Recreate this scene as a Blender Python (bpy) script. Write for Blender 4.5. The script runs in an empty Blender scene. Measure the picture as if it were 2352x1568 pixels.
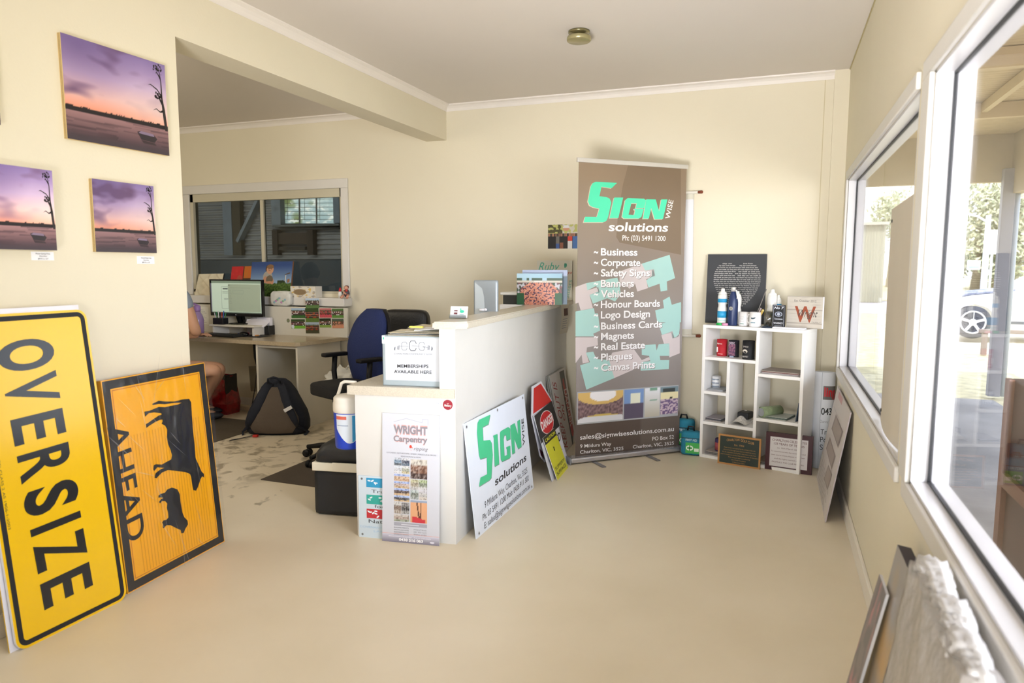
import bpy, bmesh, math, random
from mathutils import Vector, Matrix, noise
random.seed(7)
PI = math.pi
SC = bpy.context.scene
COL = SC.collection
# ---------------------------------------------------------------- camera
CF, YAW, PIT, ROL, CH, CX, CY = 1608.88, .3615, -.106, .0023, 1.376, 1176., 784.
_s, _c, _sp, _cp = math.sin(YAW), math.cos(YAW), math.sin(PIT), math.cos(PIT)
FW = Vector((-_s*_cp, _c*_cp, _sp)); _r = Vector((_c, _s, 0)); _u = _r.cross(FW)
R2 = math.cos(ROL)*_r + math.sin(ROL)*_u
U2 = -math.sin(ROL)*_r + math.cos(ROL)*_u
EYE = Vector((0, 0, CH))
def ray(x, y): return FW + R2*((x-CX)/CF) + U2*((CY-y)/CF)
def at(x, y, ax, v):
    d = ray(x, y); return EYE + d*((v-EYE[ax])/d[ax])
def F(x, y): return at(x, y, 2, 0.)
def Zp(x, y, z): return at(x, y, 2, z)
def Yp(x, y, v): return at(x, y, 1, v)
def Xp(x, y, v): return at(x, y, 0, v)
def onplane(x, y, o, n):
    d = ray(x, y); return EYE + d*((o-EYE).dot(n)/d.dot(n))
cam = bpy.data.cameras.new('camera'); camo = bpy.data.objects.new('camera', cam); COL.objects.link(camo)
camo.matrix_world = Matrix(((R2.x, U2.x, -FW.x, 0), (R2.y, U2.y, -FW.y, 0), (R2.z, U2.z, -FW.z, CH), (0, 0, 0, 1)))
cam.lens = CF/2352*36; cam.sensor_width = 36; cam.clip_start = .02; cam.clip_end = 400
cam.dof.use_dof = True; cam.dof.focus_distance = 4.6; cam.dof.aperture_fstop = 2.8
SC.camera = camo
XL, XR, YB, ZT = -2.657, .405, 5.457, 2.72
ZCOR, ZBEAM, YJ = 2.668, 2.434, 2.604
# ---------------------------------------------------------------- materials
def lin(c):
    if isinstance(c, str):
        c = c.lstrip('#'); c = tuple(int(c[i:i+2], 16)/255 for i in (0, 2, 4))
    return tuple(((v+.055)/1.055)**2.4 if v > .04045 else v/12.92 for v in c)
_M = {}
def mat(col, rough=.5, metal=0., bump=0., bscale=60., var=0., vscale=8., emis=0., spec=.5, trans=0.):
    key = (col, rough, metal, bump, bscale, var, vscale, emis, spec, trans)
    if key in _M: return _M[key]
    m = bpy.data.materials.new('surface'); m.use_nodes = True; nt = m.node_tree; N = nt.nodes; Lk = nt.links
    b = N['Principled BSDF']; c = lin(col)
    b.inputs['Base Color'].default_value = (*c, 1); b.inputs['Roughness'].default_value = rough
    b.inputs['Metallic'].default_value = metal; b.inputs['Specular IOR Level'].default_value = spec
    tc = N.new('ShaderNodeTexCoord')
    no = N.new('ShaderNodeTexNoise'); no.inputs['Scale'].default_value = vscale; no.inputs['Detail'].default_value = 5
    Lk.new(tc.outputs['Object'], no.inputs['Vector'])
    rp = N.new('ShaderNodeValToRGB'); v = max(var, .015)
    rp.color_ramp.elements[0].position = .3; rp.color_ramp.elements[1].position = .7
    rp.color_ramp.elements[0].color = (*[x*(1-v) for x in c], 1); rp.color_ramp.elements[1].color = (*[min(1, x*(1+v)) for x in c], 1)
    Lk.new(no.outputs['Fac'], rp.inputs['Fac']); Lk.new(rp.outputs['Color'], b.inputs['Base Color'])
    if bump:
        n2 = N.new('ShaderNodeTexNoise'); n2.inputs['Scale'].default_value = bscale; n2.inputs['Detail'].default_value = 3
        Lk.new(tc.outputs['Object'], n2.inputs['Vector'])
        bp = N.new('ShaderNodeBump'); bp.inputs['Strength'].default_value = bump; bp.inputs['Distance'].default_value = .01
        Lk.new(n2.outputs['Fac'], bp.inputs['Height']); Lk.new(bp.outputs['Normal'], b.inputs['Normal'])
    if emis:
        b.inputs['Emission Color'].default_value = (*c, 1); b.inputs['Emission Strength'].default_value = emis
    if trans:
        b.inputs['Transmission Weight'].default_value = trans
    _M[key] = m
    return m
def paintmat(rough=.4, spec=.4, emis=0.):
    key = ('paint', rough, spec, emis)
    if key in _M: return _M[key]
    m = bpy.data.materials.new('printed'); m.use_nodes = True; nt = m.node_tree
    b = nt.nodes['Principled BSDF']; a = nt.nodes.new('ShaderNodeAttribute'); a.attribute_name = 'Col'
    nt.links.new(a.outputs['Color'], b.inputs['Base Color'])
    b.inputs['Roughness'].default_value = rough; b.inputs['Specular IOR Level'].default_value = spec
    if emis:
        nt.links.new(a.outputs['Color'], b.inputs['Emission Color']); b.inputs['Emission Strength'].default_value = emis
    _M[key] = m
    return m
def glassmat(tint='ffffff', refl=.08, rough=0.):
    key = ('glass', tint, refl, rough)
    if key in _M: return _M[key]
    m = bpy.data.materials.new('clear_glass'); m.use_nodes = True; nt = m.node_tree; N = nt.nodes; N.clear()
    o = N.new('ShaderNodeOutputMaterial'); mx = N.new('ShaderNodeMixShader')
    t = N.new('ShaderNodeBsdfTransparent'); t.inputs[0].default_value = (*lin(tint), 1)
    g = N.new('ShaderNodeBsdfGlossy'); g.inputs['Roughness'].default_value = rough
    lw = N.new('ShaderNodeLayerWeight'); lw.inputs['Blend'].default_value = .5
    pw = N.new('ShaderNodeMath'); pw.operation = 'POWER'; pw.inputs[1].default_value = 5
    ml = N.new('ShaderNodeMath'); ml.operation = 'MULTIPLY_ADD'; ml.inputs[1].default_value = .45; ml.inputs[2].default_value = refl
    nt.links.new(lw.outputs['Facing'], pw.inputs[0]); nt.links.new(pw.outputs[0], ml.inputs[0]); nt.links.new(ml.outputs[0], mx.inputs[0])
    nt.links.new(t.outputs[0], mx.inputs[1]); nt.links.new(g.outputs[0], mx.inputs[2]); nt.links.new(mx.outputs[0], o.inputs[0])
    _M[key] = m
    return m
def filmmat(op=.12):      # thin cling plastic: mostly see-through, wrinkled glossy highlights
    m = bpy.data.materials.new('plastic_film'); m.use_nodes = True; nt = m.node_tree; N = nt.nodes; N.clear()
    o = N.new('ShaderNodeOutputMaterial'); mx = N.new('ShaderNodeMixShader')
    t = N.new('ShaderNodeBsdfTransparent'); t.inputs[0].default_value = (.97, .97, .97, 1)
    g = N.new('ShaderNodeBsdfGlossy'); g.inputs['Roughness'].default_value = .12
    d = N.new('ShaderNodeBsdfDiffuse'); d.inputs[0].default_value = (.9, .9, .92, 1)
    m2 = N.new('ShaderNodeMixShader'); m2.inputs[0].default_value = .22
    tc = N.new('ShaderNodeTexCoord'); mp = N.new('ShaderNodeMapping'); mp.inputs['Scale'].default_value = (7, 7, 2.4); mp.inputs['Rotation'].default_value = (0, .5, 0)
    no = N.new('ShaderNodeTexNoise'); no.noise_type = 'RIDGED_MULTIFRACTAL'; no.inputs['Scale'].default_value = 2.2; no.inputs['Detail'].default_value = 3
    bp = N.new('ShaderNodeBump'); bp.inputs['Strength'].default_value = .7; bp.inputs['Distance'].default_value = .02
    rp = N.new('ShaderNodeValToRGB'); rp.color_ramp.elements[0].position = .55; rp.color_ramp.elements[0].color = (op*.12,)*3+(1,)
    rp.color_ramp.elements[1].position = 1.; rp.color_ramp.elements[1].color = (op*2.6,)*3+(1,)
    k = nt.links.new
    k(tc.outputs['Object'], mp.inputs[0]); k(mp.outputs[0], no.inputs[0]); k(no.outputs[0], bp.inputs['Height']); k(no.outputs[0], rp.inputs[0])
    k(bp.outputs[0], g.inputs['Normal']); k(g.outputs[0], m2.inputs[1]); k(d.outputs[0], m2.inputs[2])
    k(rp.outputs[0], mx.inputs[0]); k(t.outputs[0], mx.inputs[1]); k(m2.outputs[0], mx.inputs[2]); k(mx.outputs[0], o.inputs[0])
    return m
# ---------------------------------------------------------------- objects
def tag(o, label=None, cat=None, group=None, kind=None):
    if label: o['label'] = label
    if cat: o['category'] = cat
    if group: o['group'] = group
    if kind: o['kind'] = kind
    return o
def thing(name, label, cat, loc=(0, 0, 0), rz=0., group=None):
    o = bpy.data.objects.new(name, None); COL.objects.link(o); o.location = loc; o.rotation_euler = (0, 0, rz)
    o.empty_display_size = .05
    return tag(o, label, cat, group)
def V3(*a): return Vector(a)
class MB:
    def __init__(s): s.bm = bmesh.new(); s.mats = []; s.sm = set()
    def mi(s, m):
        if m is None: return 0
        if m not in s.mats: s.mats.append(m)
        return s.mats.index(m)
    def face(s, pts, m=None, smooth=False):
        vs = [s.bm.verts.new(p) for p in pts]
        f = s.bm.faces.new(vs); f.material_index = s.mi(m); f.smooth = smooth
        return f
    def box(s, a, b, m=None, bev=0., rot=None, at_=None):
        i = s.mi(m); x0, y0, z0 = a; x1, y1, z1 = b
        vs = [s.bm.verts.new(p) for p in ((x0, y0, z0), (x1, y0, z0), (x1, y1, z0), (x0, y1, z0), (x0, y0, z1), (x1, y0, z1), (x1, y1, z1), (x0, y1, z1))]
        fs = [s.bm.faces.new([vs[k] for k in q]) for q in ((3, 2, 1, 0), (4, 5, 6, 7), (0, 1, 5, 4), (1, 2, 6, 5), (2, 3, 7, 6), (3, 0, 4, 7))]
        for f in fs: f.material_index = i
        if bev:
            es = list({e for f in fs for e in f.edges})
            r = bmesh.ops.bevel(s.bm, geom=es, offset=bev, segments=2, profile=.6, affect='EDGES', clamp_overlap=True)
            vs = list({v for f in r['faces'] for v in f.verts} | {v for v in vs if v.is_valid})
            for f in r['faces']: f.material_index = i; f.smooth = True
        if rot is not None:
            o = Vector(at_ or ((x0+x1)/2, (y0+y1)/2, (z0+z1)/2))
            for v in vs: v.co = rot @ (v.co-o) + o
        return vs
    def prism(s, poly, z0, z1, m=None):       # poly in XY
        i = s.mi(m); n = len(poly)
        a = [s.bm.verts.new((p[0], p[1], z0)) for p in poly]; b = [s.bm.verts.new((p[0], p[1], z1)) for p in poly]
        fs = [s.bm.faces.new(a[::-1]), s.bm.faces.new(b)] + [s.bm.faces.new((a[k], a[(k+1) % n], b[(k+1) % n], b[k])) for k in range(n)]
        for f in fs: f.material_index = i
        return a+b
    def lathe(s, prof, m=None, seg=24, o=(0, 0, 0), ax=None, smooth=True, sx=1., sy=1.):
        i = s.mi(m); rings = []
        q = Vector((0, 0, 1)).rotation_difference(Vector(ax)).to_matrix() if ax else Matrix.Identity(3)
        for r, z in prof:
            if r < 1e-5: rings.append([s.bm.verts.new(q @ Vector((0, 0, z)) + Vector(o))])
            else: rings.append([s.bm.verts.new(q @ Vector((r*sx*math.cos(2*PI*k/seg), r*sy*math.sin(2*PI*k/seg), z)) + Vector(o)) for k in range(seg)])
        for A, B in zip(rings, rings[1:]):
            for k in range(seg):
                k2 = (k+1) % seg
                if len(A) == 1 and len(B) == 1: continue
                if len(A) == 1: f = s.bm.faces.new((A[0], B[k2], B[k])) if False else s.bm.faces.new((A[0], B[k], B[k2]))
                elif len(B) == 1: f = s.bm.faces.new((A[k], A[k2], B[0]))
                else: f = s.bm.faces.new((A[k], A[k2], B[k2], B[k]))
                f.material_index = i; f.smooth = smooth
        for rg in (rings[0], rings[-1]):
            if len(rg) > 2:
                f = s.bm.faces.new(rg); f.material_index = i
    def tube(s, pts, r, m=None, seg=8, flat=None):
        i = s.mi(m); pts = [Vector(p) for p in pts]; rings = []; up = None
        rs = r if isinstance(r, (list, tuple)) else [r]*len(pts)
        for k, p in enumerate(pts):
            t = (pts[min(k+1, len(pts)-1)]-pts[max(k-1, 0)]).normalized()
            if up is None:
                up = t.orthogonal().normalized() if flat is None else Vector(flat)
            up = (up - t*up.dot(t)).normalized(); sd = t.cross(up)
            k2 = .25 if flat is not None else 1
            rings.append([s.bm.verts.new(p + rs[k]*(math.cos(2*PI*j/seg)*sd + k2*math.sin(2*PI*j/seg)*up)) for j in range(seg)])
        for A, B in zip(rings, rings[1:]):
            for j in range(seg):
                f = s.bm.faces.new((A[j], A[(j+1) % seg], B[(j+1) % seg], B[j])); f.material_index = i; f.smooth = True
        for rg in (rings[0][::-1], rings[-1]):
            f = s.bm.faces.new(rg); f.material_index = i
    def ball(s, c, r, m=None, sc=(1, 1, 1), sub=2, amp=0., fq=4.):
        i = s.mi(m); r0 = bmesh.ops.create_icosphere(s.bm, subdivisions=sub, radius=1)
        for v in r0['verts']:
            d = 1 + (amp*noise.noise(v.co*fq+Vector(c)) if amp else 0)
            v.co = Vector((v.co.x*sc[0], v.co.y*sc[1], v.co.z*sc[2]))*r*d + Vector(c)
        for f in {f for v in r0['verts'] for f in v.link_faces}: f.material_index = i; f.smooth = True
    def bar(s, a, b, w, h, m=None):       # rectangular bar from a to b
        a, b = Vector(a), Vector(b); t = (b-a).normalized()
        up = Vector((0, 0, 1)) if abs(t.z) < .95 else Vector((0, 1, 0))
        sd = t.cross(up).normalized(); up = sd.cross(t); i = s.mi(m); vs = []
        for p in (a, b):
            for sx, sy in ((-1, -1), (1, -1), (1, 1), (-1, 1)): vs.append(s.bm.verts.new(p+sd*sx*w/2+up*sy*h/2))
        for q in ((3, 2, 1, 0), (4, 5, 6, 7), (0, 1, 5, 4), (1, 2, 6, 5), (2, 3, 7, 6), (3, 0, 4, 7)):
            f = s.bm.faces.new([vs[k] for k in q]); f.material_index = i
    def build(s, name, m=None, parent=None, mw=None, keepn=False):
        me = bpy.data.meshes.new(name)
        if not keepn: bmesh.ops.recalc_face_normals(s.bm, faces=s.bm.faces[:])
        s.bm.to_mesh(me); s.bm.free()
        if not s.mats: s.mats = [m]
        for x in s.mats: me.materials.append(x)
        o = bpy.data.objects.new(name, me); COL.objects.link(o)
        if parent: o.parent = parent
        if mw is not None: o.matrix_world = mw
        return o
# ---------------------------------------------------------------- lettering
_T = {}
def glyphs(body, bold=0.):
    k = (body, bold)
    if k in _T: return _T[k]
    cu = bpy.data.curves.new('t', 'FONT'); cu.body = body; cu.size = 1; cu.offset = bold; cu.resolution_u = 6
    ob = bpy.data.objects.new('t', cu); COL.objects.link(ob)
    dg = bpy.context.evaluated_depsgraph_get(); ev = ob.evaluated_get(dg); me = ev.to_mesh()
    vs = [(v.co.x, v.co.y) for v in me.vertices]; fs = [tuple(p.vertices) for p in me.polygons]
    ev.to_mesh_clear(); bpy.data.objects.remove(ob); bpy.data.curves.remove(cu)
    _T[k] = (vs, fs)
    return _T[k]
_cap = [None]
def cap():
    if _cap[0] is None: _cap[0] = max(y for x, y in glyphs('H')[0])
    return _cap[0]
class Pn(MB):
    """flat printed panel: local x right, z up, front towards -y; u,v in metres from bottom left"""
    def __init__(s, bl, br, tl, t=.004, face='ffffff', edge=None, rough=.4, body=True, bev=0., round_=0., frame=None):
        super().__init__()
        bl, br, tl = Vector(bl), Vector(br), Vector(tl)
        s.ex = (br-bl).normalized(); s.w = (br-bl).length
        e = tl-bl; e = e - s.ex*e.dot(s.ex); s.h = e.length; s.ez = e.normalized(); s.ey = s.ez.cross(s.ex)
        s.o = bl; s.t = t
        if body:
            fm = mat(face, rough); em = mat(edge, .5) if edge else fm
            if round_:
                pts = []
                for cx, cz, a0 in ((s.w-round_, round_, -90), (s.w-round_, s.h-round_, 0), (round_, s.h-round_, 90), (round_, round_, 180)):
                    for k in range(7):
                        a = math.radians(a0+15*k); pts.append((cx+round_*math.cos(a), cz+round_*math.sin(a)))
                A = [s.bm.verts.new((p[0], 0, p[1])) for p in pts]; B = [s.bm.verts.new((p[0], t, p[1])) for p in pts]; n = len(pts)
                f = s.bm.faces.new(A); f.material_index = s.mi(fm); f = s.bm.faces.new(B[::-1]); f.material_index = s.mi(em)
                for k in range(n):
                    f = s.bm.faces.new((A[(k+1) % n], A[k], B[k], B[(k+1) % n])); f.material_index = s.mi(em)
            else:
                s.box((0, 0, 0), (s.w, t, s.h), fm, bev)
                if edge:
                    i = s.mi(em)
                    for f in s.bm.faces:
                        if abs(f.normal.y) < .5 or f.calc_center_median().y > t*.9: f.material_index = i
                    s.bm.normal_update()
                    for f in s.bm.faces: f.material_index = s.mi(fm) if f.calc_center_median().y < t*.1 else i
        s.k = 0
    def uv(s, px, py):
        p = onplane(px, py, s.o, s.ey)-s.o; return (p.dot(s.ex), p.dot(s.ez))
    def poly(s, pts, col, lift=.001, m=None):
        i = s.mi(m or mat(col, .45)); vs = [s.bm.verts.new((p[0], -lift, p[1])) for p in pts]
        f = s.bm.faces.new(vs); f.material_index = i
        if len(vs) > 4:
            f.normal_update(); r = bmesh.ops.triangulate(s.bm, faces=[f], ngon_method='EAR_CLIP')
            for g in r['faces']: g.material_index = i
    def ppoly(s, pts, col, lift=.001, m=None): s.poly([s.uv(*p) for p in pts], col, lift, m)
    def rect(s, u0, v0, u1, v1, col, lift=.001, m=None): s.poly([(u0, v0), (u1, v0), (u1, v1), (u0, v1)], col, lift, m)
    def frac(s, a, b, c, d, col, lift=.001): s.rect(a*s.w, b*s.h, c*s.w, d*s.h, col, lift)
    def ell(s, u, v, ru, rv, col, lift=.001, n=24, rot=0.):
        c, q = math.cos(rot), math.sin(rot)
        s.poly([(u+ru*math.cos(2*PI*k/n)*c-rv*math.sin(2*PI*k/n)*q, v+ru*math.cos(2*PI*k/n)*q+rv*math.sin(2*PI*k/n)*c) for k in range(n)], col, lift)
    def ring(s, u0, v0, u1, v1, w, col, lift=.001, r=0.):
        """border: rectangle outline (rounded if r)"""
        def path(d):
            if not r: return [(u0+d, v0+d), (u1-d, v0+d), (u1-d, v1-d), (u0+d, v1-d)]
            o = []; q = max(r-d, .001)
            for cx, cz, a0 in ((u1-r, v0+r, -90), (u1-r, v1-r, 0), (u0+r, v1-r, 90), (u0+r, v0+r, 180)):
                for k in range(7):
                    a = math.radians(a0+15*k); o.append((cx+q*math.cos(a), cz+q*math.sin(a)))
            return o
        A, B = path(0), path(w); i = s.mi(mat(col, .45)); n = len(A)
        a = [s.bm.verts.new((p[0], -lift, p[1])) for p in A]; b = [s.bm.verts.new((p[0], -lift, p[1])) for p in B]
        for k in range(n):
            f = s.bm.faces.new((a[k], a[(k+1) % n], b[(k+1) % n], b[k])); f.material_index = i
    def text(s, body, bl, br, tl, col, lift=.0015, bold=0., px=False, m=None):
        """fit lettering: baseline bl->br, cap height to tl"""
        if px: bl, br, tl = s.uv(*bl), s.uv(*br), s.uv(*tl)
        vs, fs = glyphs(body, bold)
        if not vs: return
        x0 = min(v[0] for v in vs); x1 = max(v[0] for v in vs); c = cap()
        i = s.mi(m or mat(col, .45)); nv = []
        for x, y in vs:
            a = (x-x0)/(x1-x0); b = y/c
            nv.append(s.bm.verts.new((bl[0]+a*(br[0]-bl[0])+b*(tl[0]-bl[0]), -lift, bl[1]+a*(br[1]-bl[1])+b*(tl[1]-bl[1]))))
        for f in fs:
            try:
                g = s.bm.faces.new([nv[k] for k in f]); g.material_index = i
            except ValueError: pass
    def line(s, body, u0, u1, v, h, col, lift=.0015, bold=0., shear=0.): s.text(body, (u0, v), (u1, v), (u0+shear*h, v+h), col, lift, bold)
    def ctext(s, body, uc, v, h, col, lift=.0015, bold=0., xs=1., wmax=None):
        vs, fs = glyphs(body, bold); w = (max(q[0] for q in vs)-min(q[0] for q in vs))*h/cap()*xs
        if wmax and w > wmax: w = wmax
        s.line(body, uc-w/2, uc+w/2, v, h, col, lift, bold)
    def paint(s, u0, v0, u1, v1, nx, ny, fn, lift=.0008, rough=.4, emis=0., edge=False):
        lay = s.bm.loops.layers.float_color.get('Col') or s.bm.loops.layers.float_color.new('Col')
        i = s.mi(paintmat(rough, .4, emis)); g = []
        cc = []
        for b in range(ny+1):
            row = []; cr = []
            for a in range(nx+1):
                x, y = a/nx, b/ny; row.append(s.bm.verts.new((u0+(u1-u0)*x, -lift, v0+(v1-v0)*y)))
                c = fn(x, y); cr.append((*lin([min(1, max(0, q/255)) for q in c]), 1))
            g.append(row); cc.append(cr)
        for b in range(ny):
            for a in range(nx):
                f = s.bm.faces.new((g[b][a], g[b][a+1], g[b+1][a+1], g[b+1][a])); f.material_index = i
                for lp, (p, q) in zip(f.loops, ((b, a), (b, a+1), (b+1, a+1), (b+1, a))): lp[lay] = cc[p][q]
    def put(s, name, label=None, cat=None, group=None, parent=None, world=False):
        X, Y, Z, O = s.ex, s.ey, s.ez, s.o
        mw = Matrix(((X.x, Y.x, Z.x, O.x), (X.y, Y.y, Z.y, O.y), (X.z, Y.z, Z.z, O.z), (0, 0, 0, 1)))
        o = s.build(name, None, None, None, keepn=True)
        if parent:
            o.parent = parent; o.matrix_basis = (Matrix.Translation(-parent.location) @ mw) if world else mw
        else: o.matrix_world = mw
        return tag(o, label, cat, group)
def mix(a, b, t):
    t = min(1, max(0, t)); return tuple(a[i]+(b[i]-a[i])*t for i in range(3))
def nz(x, y, z=0.): return noise.noise(Vector((x, y, z)))
def crowd(seed, sky=(190, 205, 225), grass=(90, 130, 60), top=.75, bot=.18, cols=12, rows=3, kit=((30, 30, 60), (230, 230, 235), (60, 30, 40)), dark=None):
    R = random.Random(seed); T = {}
    def fn(x, y):
        if y > top + .05*nz(x*9, seed, 3): base = mix(dark or (60, 75, 50), sky, (y-top)*9+nz(x*14, seed*2)*.8)
        elif y < bot: base = mix(grass, tuple(c*1.15 for c in grass), nz(x*20, y*20, seed)+.5); 
        else:
            q = (y-bot)/(top-bot)*rows; r = int(q); fx = x*cols+(r % 2)*.5; c = int(fx); k = T.setdefault((r, c), (R.choice(kit), (190+R.randint(-40, 30), 140+R.randint(-30, 25), 115+R.randint(-25, 20)), R.random()))
            dx = fx-c-.5; dy = q-r
            if dy > .62 and abs(dx) < .26: base = k[1] if dy < .88 else (70, 45, 30)
            elif abs(dx) < .42 and dy > .08: base = k[0]
            else: base = (55, 55, 50)
        return base
    return fn
def sunset(dark=0., seed=1):
    def fn(x, y):
        w = .33+.012*nz(x*14, seed)+.01*abs(nz(x*40, seed, 2))
        if y > w:
            t = (y-.33)/.67
            c = mix((242, 160, 132), (232, 188, 186), t/.22) if t < .22 else mix((232, 188, 186), (196, 170, 208), (t-.22)/.3) if t < .52 else mix((196, 170, 208), (140, 120, 175), (t-.52)/.48)
            cl = nz(x*2.2+1, y*5.5, seed*3+.4)+.5*nz(x*6, y*14, seed)
            c = mix(c, (112, 84, 118), (cl-.0)*2.6*(1.2-x)*(t+.15)) 
            c = mix(c, (255, 240, 232), max(0, x-.35)*.8*max(0, 1-abs(t-.2)*1.8))
            c = mix(c, (95, 75, 125), max(0, .6-math.hypot(x-.15, (y-.92)*1.2))*.9)
        elif y > .285: c = (38, 32, 36)
        else:
            t = y/.285; c = mix((66, 50, 58), (160, 122, 124), t); c = mix(c, (60, 45, 52), .35+.6*nz(x*3, y*50, seed)) if nz(x*2, y*40, 5) > .1 else c
            c = mix((70, 62, 70), c, y*9)
        return tuple(q*(1-dark) for q in c)
    return fn
def gum(P, u, v, sc, tall=1.):
    """gum tree and dinghy of the sunset prints; u,v = lower corner units, sc = size"""
    k = '2a2426'
    def T(pts): P.poly([(u+a*sc, v+b*sc*tall) for a, b in pts], k, .0016)
    T([(.965, .27), (.995, .27), (.975, .5), (.955, .62), (.95, .8), (.93, .95), (.925, .95), (.94, .8), (.938, .62), (.945, .5)])
    T([(.945, .62), (.9, .7), (.83, .74), (.80, .735), (.83, .75), (.9, .715), (.95, .65)])
    T([(.955, .47), (.92, .46), (.88, .49), (.84, .47), (.88, .5), (.92, .475), (.955, .5)])
    T([(.95, .58), (.92, .63), (.91, .62), (.94, .55)]); T([(.94, .82), (.9, .9), (.89, .98), (.905, .9), (.945, .85)])
    R = random.Random(3)
    for q in range(46):
        a, b = (.91, .95) if q < 26 else (.905, .64)
        x = a+R.gauss(0, .022); y = b+R.gauss(0, .028); r = R.uniform(.004, .012)
        if x > .985 or y > .985: continue
        P.poly([(u+(x-r)*sc, v+y*sc*tall), (u+x*sc, v+(y-r*1.5)*sc*tall), (u+(x+r)*sc, v+y*sc*tall), (u+x*sc, v+(y+r)*sc*tall)], k, .0017)
    P.poly([(u+a*sc, v+b*sc*tall) for a, b in ((.66, .2), (.70, .125), (.84, .115), (.87, .16), (.83, .205), (.70, .215))], '2e262c', .0017)
    P.poly([(u+a*sc, v+b*sc*tall) for a, b in ((.67, .19), (.71, .185), (.84, .178), (.83, .205), (.70, .215))], '85748c', .0019)
    P.poly([(u+a*sc, v+b*sc*tall) for a, b in ((.70, .12), (.84, .11), (.86, .085), (.72, .09))], '3a2c32', .0016)
# ================================================================ room shell
CREAM = 'e4dcc6'; WHITE = 'dcd9d4'
m_wall = mat(CREAM, .75, bump=.06, bscale=90, var=.02, vscale=1.3)
m_white = mat(WHITE, .45, var=.015)
m_ceil = mat('ddd6cf', .85, var=.012, vscale=1.)
m_cor = mat('ece6e0', .5)
m_alu = mat('e9e8ea', .3)
m_gask = mat('15161a', .5)
def floormat():
    m = bpy.data.materials.new('vinyl_floor'); m.use_nodes = True; nt = m.node_tree; N = nt.nodes; k = nt.links.new
    b = N['Principled BSDF']; b.inputs['Roughness'].default_value = .38; b.inputs['Specular IOR Level'].default_value = .45
    tc = N.new('ShaderNodeTexCoord')
    def nse(sc, det=6, dist=0.):
        n = N.new('ShaderNodeTexNoise'); n.inputs['Scale'].default_value = sc; n.inputs['Detail'].default_value = det; n.inputs['Distortion'].default_value = dist
        k(tc.outputs['Object'], n.inputs['Vector']); return n
    def ramp(src, a, b_, ca, cb):
        r = N.new('ShaderNodeValToRGB'); r.color_ramp.elements[0].position = a; r.color_ramp.elements[1].position = b_
        r.color_ramp.elements[0].color = (*ca, 1); r.color_ramp.elements[1].color = (*cb, 1); k(src, r.inputs[0]); return r
    base = ramp(nse(1.6, 5).outputs[0], .3, .75, lin('dccfb6'), lin('e7dbc5'))
    # worn, scuffed patch in front of the desk
    mp = N.new('ShaderNodeMapping'); mp.inputs['Location'].default_value = (3.75, -4.2, 0); mp.inputs['Scale'].default_value = (1, 1, 1)
    k(tc.outputs['Object'], mp.inputs[0])
    gr = N.new('ShaderNodeTexGradient'); gr.gradient_type = 'SPHERICAL'
    m2 = N.new('ShaderNodeMapping'); m2.inputs['Scale'].default_value = (.85, .95, 1); k(mp.outputs[0], m2.inputs[0]); k(m2.outputs[0], gr.inputs[0])
    wn = ramp(nse(5.5, 9, 1.2).outputs[0], .5, .62, (0, 0, 0), (1, 1, 1))
    gp = ramp(gr.outputs[0], .05, .3, (0, 0, 0), (1, 1, 1))
    mu = N.new('ShaderNodeMath'); mu.operation = 'MULTIPLY'; k(wn.outputs[0], mu.inputs[0]); k(gp.outputs[0], mu.inputs[1])
    # a few small dark spots nearer the opening
    mp3 = N.new('ShaderNodeMapping'); mp3.inputs['Location'].default_value = (3.05, -3.2, 0); k(tc.outputs['Object'], mp3.inputs[0])
    g3 = N.new('ShaderNodeTexGradient'); g3.gradient_type = 'SPHERICAL'; m4 = N.new('ShaderNodeMapping'); m4.inputs['Scale'].default_value = (1.9, 2.6, 1); k(mp3.outputs[0], m4.inputs[0]); k(m4.outputs[0], g3.inputs[0])
    w3 = ramp(nse(7, 9, .5).outputs[0], .6, .66, (0, 0, 0), (1, 1, 1)); g4 = ramp(g3.outputs[0], .05, .3, (0, 0, 0), (1, 1, 1))
    m5 = N.new('ShaderNodeMath'); m5.operation = 'MULTIPLY'; k(w3.outputs[0], m5.inputs[0]); k(g4.outputs[0], m5.inputs[1])
    mx0 = N.new('ShaderNodeMath'); mx0.operation = 'MAXIMUM'; k(mu.outputs[0], mx0.inputs[0]); k(m5.outputs[0], mx0.inputs[1])
    sc = N.new('ShaderNodeMath'); sc.operation = 'MULTIPLY'; sc.inputs[1].default_value = .62; k(mx0.outputs[0], sc.inputs[0])
    mx = N.new('ShaderNodeMix'); mx.data_type = 'RGBA'; k(sc.outputs[0], mx.inputs[0]); k(base.outputs[0], mx.inputs[6]); mx.inputs[7].default_value = (*lin('6e6146'), 1)
    k(mx.outputs[2], b.inputs['Base Color'])
    n9 = nse(14, 4); bp = N.new('ShaderNodeBump'); bp.inputs['Strength'].default_value = .05; bp.inputs['Distance'].default_value = .01; k(n9.outputs[0], bp.inputs['Height']); k(bp.outputs[0], b.inputs['Normal'])
    return m
def struct(name, b, m=None, parent=None, top=True):
    o = b.build(name, m, parent)
    if top and not parent: o['kind'] = 'structure'
    return o
XI = -6.3           # left wall of the inner office
YF = -1.6           # front wall behind the viewpoint
b = MB(); b.box((XI-.1, YF-.1, -.06), (XR+.1, YB+.1, 0)); struct('floor', b, floormat())
b = MB(); b.box((XI-.1, YF-.1, ZT), (XR+.1, YB+.1, ZT+.08)); struct('ceiling', b, m_ceil)
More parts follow.
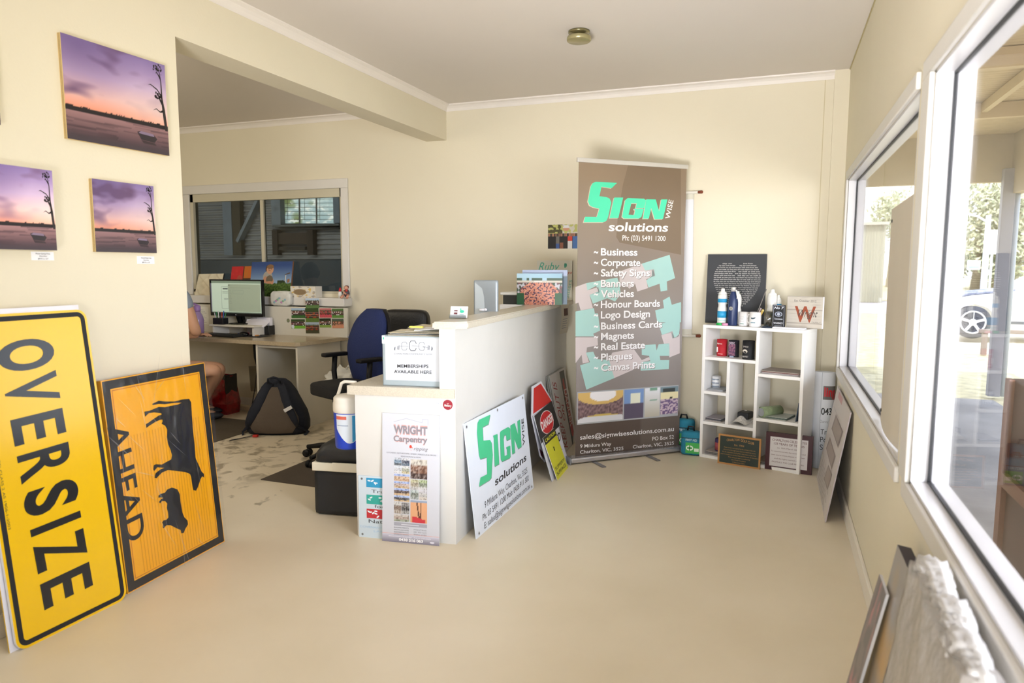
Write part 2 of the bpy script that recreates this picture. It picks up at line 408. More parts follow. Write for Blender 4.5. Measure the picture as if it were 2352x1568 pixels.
# back wall with office window opening
wx0, wx1 = Yp(436, 450, YB).x, Yp(784, 440, YB).x
wz1 = Yp(600, 440, YB).z; wz0 = Yp(700, 674, YB).z
b = MB(); T = .1
b.box((XI-.1, YB, -.0), (wx0, YB+T, ZT)); b.box((wx1, YB, 0), (XR+.1, YB+T, ZT)); b.box((wx0, YB, 0), (wx1, YB+T, wz0)); b.box((wx0, YB, wz1), (wx1, YB+T, ZT))
struct('wall_back', b, m_wall)
b = MB()   # partition wall with wide opening under a dropped beam
b.box((XL-.19, YF, 0), (XL, YJ, ZT)); b.box((XL-.19, YJ, ZBEAM), (XL, YB, ZT)); struct('wall_left', b, m_wall)
b = MB(); b.box((XI-.1, YF, 0), (XI, YB, ZT)); struct('wall_office_side', b, m_wall)
# right wall with two window openings
NY0, NY1, FY0, FY1 = -.9, 2.40, 2.64, 5.10
RZ0, RZ1 = .715, 1.945
b = MB(); X0, X1 = XR, XR+.1
b.box((X0, YF, 0), (X1, YB, RZ0)); b.box((X0, YF, RZ1), (X1, YB, ZT))
b.box((X0, YF, RZ0), (X1, NY0, RZ1)); b.box((X0, NY1, RZ0), (X1, FY0, RZ1)); b.box((X0, FY1, RZ0), (X1, YB, RZ1))
b.box((.31, YB-.035, 0), (XR, YB, ZT))     # boxed corner post
struct('wall_right', b, m_wall)
b = MB(); b.box((XI, YF-.1, 0), (-2.0, YF, ZT)); b.box((-2.0, YF-.1, 2.4), (.1, YF, ZT)); b.box((.1, YF-.1, 0), (XR+.1, YF, ZT))
struct('wall_front', b, m_wall)
w = thing('door_1', None, None, (-.95, YF-.05, 0)); w['kind'] = 'structure'
b = MB(); b.box((-1.05, -.02, 0), (-.99, .02, 2.4)); b.box((.99, -.02, 0), (1.05, .02, 2.4)); b.box((-.03, -.02, 0), (.03, .02, 2.4)); b.box((-.99, -.02, 2.34), (.99, .02, 2.4)); b.box((-.99, -.02, 0), (.99, .02, .08)); b.build('frame', mat('e9e8ea', .35), w)
b = MB(); b.face([(-.99, 0, .08), (.99, 0, .08), (.99, 0, 2.34), (-.99, 0, 2.34)]); b.build('pane', glassmat('a8a8a8', .04), w)  # unseen pane, tinted grey to dim the light through the front opening
# cornices (coved profile swept along each wall)
def cornice(name, a, c, inward):
    a, c, n = Vector(a), Vector(c), Vector(inward); b = MB(); P = []
    prof = [(0, -.052), (.004, -.052), (.006, -.046), (.012, -.03), (.024, -.017), (.040, -.010), (.044, -.009), (.046, 0), (0, 0)]
    for e in (a, c): P.append([b.bm.verts.new(e+n*x+Vector((0, 0, z))) for x, z in prof])
    k = len(prof)
    for j in range(k): f = b.bm.faces.new((P[0][j], P[0][(j+1) % k], P[1][(j+1) % k], P[1][j])); f.smooth = False
    b.bm.faces.new(P[0]); b.bm.faces.new(P[1][::-1])
    return struct(name, b, m_cor)
cornice('trim_1', (XL, YF, ZT), (XL, YB, ZT), (1, 0, 0))
cornice('trim_2', (XL, YB, ZT), (.31, YB, ZT), (0, -1, 0))
cornice('trim_3', (XI, YB, ZT), (XL-.19, YB, ZT), (0, -1, 0))
b = MB(); b.box((XR-.006, YF, ZT-.006), (XR, YB, ZT)); struct('trim_4', b, mat('b5a981', .6))
def skirt(name, a, c):
    b = MB(); b.box(a, c, None, .004); struct(name, b, mat('ece6dc', .4))
skirt('baseboard_left', (XL, YF, 0), (XL+.015, YJ, .09))
skirt('baseboard_right', (XR-.015, YF, 0), (XR, YB-.036, .09))
skirt('baseboard_back', (-1.56, YB-.013, 0), (.31, YB, .09))
skirt('baseboard_office', (-5.9, YB-.013, 0), (-1.62, YB, .09))
# panel joint battens on the right half of the back wall (sheet joins)
b = MB(); b.box((.25, YB-.002, .0), (.256, YB, ZT-.05)); struct('trim_5', b, mat('cfc4a2', .7))
def rwindow(name, y0, y1, sill):
    w = thing(name, None, None, (XR, (y0+y1)/2, RZ0)); w['kind'] = 'structure'
    def pt(n, b, m):
        o = b.build(n, m); o.parent = w; o.matrix_basis = Matrix.Translation(-w.location); return o
    c = .055
    b = MB(); x = XR-.016
    b.box((x, y0-(c if name == 'window_1' else .012), RZ1), (XR, y1+(.12 if name == 'window_1' else c), RZ1+c), None, .005); b.box((x, y0-(c if name == 'window_1' else .05), RZ0-c), (XR, y1+c, RZ0), None, .005)
    (b.box((x, y0-c, RZ0), (XR, y0, RZ1), None, .004) if name == 'window_1' else None); b.box((x, y1, RZ0), (XR, y1+(.12 if name == 'window_1' else c), RZ1), None, .005)
    pt('casing', b, m_white)
    b = MB()
    for xa, xb, d in ((XR, XR+.044, .010), (XR+.054, XR+.1, .012)):
        b.box((xa, y0, RZ0), (xb, y1, RZ0+d)); b.box((xa, y0, RZ1-d), (xb, y1, RZ1)); b.box((xa, y0, RZ0), (xb, y0+d, RZ1)); b.box((xa, y1-d, RZ0), (xb, y1, RZ1))
    pt('frame', b, mat('d9d8dc', .3, spec=.5))
    b = MB(); xa, xb, d = XR+.044, XR+.054, .018
    b.box((xa, y0, RZ0), (xb, y1, RZ0+d)); b.box((xa, y0, RZ1-d), (xb, y1, RZ1)); b.box((xa, y0, RZ0), (xb, y0+d, RZ1)); b.box((xa, y1-d, RZ0), (xb, y1, RZ1))
    pt('gasket', b, m_gask)
    b = MB(); b.box((XR+.047, y0+.002, RZ0+.002), (XR+.051, y1-.002, RZ1-.002)); pt('pane', b, glassmat('fdfdff', .05))
rwindow('window_1', NY0, NY1, 1); rwindow('window_2', FY0, FY1, 1)
# office window to the shed
w = thing('window_3', None, None, (0, YB, 0)); w['kind'] = 'structure'
def w3(n, b, m):
    o = b.build(n, m); o.parent = w; o.matrix_basis = Matrix.Translation(-w.location); return o
b = MB(); c = .075; y = YB-.018
b.box((wx0-c, y, wz1), (wx1+c, YB, wz1+c+.01), None, .006); b.box((wx0-c, y, wz0-.03), (wx0, YB, wz1), None, .006); b.box((wx1, y, wz0-.03), (wx1+c, YB, wz1), None, .006)
w3('casing', b, m_white)
b = MB(); b.box((wx0, YB, wz0), (wx0+.035, YB+.05, wz1)); b.box((wx1-.02, YB, wz0), (wx1, YB+.05, wz1)); b.box((wx0, YB, wz1-.075), (wx1, YB+.05, wz1)); b.box((wx0, YB, wz0), (wx1, YB+.05, wz0+.025))
mxx = Yp(607, 560, YB+.03).x; b.box((mxx-.018, YB+.01, wz0), (mxx+.018, YB+.045, wz1-.05)); w3('frame', b, mat('c9c2ac', .4))
b = MB(); b.box((wx0, YB+.028, wz0), (wx1, YB+.032, wz1)); w3('pane', b, glassmat('b9bbb8', .04))
b = MB(); b.box((wx0-.11, YB-.13, wz0-.105), (wx1+.09, YB, wz0-.03), None, .006); w3('sill', b, m_white)
SILL = wz0-.03
# flush round ceiling light
t = thing('ceiling_light', 'small round brushed metal ceiling light, the only fitting on the ceiling', 'ceiling light', Zp(1330, 84, ZT-.03)*1.)
t.location.z = ZT
b = MB(); b.lathe([(.0, 0), (.062, 0), (.062, -.012), (.03, -.014), (.03, -.03)], mat('8d8663', .25, .8)); b.build('base', None, t)
b = MB(); b.lathe([(.03, -.028), (.066, -.03), (.07, -.036), (.07, -.052), (.064, -.058), (0, -.06)], mat('a79f78', .3, .5)); b.build('cover', None, t)
# ================================================================ the dim shed behind the office window
YS = 9.1
def S(x, y, d=0.): return Yp(x, y, YS+d)
m_cg = mat('7a7b7c', .7, bump=.2, bscale=12, var=.18, vscale=3)
b = MB(); nx = 2; A = S(430, 440); C = S(850, 600)
prev = None; zz = C.z
while zz < A.z+.3:
    yy = YS+.02*math.sin(zz/.076*2*PI); row = [b.bm.verts.new((x, yy, zz)) for x in (A.x-1, C.x+1)]
    if prev: f = b.bm.faces.new((prev[0], prev[1], row[1], row[0])); f.smooth = True
    prev = row; zz += .0095
o = struct('shed_cladding', b, m_cg)
b = MB(); b.box((A.x-1, YS-.03, -.2), (C.x+1, YS+.02, C.z+.02)); struct('shed_lower_wall', b, mat('363e44', .7, var=.3, vscale=1.5))
def sp(x0, y0, x1, y1, d0, d1, m, name=None):
    p, q = S(x0, y1, d0), S(x1, y0, d0); b = MB(); b.box((p.x, YS+d0, p.z), (q.x, YS+d1, q.z)); return struct(name, b, m)
sp(515, 440, 529, 586, -.12, -.02, mat('66707a', .7, var=.2), 'shed_post')
sp(529, 440, 549, 586, -.11, -.03, mat('3a3426', .8, var=.2), 'shed_post')
b = MB(); p, q = S(602, 445, -.1), S(549, 555, -.1); b.bar(p, q, .11, .05); struct('shed_brace', b, mat('6b747c', .7, var=.2))
sp(624, 440, 642, 518, -.16, -.02, mat('5d676f', .7, var=.25), 'shed_post')
sp(766, 440, 778, 512, -.16, -.02, mat('56616a', .7, var=.2), 'shed_post')
sp(626, 513, 778, 521, -.18, -.02, mat('474c4c', .8, var=.35), 'shed_rail')
sp(626, 522, 778, 528, -.12, -.02, mat('2b2c2a', .8, var=.35), 'shed_rail')
sp(626, 528, 636, 585, -.12, -.02, mat('241d17', .9), 'shed_rail'); sp(706, 528, 718, 585, -.12, -.02, mat('241d17', .9), 'shed_rail')
sp(640, 534, 706, 560, -.09, -.02, mat('2e2620', .9, var=.3), 'shed_boards'); sp(640, 566, 700, 574, -.09, -.02, mat('2b2825', .9), 'shed_boards')
def leafy(x, y):
    n = nz(x*7, y*7, 2)+.5*nz(x*20, y*20, 4)
    c = mix((175, 200, 205), (215, 230, 232), y+n); g = nz(x*5, y*4, 9)+.55-x*1.4
    c = mix(c, (120, 135, 85), g*1.3) if g > 0 else c
    return mix(c, (250, 255, 250), (n-.25)*4) if n > .25 else c
p0, p1, p2 = S(650, 513, -.05), S(768, 513, -.05), S(650, 440, -.05)
P = Pn(p0, p1, p2, .01, 'c8d4d6'); P.paint(0, 0, P.w, P.h, 90, 60, leafy, .002, .5, emis=.75)  # outdoor light painted onto the panes, with a faint glow added
for x in (689, 728): P.rect(P.uv(x-1.8, 513)[0], 0, P.uv(x+1.8, 513)[0], P.h, '3a3a34', .01)
for k in range(7): P.rect(0, (.12+k*.125)*P.h, P.w, (.132+k*.125)*P.h, '33352f', .008)
for x in (661, 700, 735): P.rect(P.uv(x, 500)[0], .1*P.h, P.uv(x+.7, 500)[0], P.h, '33352f', .008)
o = P.put('window_4'); o['kind'] = 'structure'
b = MB(); md = mat('2a2c2e', .9)
b.box((-14, YS+.06, -.2), (-2.2, YS+.1, 3.4)); b.box((-14, YB+.12, 3.3), (-2.2, YS+.1, 3.4)); b.box((-2.3, YB+.12, -.2), (-2.2, YS, 3.4)); b.box((-14, YB+.12, -.2), (-13.9, YS, 3.4)); b.box((-14, YB+.12, -.25), (-2.2, YS, -.2))
struct('shed_shell', b, md)
# ================================================================ outside on the right
GZ = -.12
b = MB(); b.box((XR+.1, -6, GZ-.1), (2.35, 9.3, GZ)); struct('verandah_slab', b, mat('8d8886', .8, bump=.3, bscale=20, var=.3, vscale=2.2))
m_gr = mat('c9bc94', .95, bump=.8, bscale=30, var=.3, vscale=6); 
b = MB(); b.box((-60, 5.6, GZ-.3), (90, 110, GZ-.03)); b.box((XR+.1, -40, GZ-.32), (90, 5.6, GZ-.03)); struct('ground', b, m_gr)
b = MB(); b.box((-50, 26, GZ-.04), (80, 36, GZ-.01)); struct('road', b, mat('b3adb0', .9, var=.05))
b = MB(); b.box((2.6, 14.4, GZ-.04), (40, 20.5, GZ-.018)); struct('gravel_verge', b, mat('d8cdb4', .95, var=.12, vscale=5))
# verandah roof: corrugated underside, rafters, fascia beams
m_vr = mat('cbb795', .7, var=.06); zr = 2.78; VX = 2.45; VY = 9.75
b = MB(); prev = None; yy = -6.
while yy < VY:
    row = [b.bm.verts.new((x, yy, zr+.13+.012*math.sin(yy/.076*2*PI))) for x in (XR+.1, VX+.3)]
    if prev: f = b.bm.faces.new((prev[0], prev[1], row[1], row[0])); f.smooth = True
    prev = row; yy += .019
b.box((XR+.1, -6, zr+.16), (VX+.35, VY+.3, zr+.2))
struct('verandah_roof', b, m_vr)
for yy in (0.2, 2.1, 4.0, 5.9, 7.8):
    b = MB(); b.box((XR+.1, yy, zr-.02), (VX, yy+.07, zr+.115)); struct('verandah_rafter', b, mat('cdb998', .7))
for xx in (.95, 1.7):
    b = MB(); b.box((xx, -6, zr+.03), (xx+.05, VY, zr+.114)); struct('verandah_purlin', b, mat('cfbd9c', .7))
b = MB(); b.box((XR+.1, VY-.1, 2.36), (VX+.35, VY, zr+.12)); struct('verandah_end_beam', b, mat('b4a487', .7, var=.04))
b = MB(); b.box((VX, -6, 2.22), (VX+.12, VY, zr+.12)); struct('verandah_side_beam', b, mat('a99b83', .7, var=.04))
def vpost(px0, px1, py, Y, label):
    a, c = Yp(px0, py, Y), Yp(px1, py, Y)
    t = thing('verandah_post', label, 'post', ((a.x+c.x)/2, Y, GZ)); w = (c.x-a.x)
    b = MB(); b.box((-w*.5, -.05, 0), (w*.12, .05, 2.5-GZ), None, .006); b.build('shaft', mat('8d8c97', .6), t)
    b = MB(); b.tube([(w*.3, .02, .0), (w*.3, .02, 2.4)], w*.17, mat('a9b2bc', .4)); b.build('downpipe', None, t)
vpost(2266, 2312, 905, 9.6, 'grey verandah post with a pale downpipe, seen through the nearer window')
t = thing('verandah_post', 'grey verandah post beside the near end of the verandah, outside the wall', 'post', (VX+.06, -2.5, GZ))
b = MB(); b.box((-.06, -.06, 0), (.06, .06, 2.4), None, .006); b.build('shaft', mat('8d8c97', .6), t)
# distant shed wall seen in the far window
a, c = Yp(1983, 660, 34), Yp(2036, 516, 34)
t = thing('garden_shed', 'plain grey-green ribbed metal shed beyond the road', 'shed', (a.x, 34, GZ))
b = MB(); W = c.x-a.x+1.2; H = c.z-GZ; n = 36; q = [( -1.2+W*k/n, -.04*(k % 2)) for k in range(n+1)]
q = q+[(W-1.2, 3), (-1.2, 3)]
b.prism(q, 0, H); b.build('wall', mat('a9a692', .7), t)
b = MB(); b.box((-1.3, -.2, H), (W-1.1, 3.2, H+.12)); b.build('roof', mat('b5b0a0', .6), t)
# trees: trunk and foliage of many small leaf faces
def tree(px, py, Y, r, tag_, hue):
    c = Yp(px, py, Y); t = thing('gum_tree', tag_, 'tree', (c.x, Y, GZ), group='trees across the road')
    b = MB(); b.tube([(0, 0, 0), (.1, 0, c.z*.5), (0, 0, c.z)], [.3, .22, .1], mat('a09582', .9)); b.tube([(0.05, 0, c.z*.45), (r*.5, 0, c.z*.9)], [.15, .05], mat('a09582', .9)); b.build('trunk', None, t)
    b = MB(); R = random.Random(int(px)); ms = [mat(h, .8) for h in hue]
    cl = [(R.gauss(0, r*.5), R.gauss(0, r*.4), c.z+R.gauss(0, r*.42)) for _ in range(9)]
    for k in range(3600):
        q = R.choice(cl); u = Vector((R.gauss(0, 1), R.gauss(0, 1), R.gauss(0, 1))).normalized()*R.random()**.5*r*.48
        p = Vector(q)+u; d1 = Vector((R.gauss(0, 1), R.gauss(0, 1), R.gauss(0, 1))).normalized()*r*.05; d2 = d1.orthogonal().normalized()*r*.022
        b.face([p-d1, p+d2, p+d1, p-d2], R.choice(ms))
    b.build('foliage', None, t)
G1 = ('a3a887', 'b5b592', '8f9676', 'c6c3a0')
tree(2250, 505, 52, 3.6, 'pale olive gum tree behind the street lamp', G1)
tree(2335, 520, 50, 3.8, 'pale olive gum tree at the right edge of the photo', G1)
tree(2205, 560, 60, 3.8, 'pale gum tree left of the street lamp, farthest back', G1)
tree(2290, 560, 64, 3.8, 'pale gum tree hidden mostly by the verandah post', G1)
tree(2052, 500, 62, 2.2, 'small pale tree above the shed wall in the far window', G1)
# street lamp, signs
def at_ground(px, Y, z=GZ):
    return Yp(px, 700, Y).x
t = thing('street_lamp', 'tall white street lamp pole with a curved arm beyond the car', 'street lamp', (at_ground(2256, 30), 30, GZ))
zt = Yp(2256, 495, 30).z-GZ
b = MB(); b.tube([(0, 0, 0), (0, 0, zt)], [.12, .08], mat('e9e9ec', .5)); b.build('pole', None, t)
b = MB(); b.tube([(0, 0, zt-.25), (-.35, 0, zt-.02), (-.75, 0, zt+.1)], .035, mat('e9e9ec', .5)); b.build('arm', None, t)
b = MB(); b.box((-1., -.08, zt+.06), (-.7, .08, zt+.14), mat('f2f2f2', .5), .02); b.build('lamp_head', None, t)
Y = 22; t = thing('street_sign', 'blank white rounded sign on a thin post in front of the street lamp', 'sign', (at_ground(2270, Y), Y, GZ))
z0, z1 = Yp(2270, 584, Y).z-GZ, Yp(2270, 528, Y).z-GZ
b = MB(); b.tube([(0, 0.02, 0), (0, .02, z1-.1)], .03, mat('c9c9cc', .4)); b.build('pole', None, t)
w = (Yp(2287, 550, Y).x-Yp(2258, 550, Y).x)/2
b = MB(); b.box((-w, -.02, z0), (w, 0, z1), mat('ffffff', .4), .02); b.build('plate', None, t)
Y = 33; p0, p1, p2 = Yp(2221, 619, Y), Yp(2251, 619, Y), Yp(2221, 598, Y)
P = Pn(p0, p1, p2, .05, 'f3f7fb'); P.ring(.04*P.w, .08*P.h, .96*P.w, .92*P.h, .03*P.w, '7db7dc'); P.frac(.1, .2, .9, .32, '7db7dc'); P.frac(.2, .5, .7, .6, '9fc6e0')
P.put('roadside_board', 'small white and blue board standing on legs across the road', 'sign')
Y = 14.2; x0, x1 = at_ground(2255, Y), at_ground(2352, Y)+1.5
t = thing('timber_rail', 'low grey-brown rail on posts in front of the white car', 'rail', (x0, Y, GZ)); zz = Yp(2290, 757, Y).z-GZ; z2 = Yp(2290, 766, Y).z-GZ
b = MB(); b.box((0, 0, z2), (x1-x0, .1, zz), None, .01); b.build('rail', mat('8c8078', .9), t)
for k in (.05, 1.5, 2.6):
    b = MB(); b.box((k, .02, 0), (k+.08, .1, z2)); b.build('post', mat('8c8078', .9), t)
# parked car
def car():
    Y = 16.6; cx = at_ground(2237, Y); zc = Yp(2237, 740, Y).z
    t = thing('white_car', 'white hatchback parked side-on outside, behind the verandah post', 'car', (cx, Y, GZ)); g = zc-.32-GZ; r = .33
    body = [(-.72, .32), (-.75, .55), (-.62, .72), (.0, .86), (.75, .95), (1.0, .98), (3.9, 1.0), (4.0, .9), (4.0, .4), (3.6, .28), (3.3, .28), (3.28, .5), (3.05, .68), (2.8, .7), (2.55, .62), (2.38, .42), (2.36, .26), (.42, .26), (.4, .45), (.25, .62), (0, .7), (-.25, .62), (-.4, .45), (-.42, .3)]
    def side(pts, y0, y1, m, name, inset=0.):
        b = MB(); i = [b.bm.verts.new((x, y0, z+g)) for x, z in pts]; j = [b.bm.verts.new((x, y1, z+g)) for x, z in pts]; n = len(pts)
        for vs in (i, j[::-1]):
            f = b.bm.faces.new(vs); f.normal_update(); bmesh.ops.triangulate(b.bm, faces=[f], ngon_method='EAR_CLIP')
        for k in range(n): f = b.bm.faces.new((i[k], j[k], j[(k+1) % n], i[(k+1) % n])); f.smooth = False
        return b.build(name, m, t)
    side(body, 0, 1.7, mat('f2f3f6', .25, spec=.6), 'body')
    side([(.62, .9), (1.55, 1.42), (2.2, 1.5), (3.2, 1.44), (3.85, 1.0)], .12, 1.58, mat('dfe3e8', .3), 'cabin')
    side([(.88, .98), (1.6, 1.37), (1.95, 1.4), (1.95, 1.0)], .105, .115, mat('6f93a6', .1), 'window'); side([(2.05, 1.0), (2.05, 1.42), (2.9, 1.38), (3.3, 1.02)], .105, .115, mat('6f93a6', .1), 'window')
    side([(-.6, .735), (0, .872), (.75, .962), (.74, .99), (-.05, .90), (-.63, .76)], .2, 1.5, mat('6d7183', .25), 'bonnet')
    for x in (0, 2.82):
        wb = MB(); wb.lathe([(.17, -.02), (r, -.02), (r, .18), (.17, .18)], mat('4a4a4e', .8), 28, (x, .0, zc-GZ), (0, 1, 0)); w = wb.build('wheel', None, t)
        hb = MB(); hb.lathe([(0, -.035), (.06, -.035), (.07, -.02), (.2, -.01), (.21, -.03), (.235, -.03), (.235, .0), (0, .0)], mat('e4e6ea', .3, .3), 28, (x, .0, zc-GZ), (0, 1, 0))
        for k in range(5):
            a = 2*PI*k/5+.3; c_, s_ = math.cos(a), math.sin(a); hb.bar((x+.05*c_, -.03, zc-GZ+.05*s_), (x+.21*c_, -.03, zc-GZ+.21*s_), .012, .05, mat('e4e6ea', .3, .3))
        for k in range(5):
            a = 2*PI*(k+.5)/5+.3; hb.ball((x+.13*math.cos(a), -.016, zc-GZ+.13*math.sin(a)), .035, mat('3a3c40', .6), (1, .3, 1), 1)
        h = hb.build('hubcap', None, w)
    b = MB(); b.box((-.7, .02, .58+g), (-.55, .3, .7+g), mat('c9d3da', .1), .03); b.build('headlight', None, t)
    b = MB(); b.box((.6, -.01, .3+g), (2.3, .0, .36+g), mat('55585c', .6)); b.build('sill_strip', None, t)
car()
# brown box added outside the nearer window, standing in for a reflection
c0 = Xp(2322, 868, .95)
t = thing('reflection_box', 'large brown box added outside the nearer window in place of a reflection', 'stand-in', (.95, c0.y-1.3, GZ))
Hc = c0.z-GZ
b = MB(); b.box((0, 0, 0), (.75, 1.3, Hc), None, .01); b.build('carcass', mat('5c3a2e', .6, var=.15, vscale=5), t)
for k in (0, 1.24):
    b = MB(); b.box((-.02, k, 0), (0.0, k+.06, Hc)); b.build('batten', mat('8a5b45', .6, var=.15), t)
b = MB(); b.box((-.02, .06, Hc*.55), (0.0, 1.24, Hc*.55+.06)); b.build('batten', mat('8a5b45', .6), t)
# beige sheet standing on the sill of the far window
o_ = Vector((.432, 0, RZ0+.012)); ya, yb_ = 3.33, 2.66; zt_ = Xp(2046, 482, .432).z
b = MB(); m_sh = mat('cfc6b6', .6, spec=.2); rows = []
for k in range(13):
    v = k/12; z = RZ0+.014+(zt_-RZ0-.014)*v; row = []
    for j in range(9):
        u = j/8; yy = ya+(yb_-ya)*u; x = .436-.022*math.sin(PI*u)*(1-v)**2-.004*v
        row.append(b.bm.verts.new((x, yy, z+.02*u*v)))
    rows.append(row)
for A_, B_ in zip(rows, rows[1:]):
    for j in range(8): f = b.bm.faces.new((A_[j], A_[j+1], B_[j+1], B_[j])); f.smooth = True
b.ball((.4315, ya-.03, zt_-.05), .009, m_gask, (.3, 1, 1), 1); b.ball((.4315, ya-.03, RZ0+.06), .009, m_gask, (.3, 1, 1), 1)
b.mats.insert(0, m_sh) if m_sh not in b.mats else None
for f in b.bm.faces: f.material_index = 0 if len(f.verts) == 4 else 1
tag(b.build('plastic_sheet'), 'beige plastic sheet with eyelets standing upright on the far window sill', 'sheet')
# ================================================================ left wall: prints, tags, yellow signs
def wallprint(bl, br, tl, x, t, edge, name, label, dark, seed, tree=True, grid=(110, 90), rough=.35):
    P = Pn(Xp(*bl, x), Xp(*br, x), Xp(*tl, x), t, 'c9b48c', edge)
    if edge == 'ply':
        pass
    P.paint(0, 0, P.w, P.h, grid[0], grid[1], sunset(dark, seed), .0006, rough)
    if tree: gum(P, 0, 0, P.w, P.h/P.w)
    if t < .02:
        for k in (.3, .62): P.box((-.0006, t*k, 0), (-.0001, t*(k+.1), P.h), mat('8a6a3c', .7))
    return P.put(name, label, 'print')
wallprint((155, 317.5), (389, 358), (139, 74), XL+.018, .018, 'd9bf86', 'sunset_print', 'largest plywood-backed sunset lake print with gum tree and dinghy, hung highest on the wall', .02, 1)
wallprint((220.5, 578), (360, 581), (213.5, 410), XL+.018, .018, 'd9bf86', 'sunset_print', 'small square plywood-backed sunset print, right of the canvas and just left of the opening', .05, 2)
pb = Xp(131, 575, XL+.035); pt = Xp(119, 392, XL+.035)
P = Pn(pb-Vector((0, .3, 0)), pb, pb-Vector((0, .3, 0))+Vector((0, 0, pt.z-pb.z)), .035, 'cfc4b0')
P.paint(0, 0, P.w, P.h, 90, 90, sunset(-.08, 4), .0006, .6); gum(P, 0, 0, P.w); P.put('sunset_canvas', 'square stretched-canvas sunset print cut by the left edge of the photo', 'print')
pb = Xp(1.5, 287, XL+.02)
P = Pn(pb-Vector((0, .3, 0)), pb, pb-Vector((0, .3, -.3)), .02, 'c9b48c'); P.paint(0, 0, P.w, P.h, 60, 60, sunset(0, 6), .0006)
P.put('sunset_print', 'pink print above the canvas, only its right edge showing at the photo border', 'print')
def price(x0, y0, x1, y1, l1, l3, label):
    a, c, d = Xp(x0, y1-.5, XL+.002), Xp(x1, y1, XL+.002), Xp(x0, y0, XL+.002)
    P = Pn(a, c, d, .002, 'f6f6fb'); u = P.w; v = P.h
    P.ctext(l1, u/2, v*.70, v*.15, '3a3a44', bold=.01, wmax=.86*u); P.ctext('30cmx30cm', u/2, v*.43, v*.13, '4a4a54', wmax=.6*u); P.ctext(l3, u/2, v*.12, v*.14, '4a4a54', wmax=.7*u)
    P.put('price_tag', label, 'tag')
price(73, 577.5, 124.5, 598, 'Photo Canvas Print', '$49.95 inc GST', 'white price tag below the canvas print, reading Photo Canvas Print')
price(316, 588, 355, 606, 'Wood Photo Print', '$89.95 inc GST', 'white price tag below the small square plywood print, reading Wood Photo Print')
# OVERSIZE
br = F(293, 1373); ed = (F(272, 1384)-F(54, 1493)).normalized(); ed.z = 0; tr = Xp(169, 711, XL+.03)
bl = br-ed*.45; P = Pn(bl, br, bl+(tr-br), .012, 'f3c400', 'e9eaee', .22, round_=.04)
P.mats[0] = mat('f2c300', .18, spec=.7)
P.ring(.010, .010, P.w-.010, P.h-.010, .018, '10141c', .0008, .032)
g = lambda x, y: (x/1.689, 640+y/1.689)
cv_ = Vector(P.uv(*g(188, 224)))-Vector(P.uv(*g(-8, 252)))
for ch, y0, y1 in (('O', 250, 372), ('V', 391, 508), ('E', 548, 650), ('R', 688, 797), ('S', 832, 932), ('I', 973, 1001), ('Z', 1038, 1147), ('E', 1184, 1283)):
    p_, q_ = Vector(P.uv(*g(45+.181*(y0-550), y0))), Vector(P.uv(*g(45+.181*(y1-550), y1)))
    if ch in 'OS': p_ = p_+cv_*.01; 
    P.text(ch, tuple(p_), tuple(q_), tuple(p_+cv_), '0f131a', .001, .02 if ch not in 'OS' else .034, m=mat('0f141d', .2, spec=.7))
P.text('LTD CLASS 2 AS 1906-1-2003', (-7, 1052), (19, 1217), (-1.5, 1050), '5c5210', .001, 0, px=True)
P.put('oversize_sign', 'tall yellow road sign reading OVERSIZE, stood on its end against the left wall', 'sign')
q = Vector((-.022, -.012, 0))
P2 = Pn(bl+q, br+q-ed*.012, bl+(tr-br)+Vector((-.008, -.012, .018)), .006, 'eceaf2', 'e2b800', .5)
P2.put('wrapped_sign', 'white-wrapped sign behind the yellow OVERSIZE sign, its pale edge showing at top and left', 'sign')
# cattle AHEAD sign in clear film
h = lambda x, y: (200+x/2.8, 820+y/2.8)
br, bl = F(516, 1243), F(293.5, 1364); tl = Xp(209, 879, XL+.05); tr = Xp(459, 834, XL+.05)
top = ((tl-bl)+(tr-br))*.5
P = Pn(bl, br, bl+top, .025, 'f2a200', 'c98a20', .35)
P.mats[0] = mat('ffb400', .3, spec=.6)
P.ring(.004, .004, P.w-.004, P.h-.004, .036, '15161c', .0008); P.ring(.046, .046, P.w-.046, P.h-.046, .004, 'd07c10', .0008)
for k in range(26):
    u = P.w*(.16+.028*k); P.rect(u, .055, u+.004, P.h*.72, 'e39a00', .0006)
cow = [(655, 268), (668, 290), (672, 360), (680, 470), (690, 560), (697, 650), (720, 700), (735, 735), (750, 750), (752, 775), (740, 765), (728, 785), (712, 835), (700, 858), (682, 855), (675, 820), (668, 770), (660, 750), (630, 738), (600, 735), (560, 730), (540, 700), (540, 655), (545, 630), (535, 595), (520, 560), (513, 510), (515, 465), (500, 440), (478, 428), (485, 412), (478, 372), (475, 345), (500, 322), (540, 312), (580, 305), (612, 290)]
limbs = [[(655, 268), (660, 282), (612, 292), (560, 294), (500, 302), (460, 300), (420, 308), (418, 300), (460, 280), (500, 285), (560, 285), (610, 272)],
    [(500, 322), (490, 362), (430, 355), (395, 360), (372, 383), (367, 350), (400, 345), (430, 332), (460, 320)],
    [(478, 370), (500, 400), (470, 402), (440, 415), (400, 440), (380, 455), (377, 430), (395, 420), (430, 395), (460, 375)],
    [(545, 655), (560, 710), (500, 712), (450, 708), (430, 732), (424, 722), (428, 695), (440, 688), (480, 690), (515, 670)],
    [(540, 690), (570, 731), (520, 725), (480, 742), (445, 778), (432, 775), (440, 745), (470, 722), (500, 710)]]
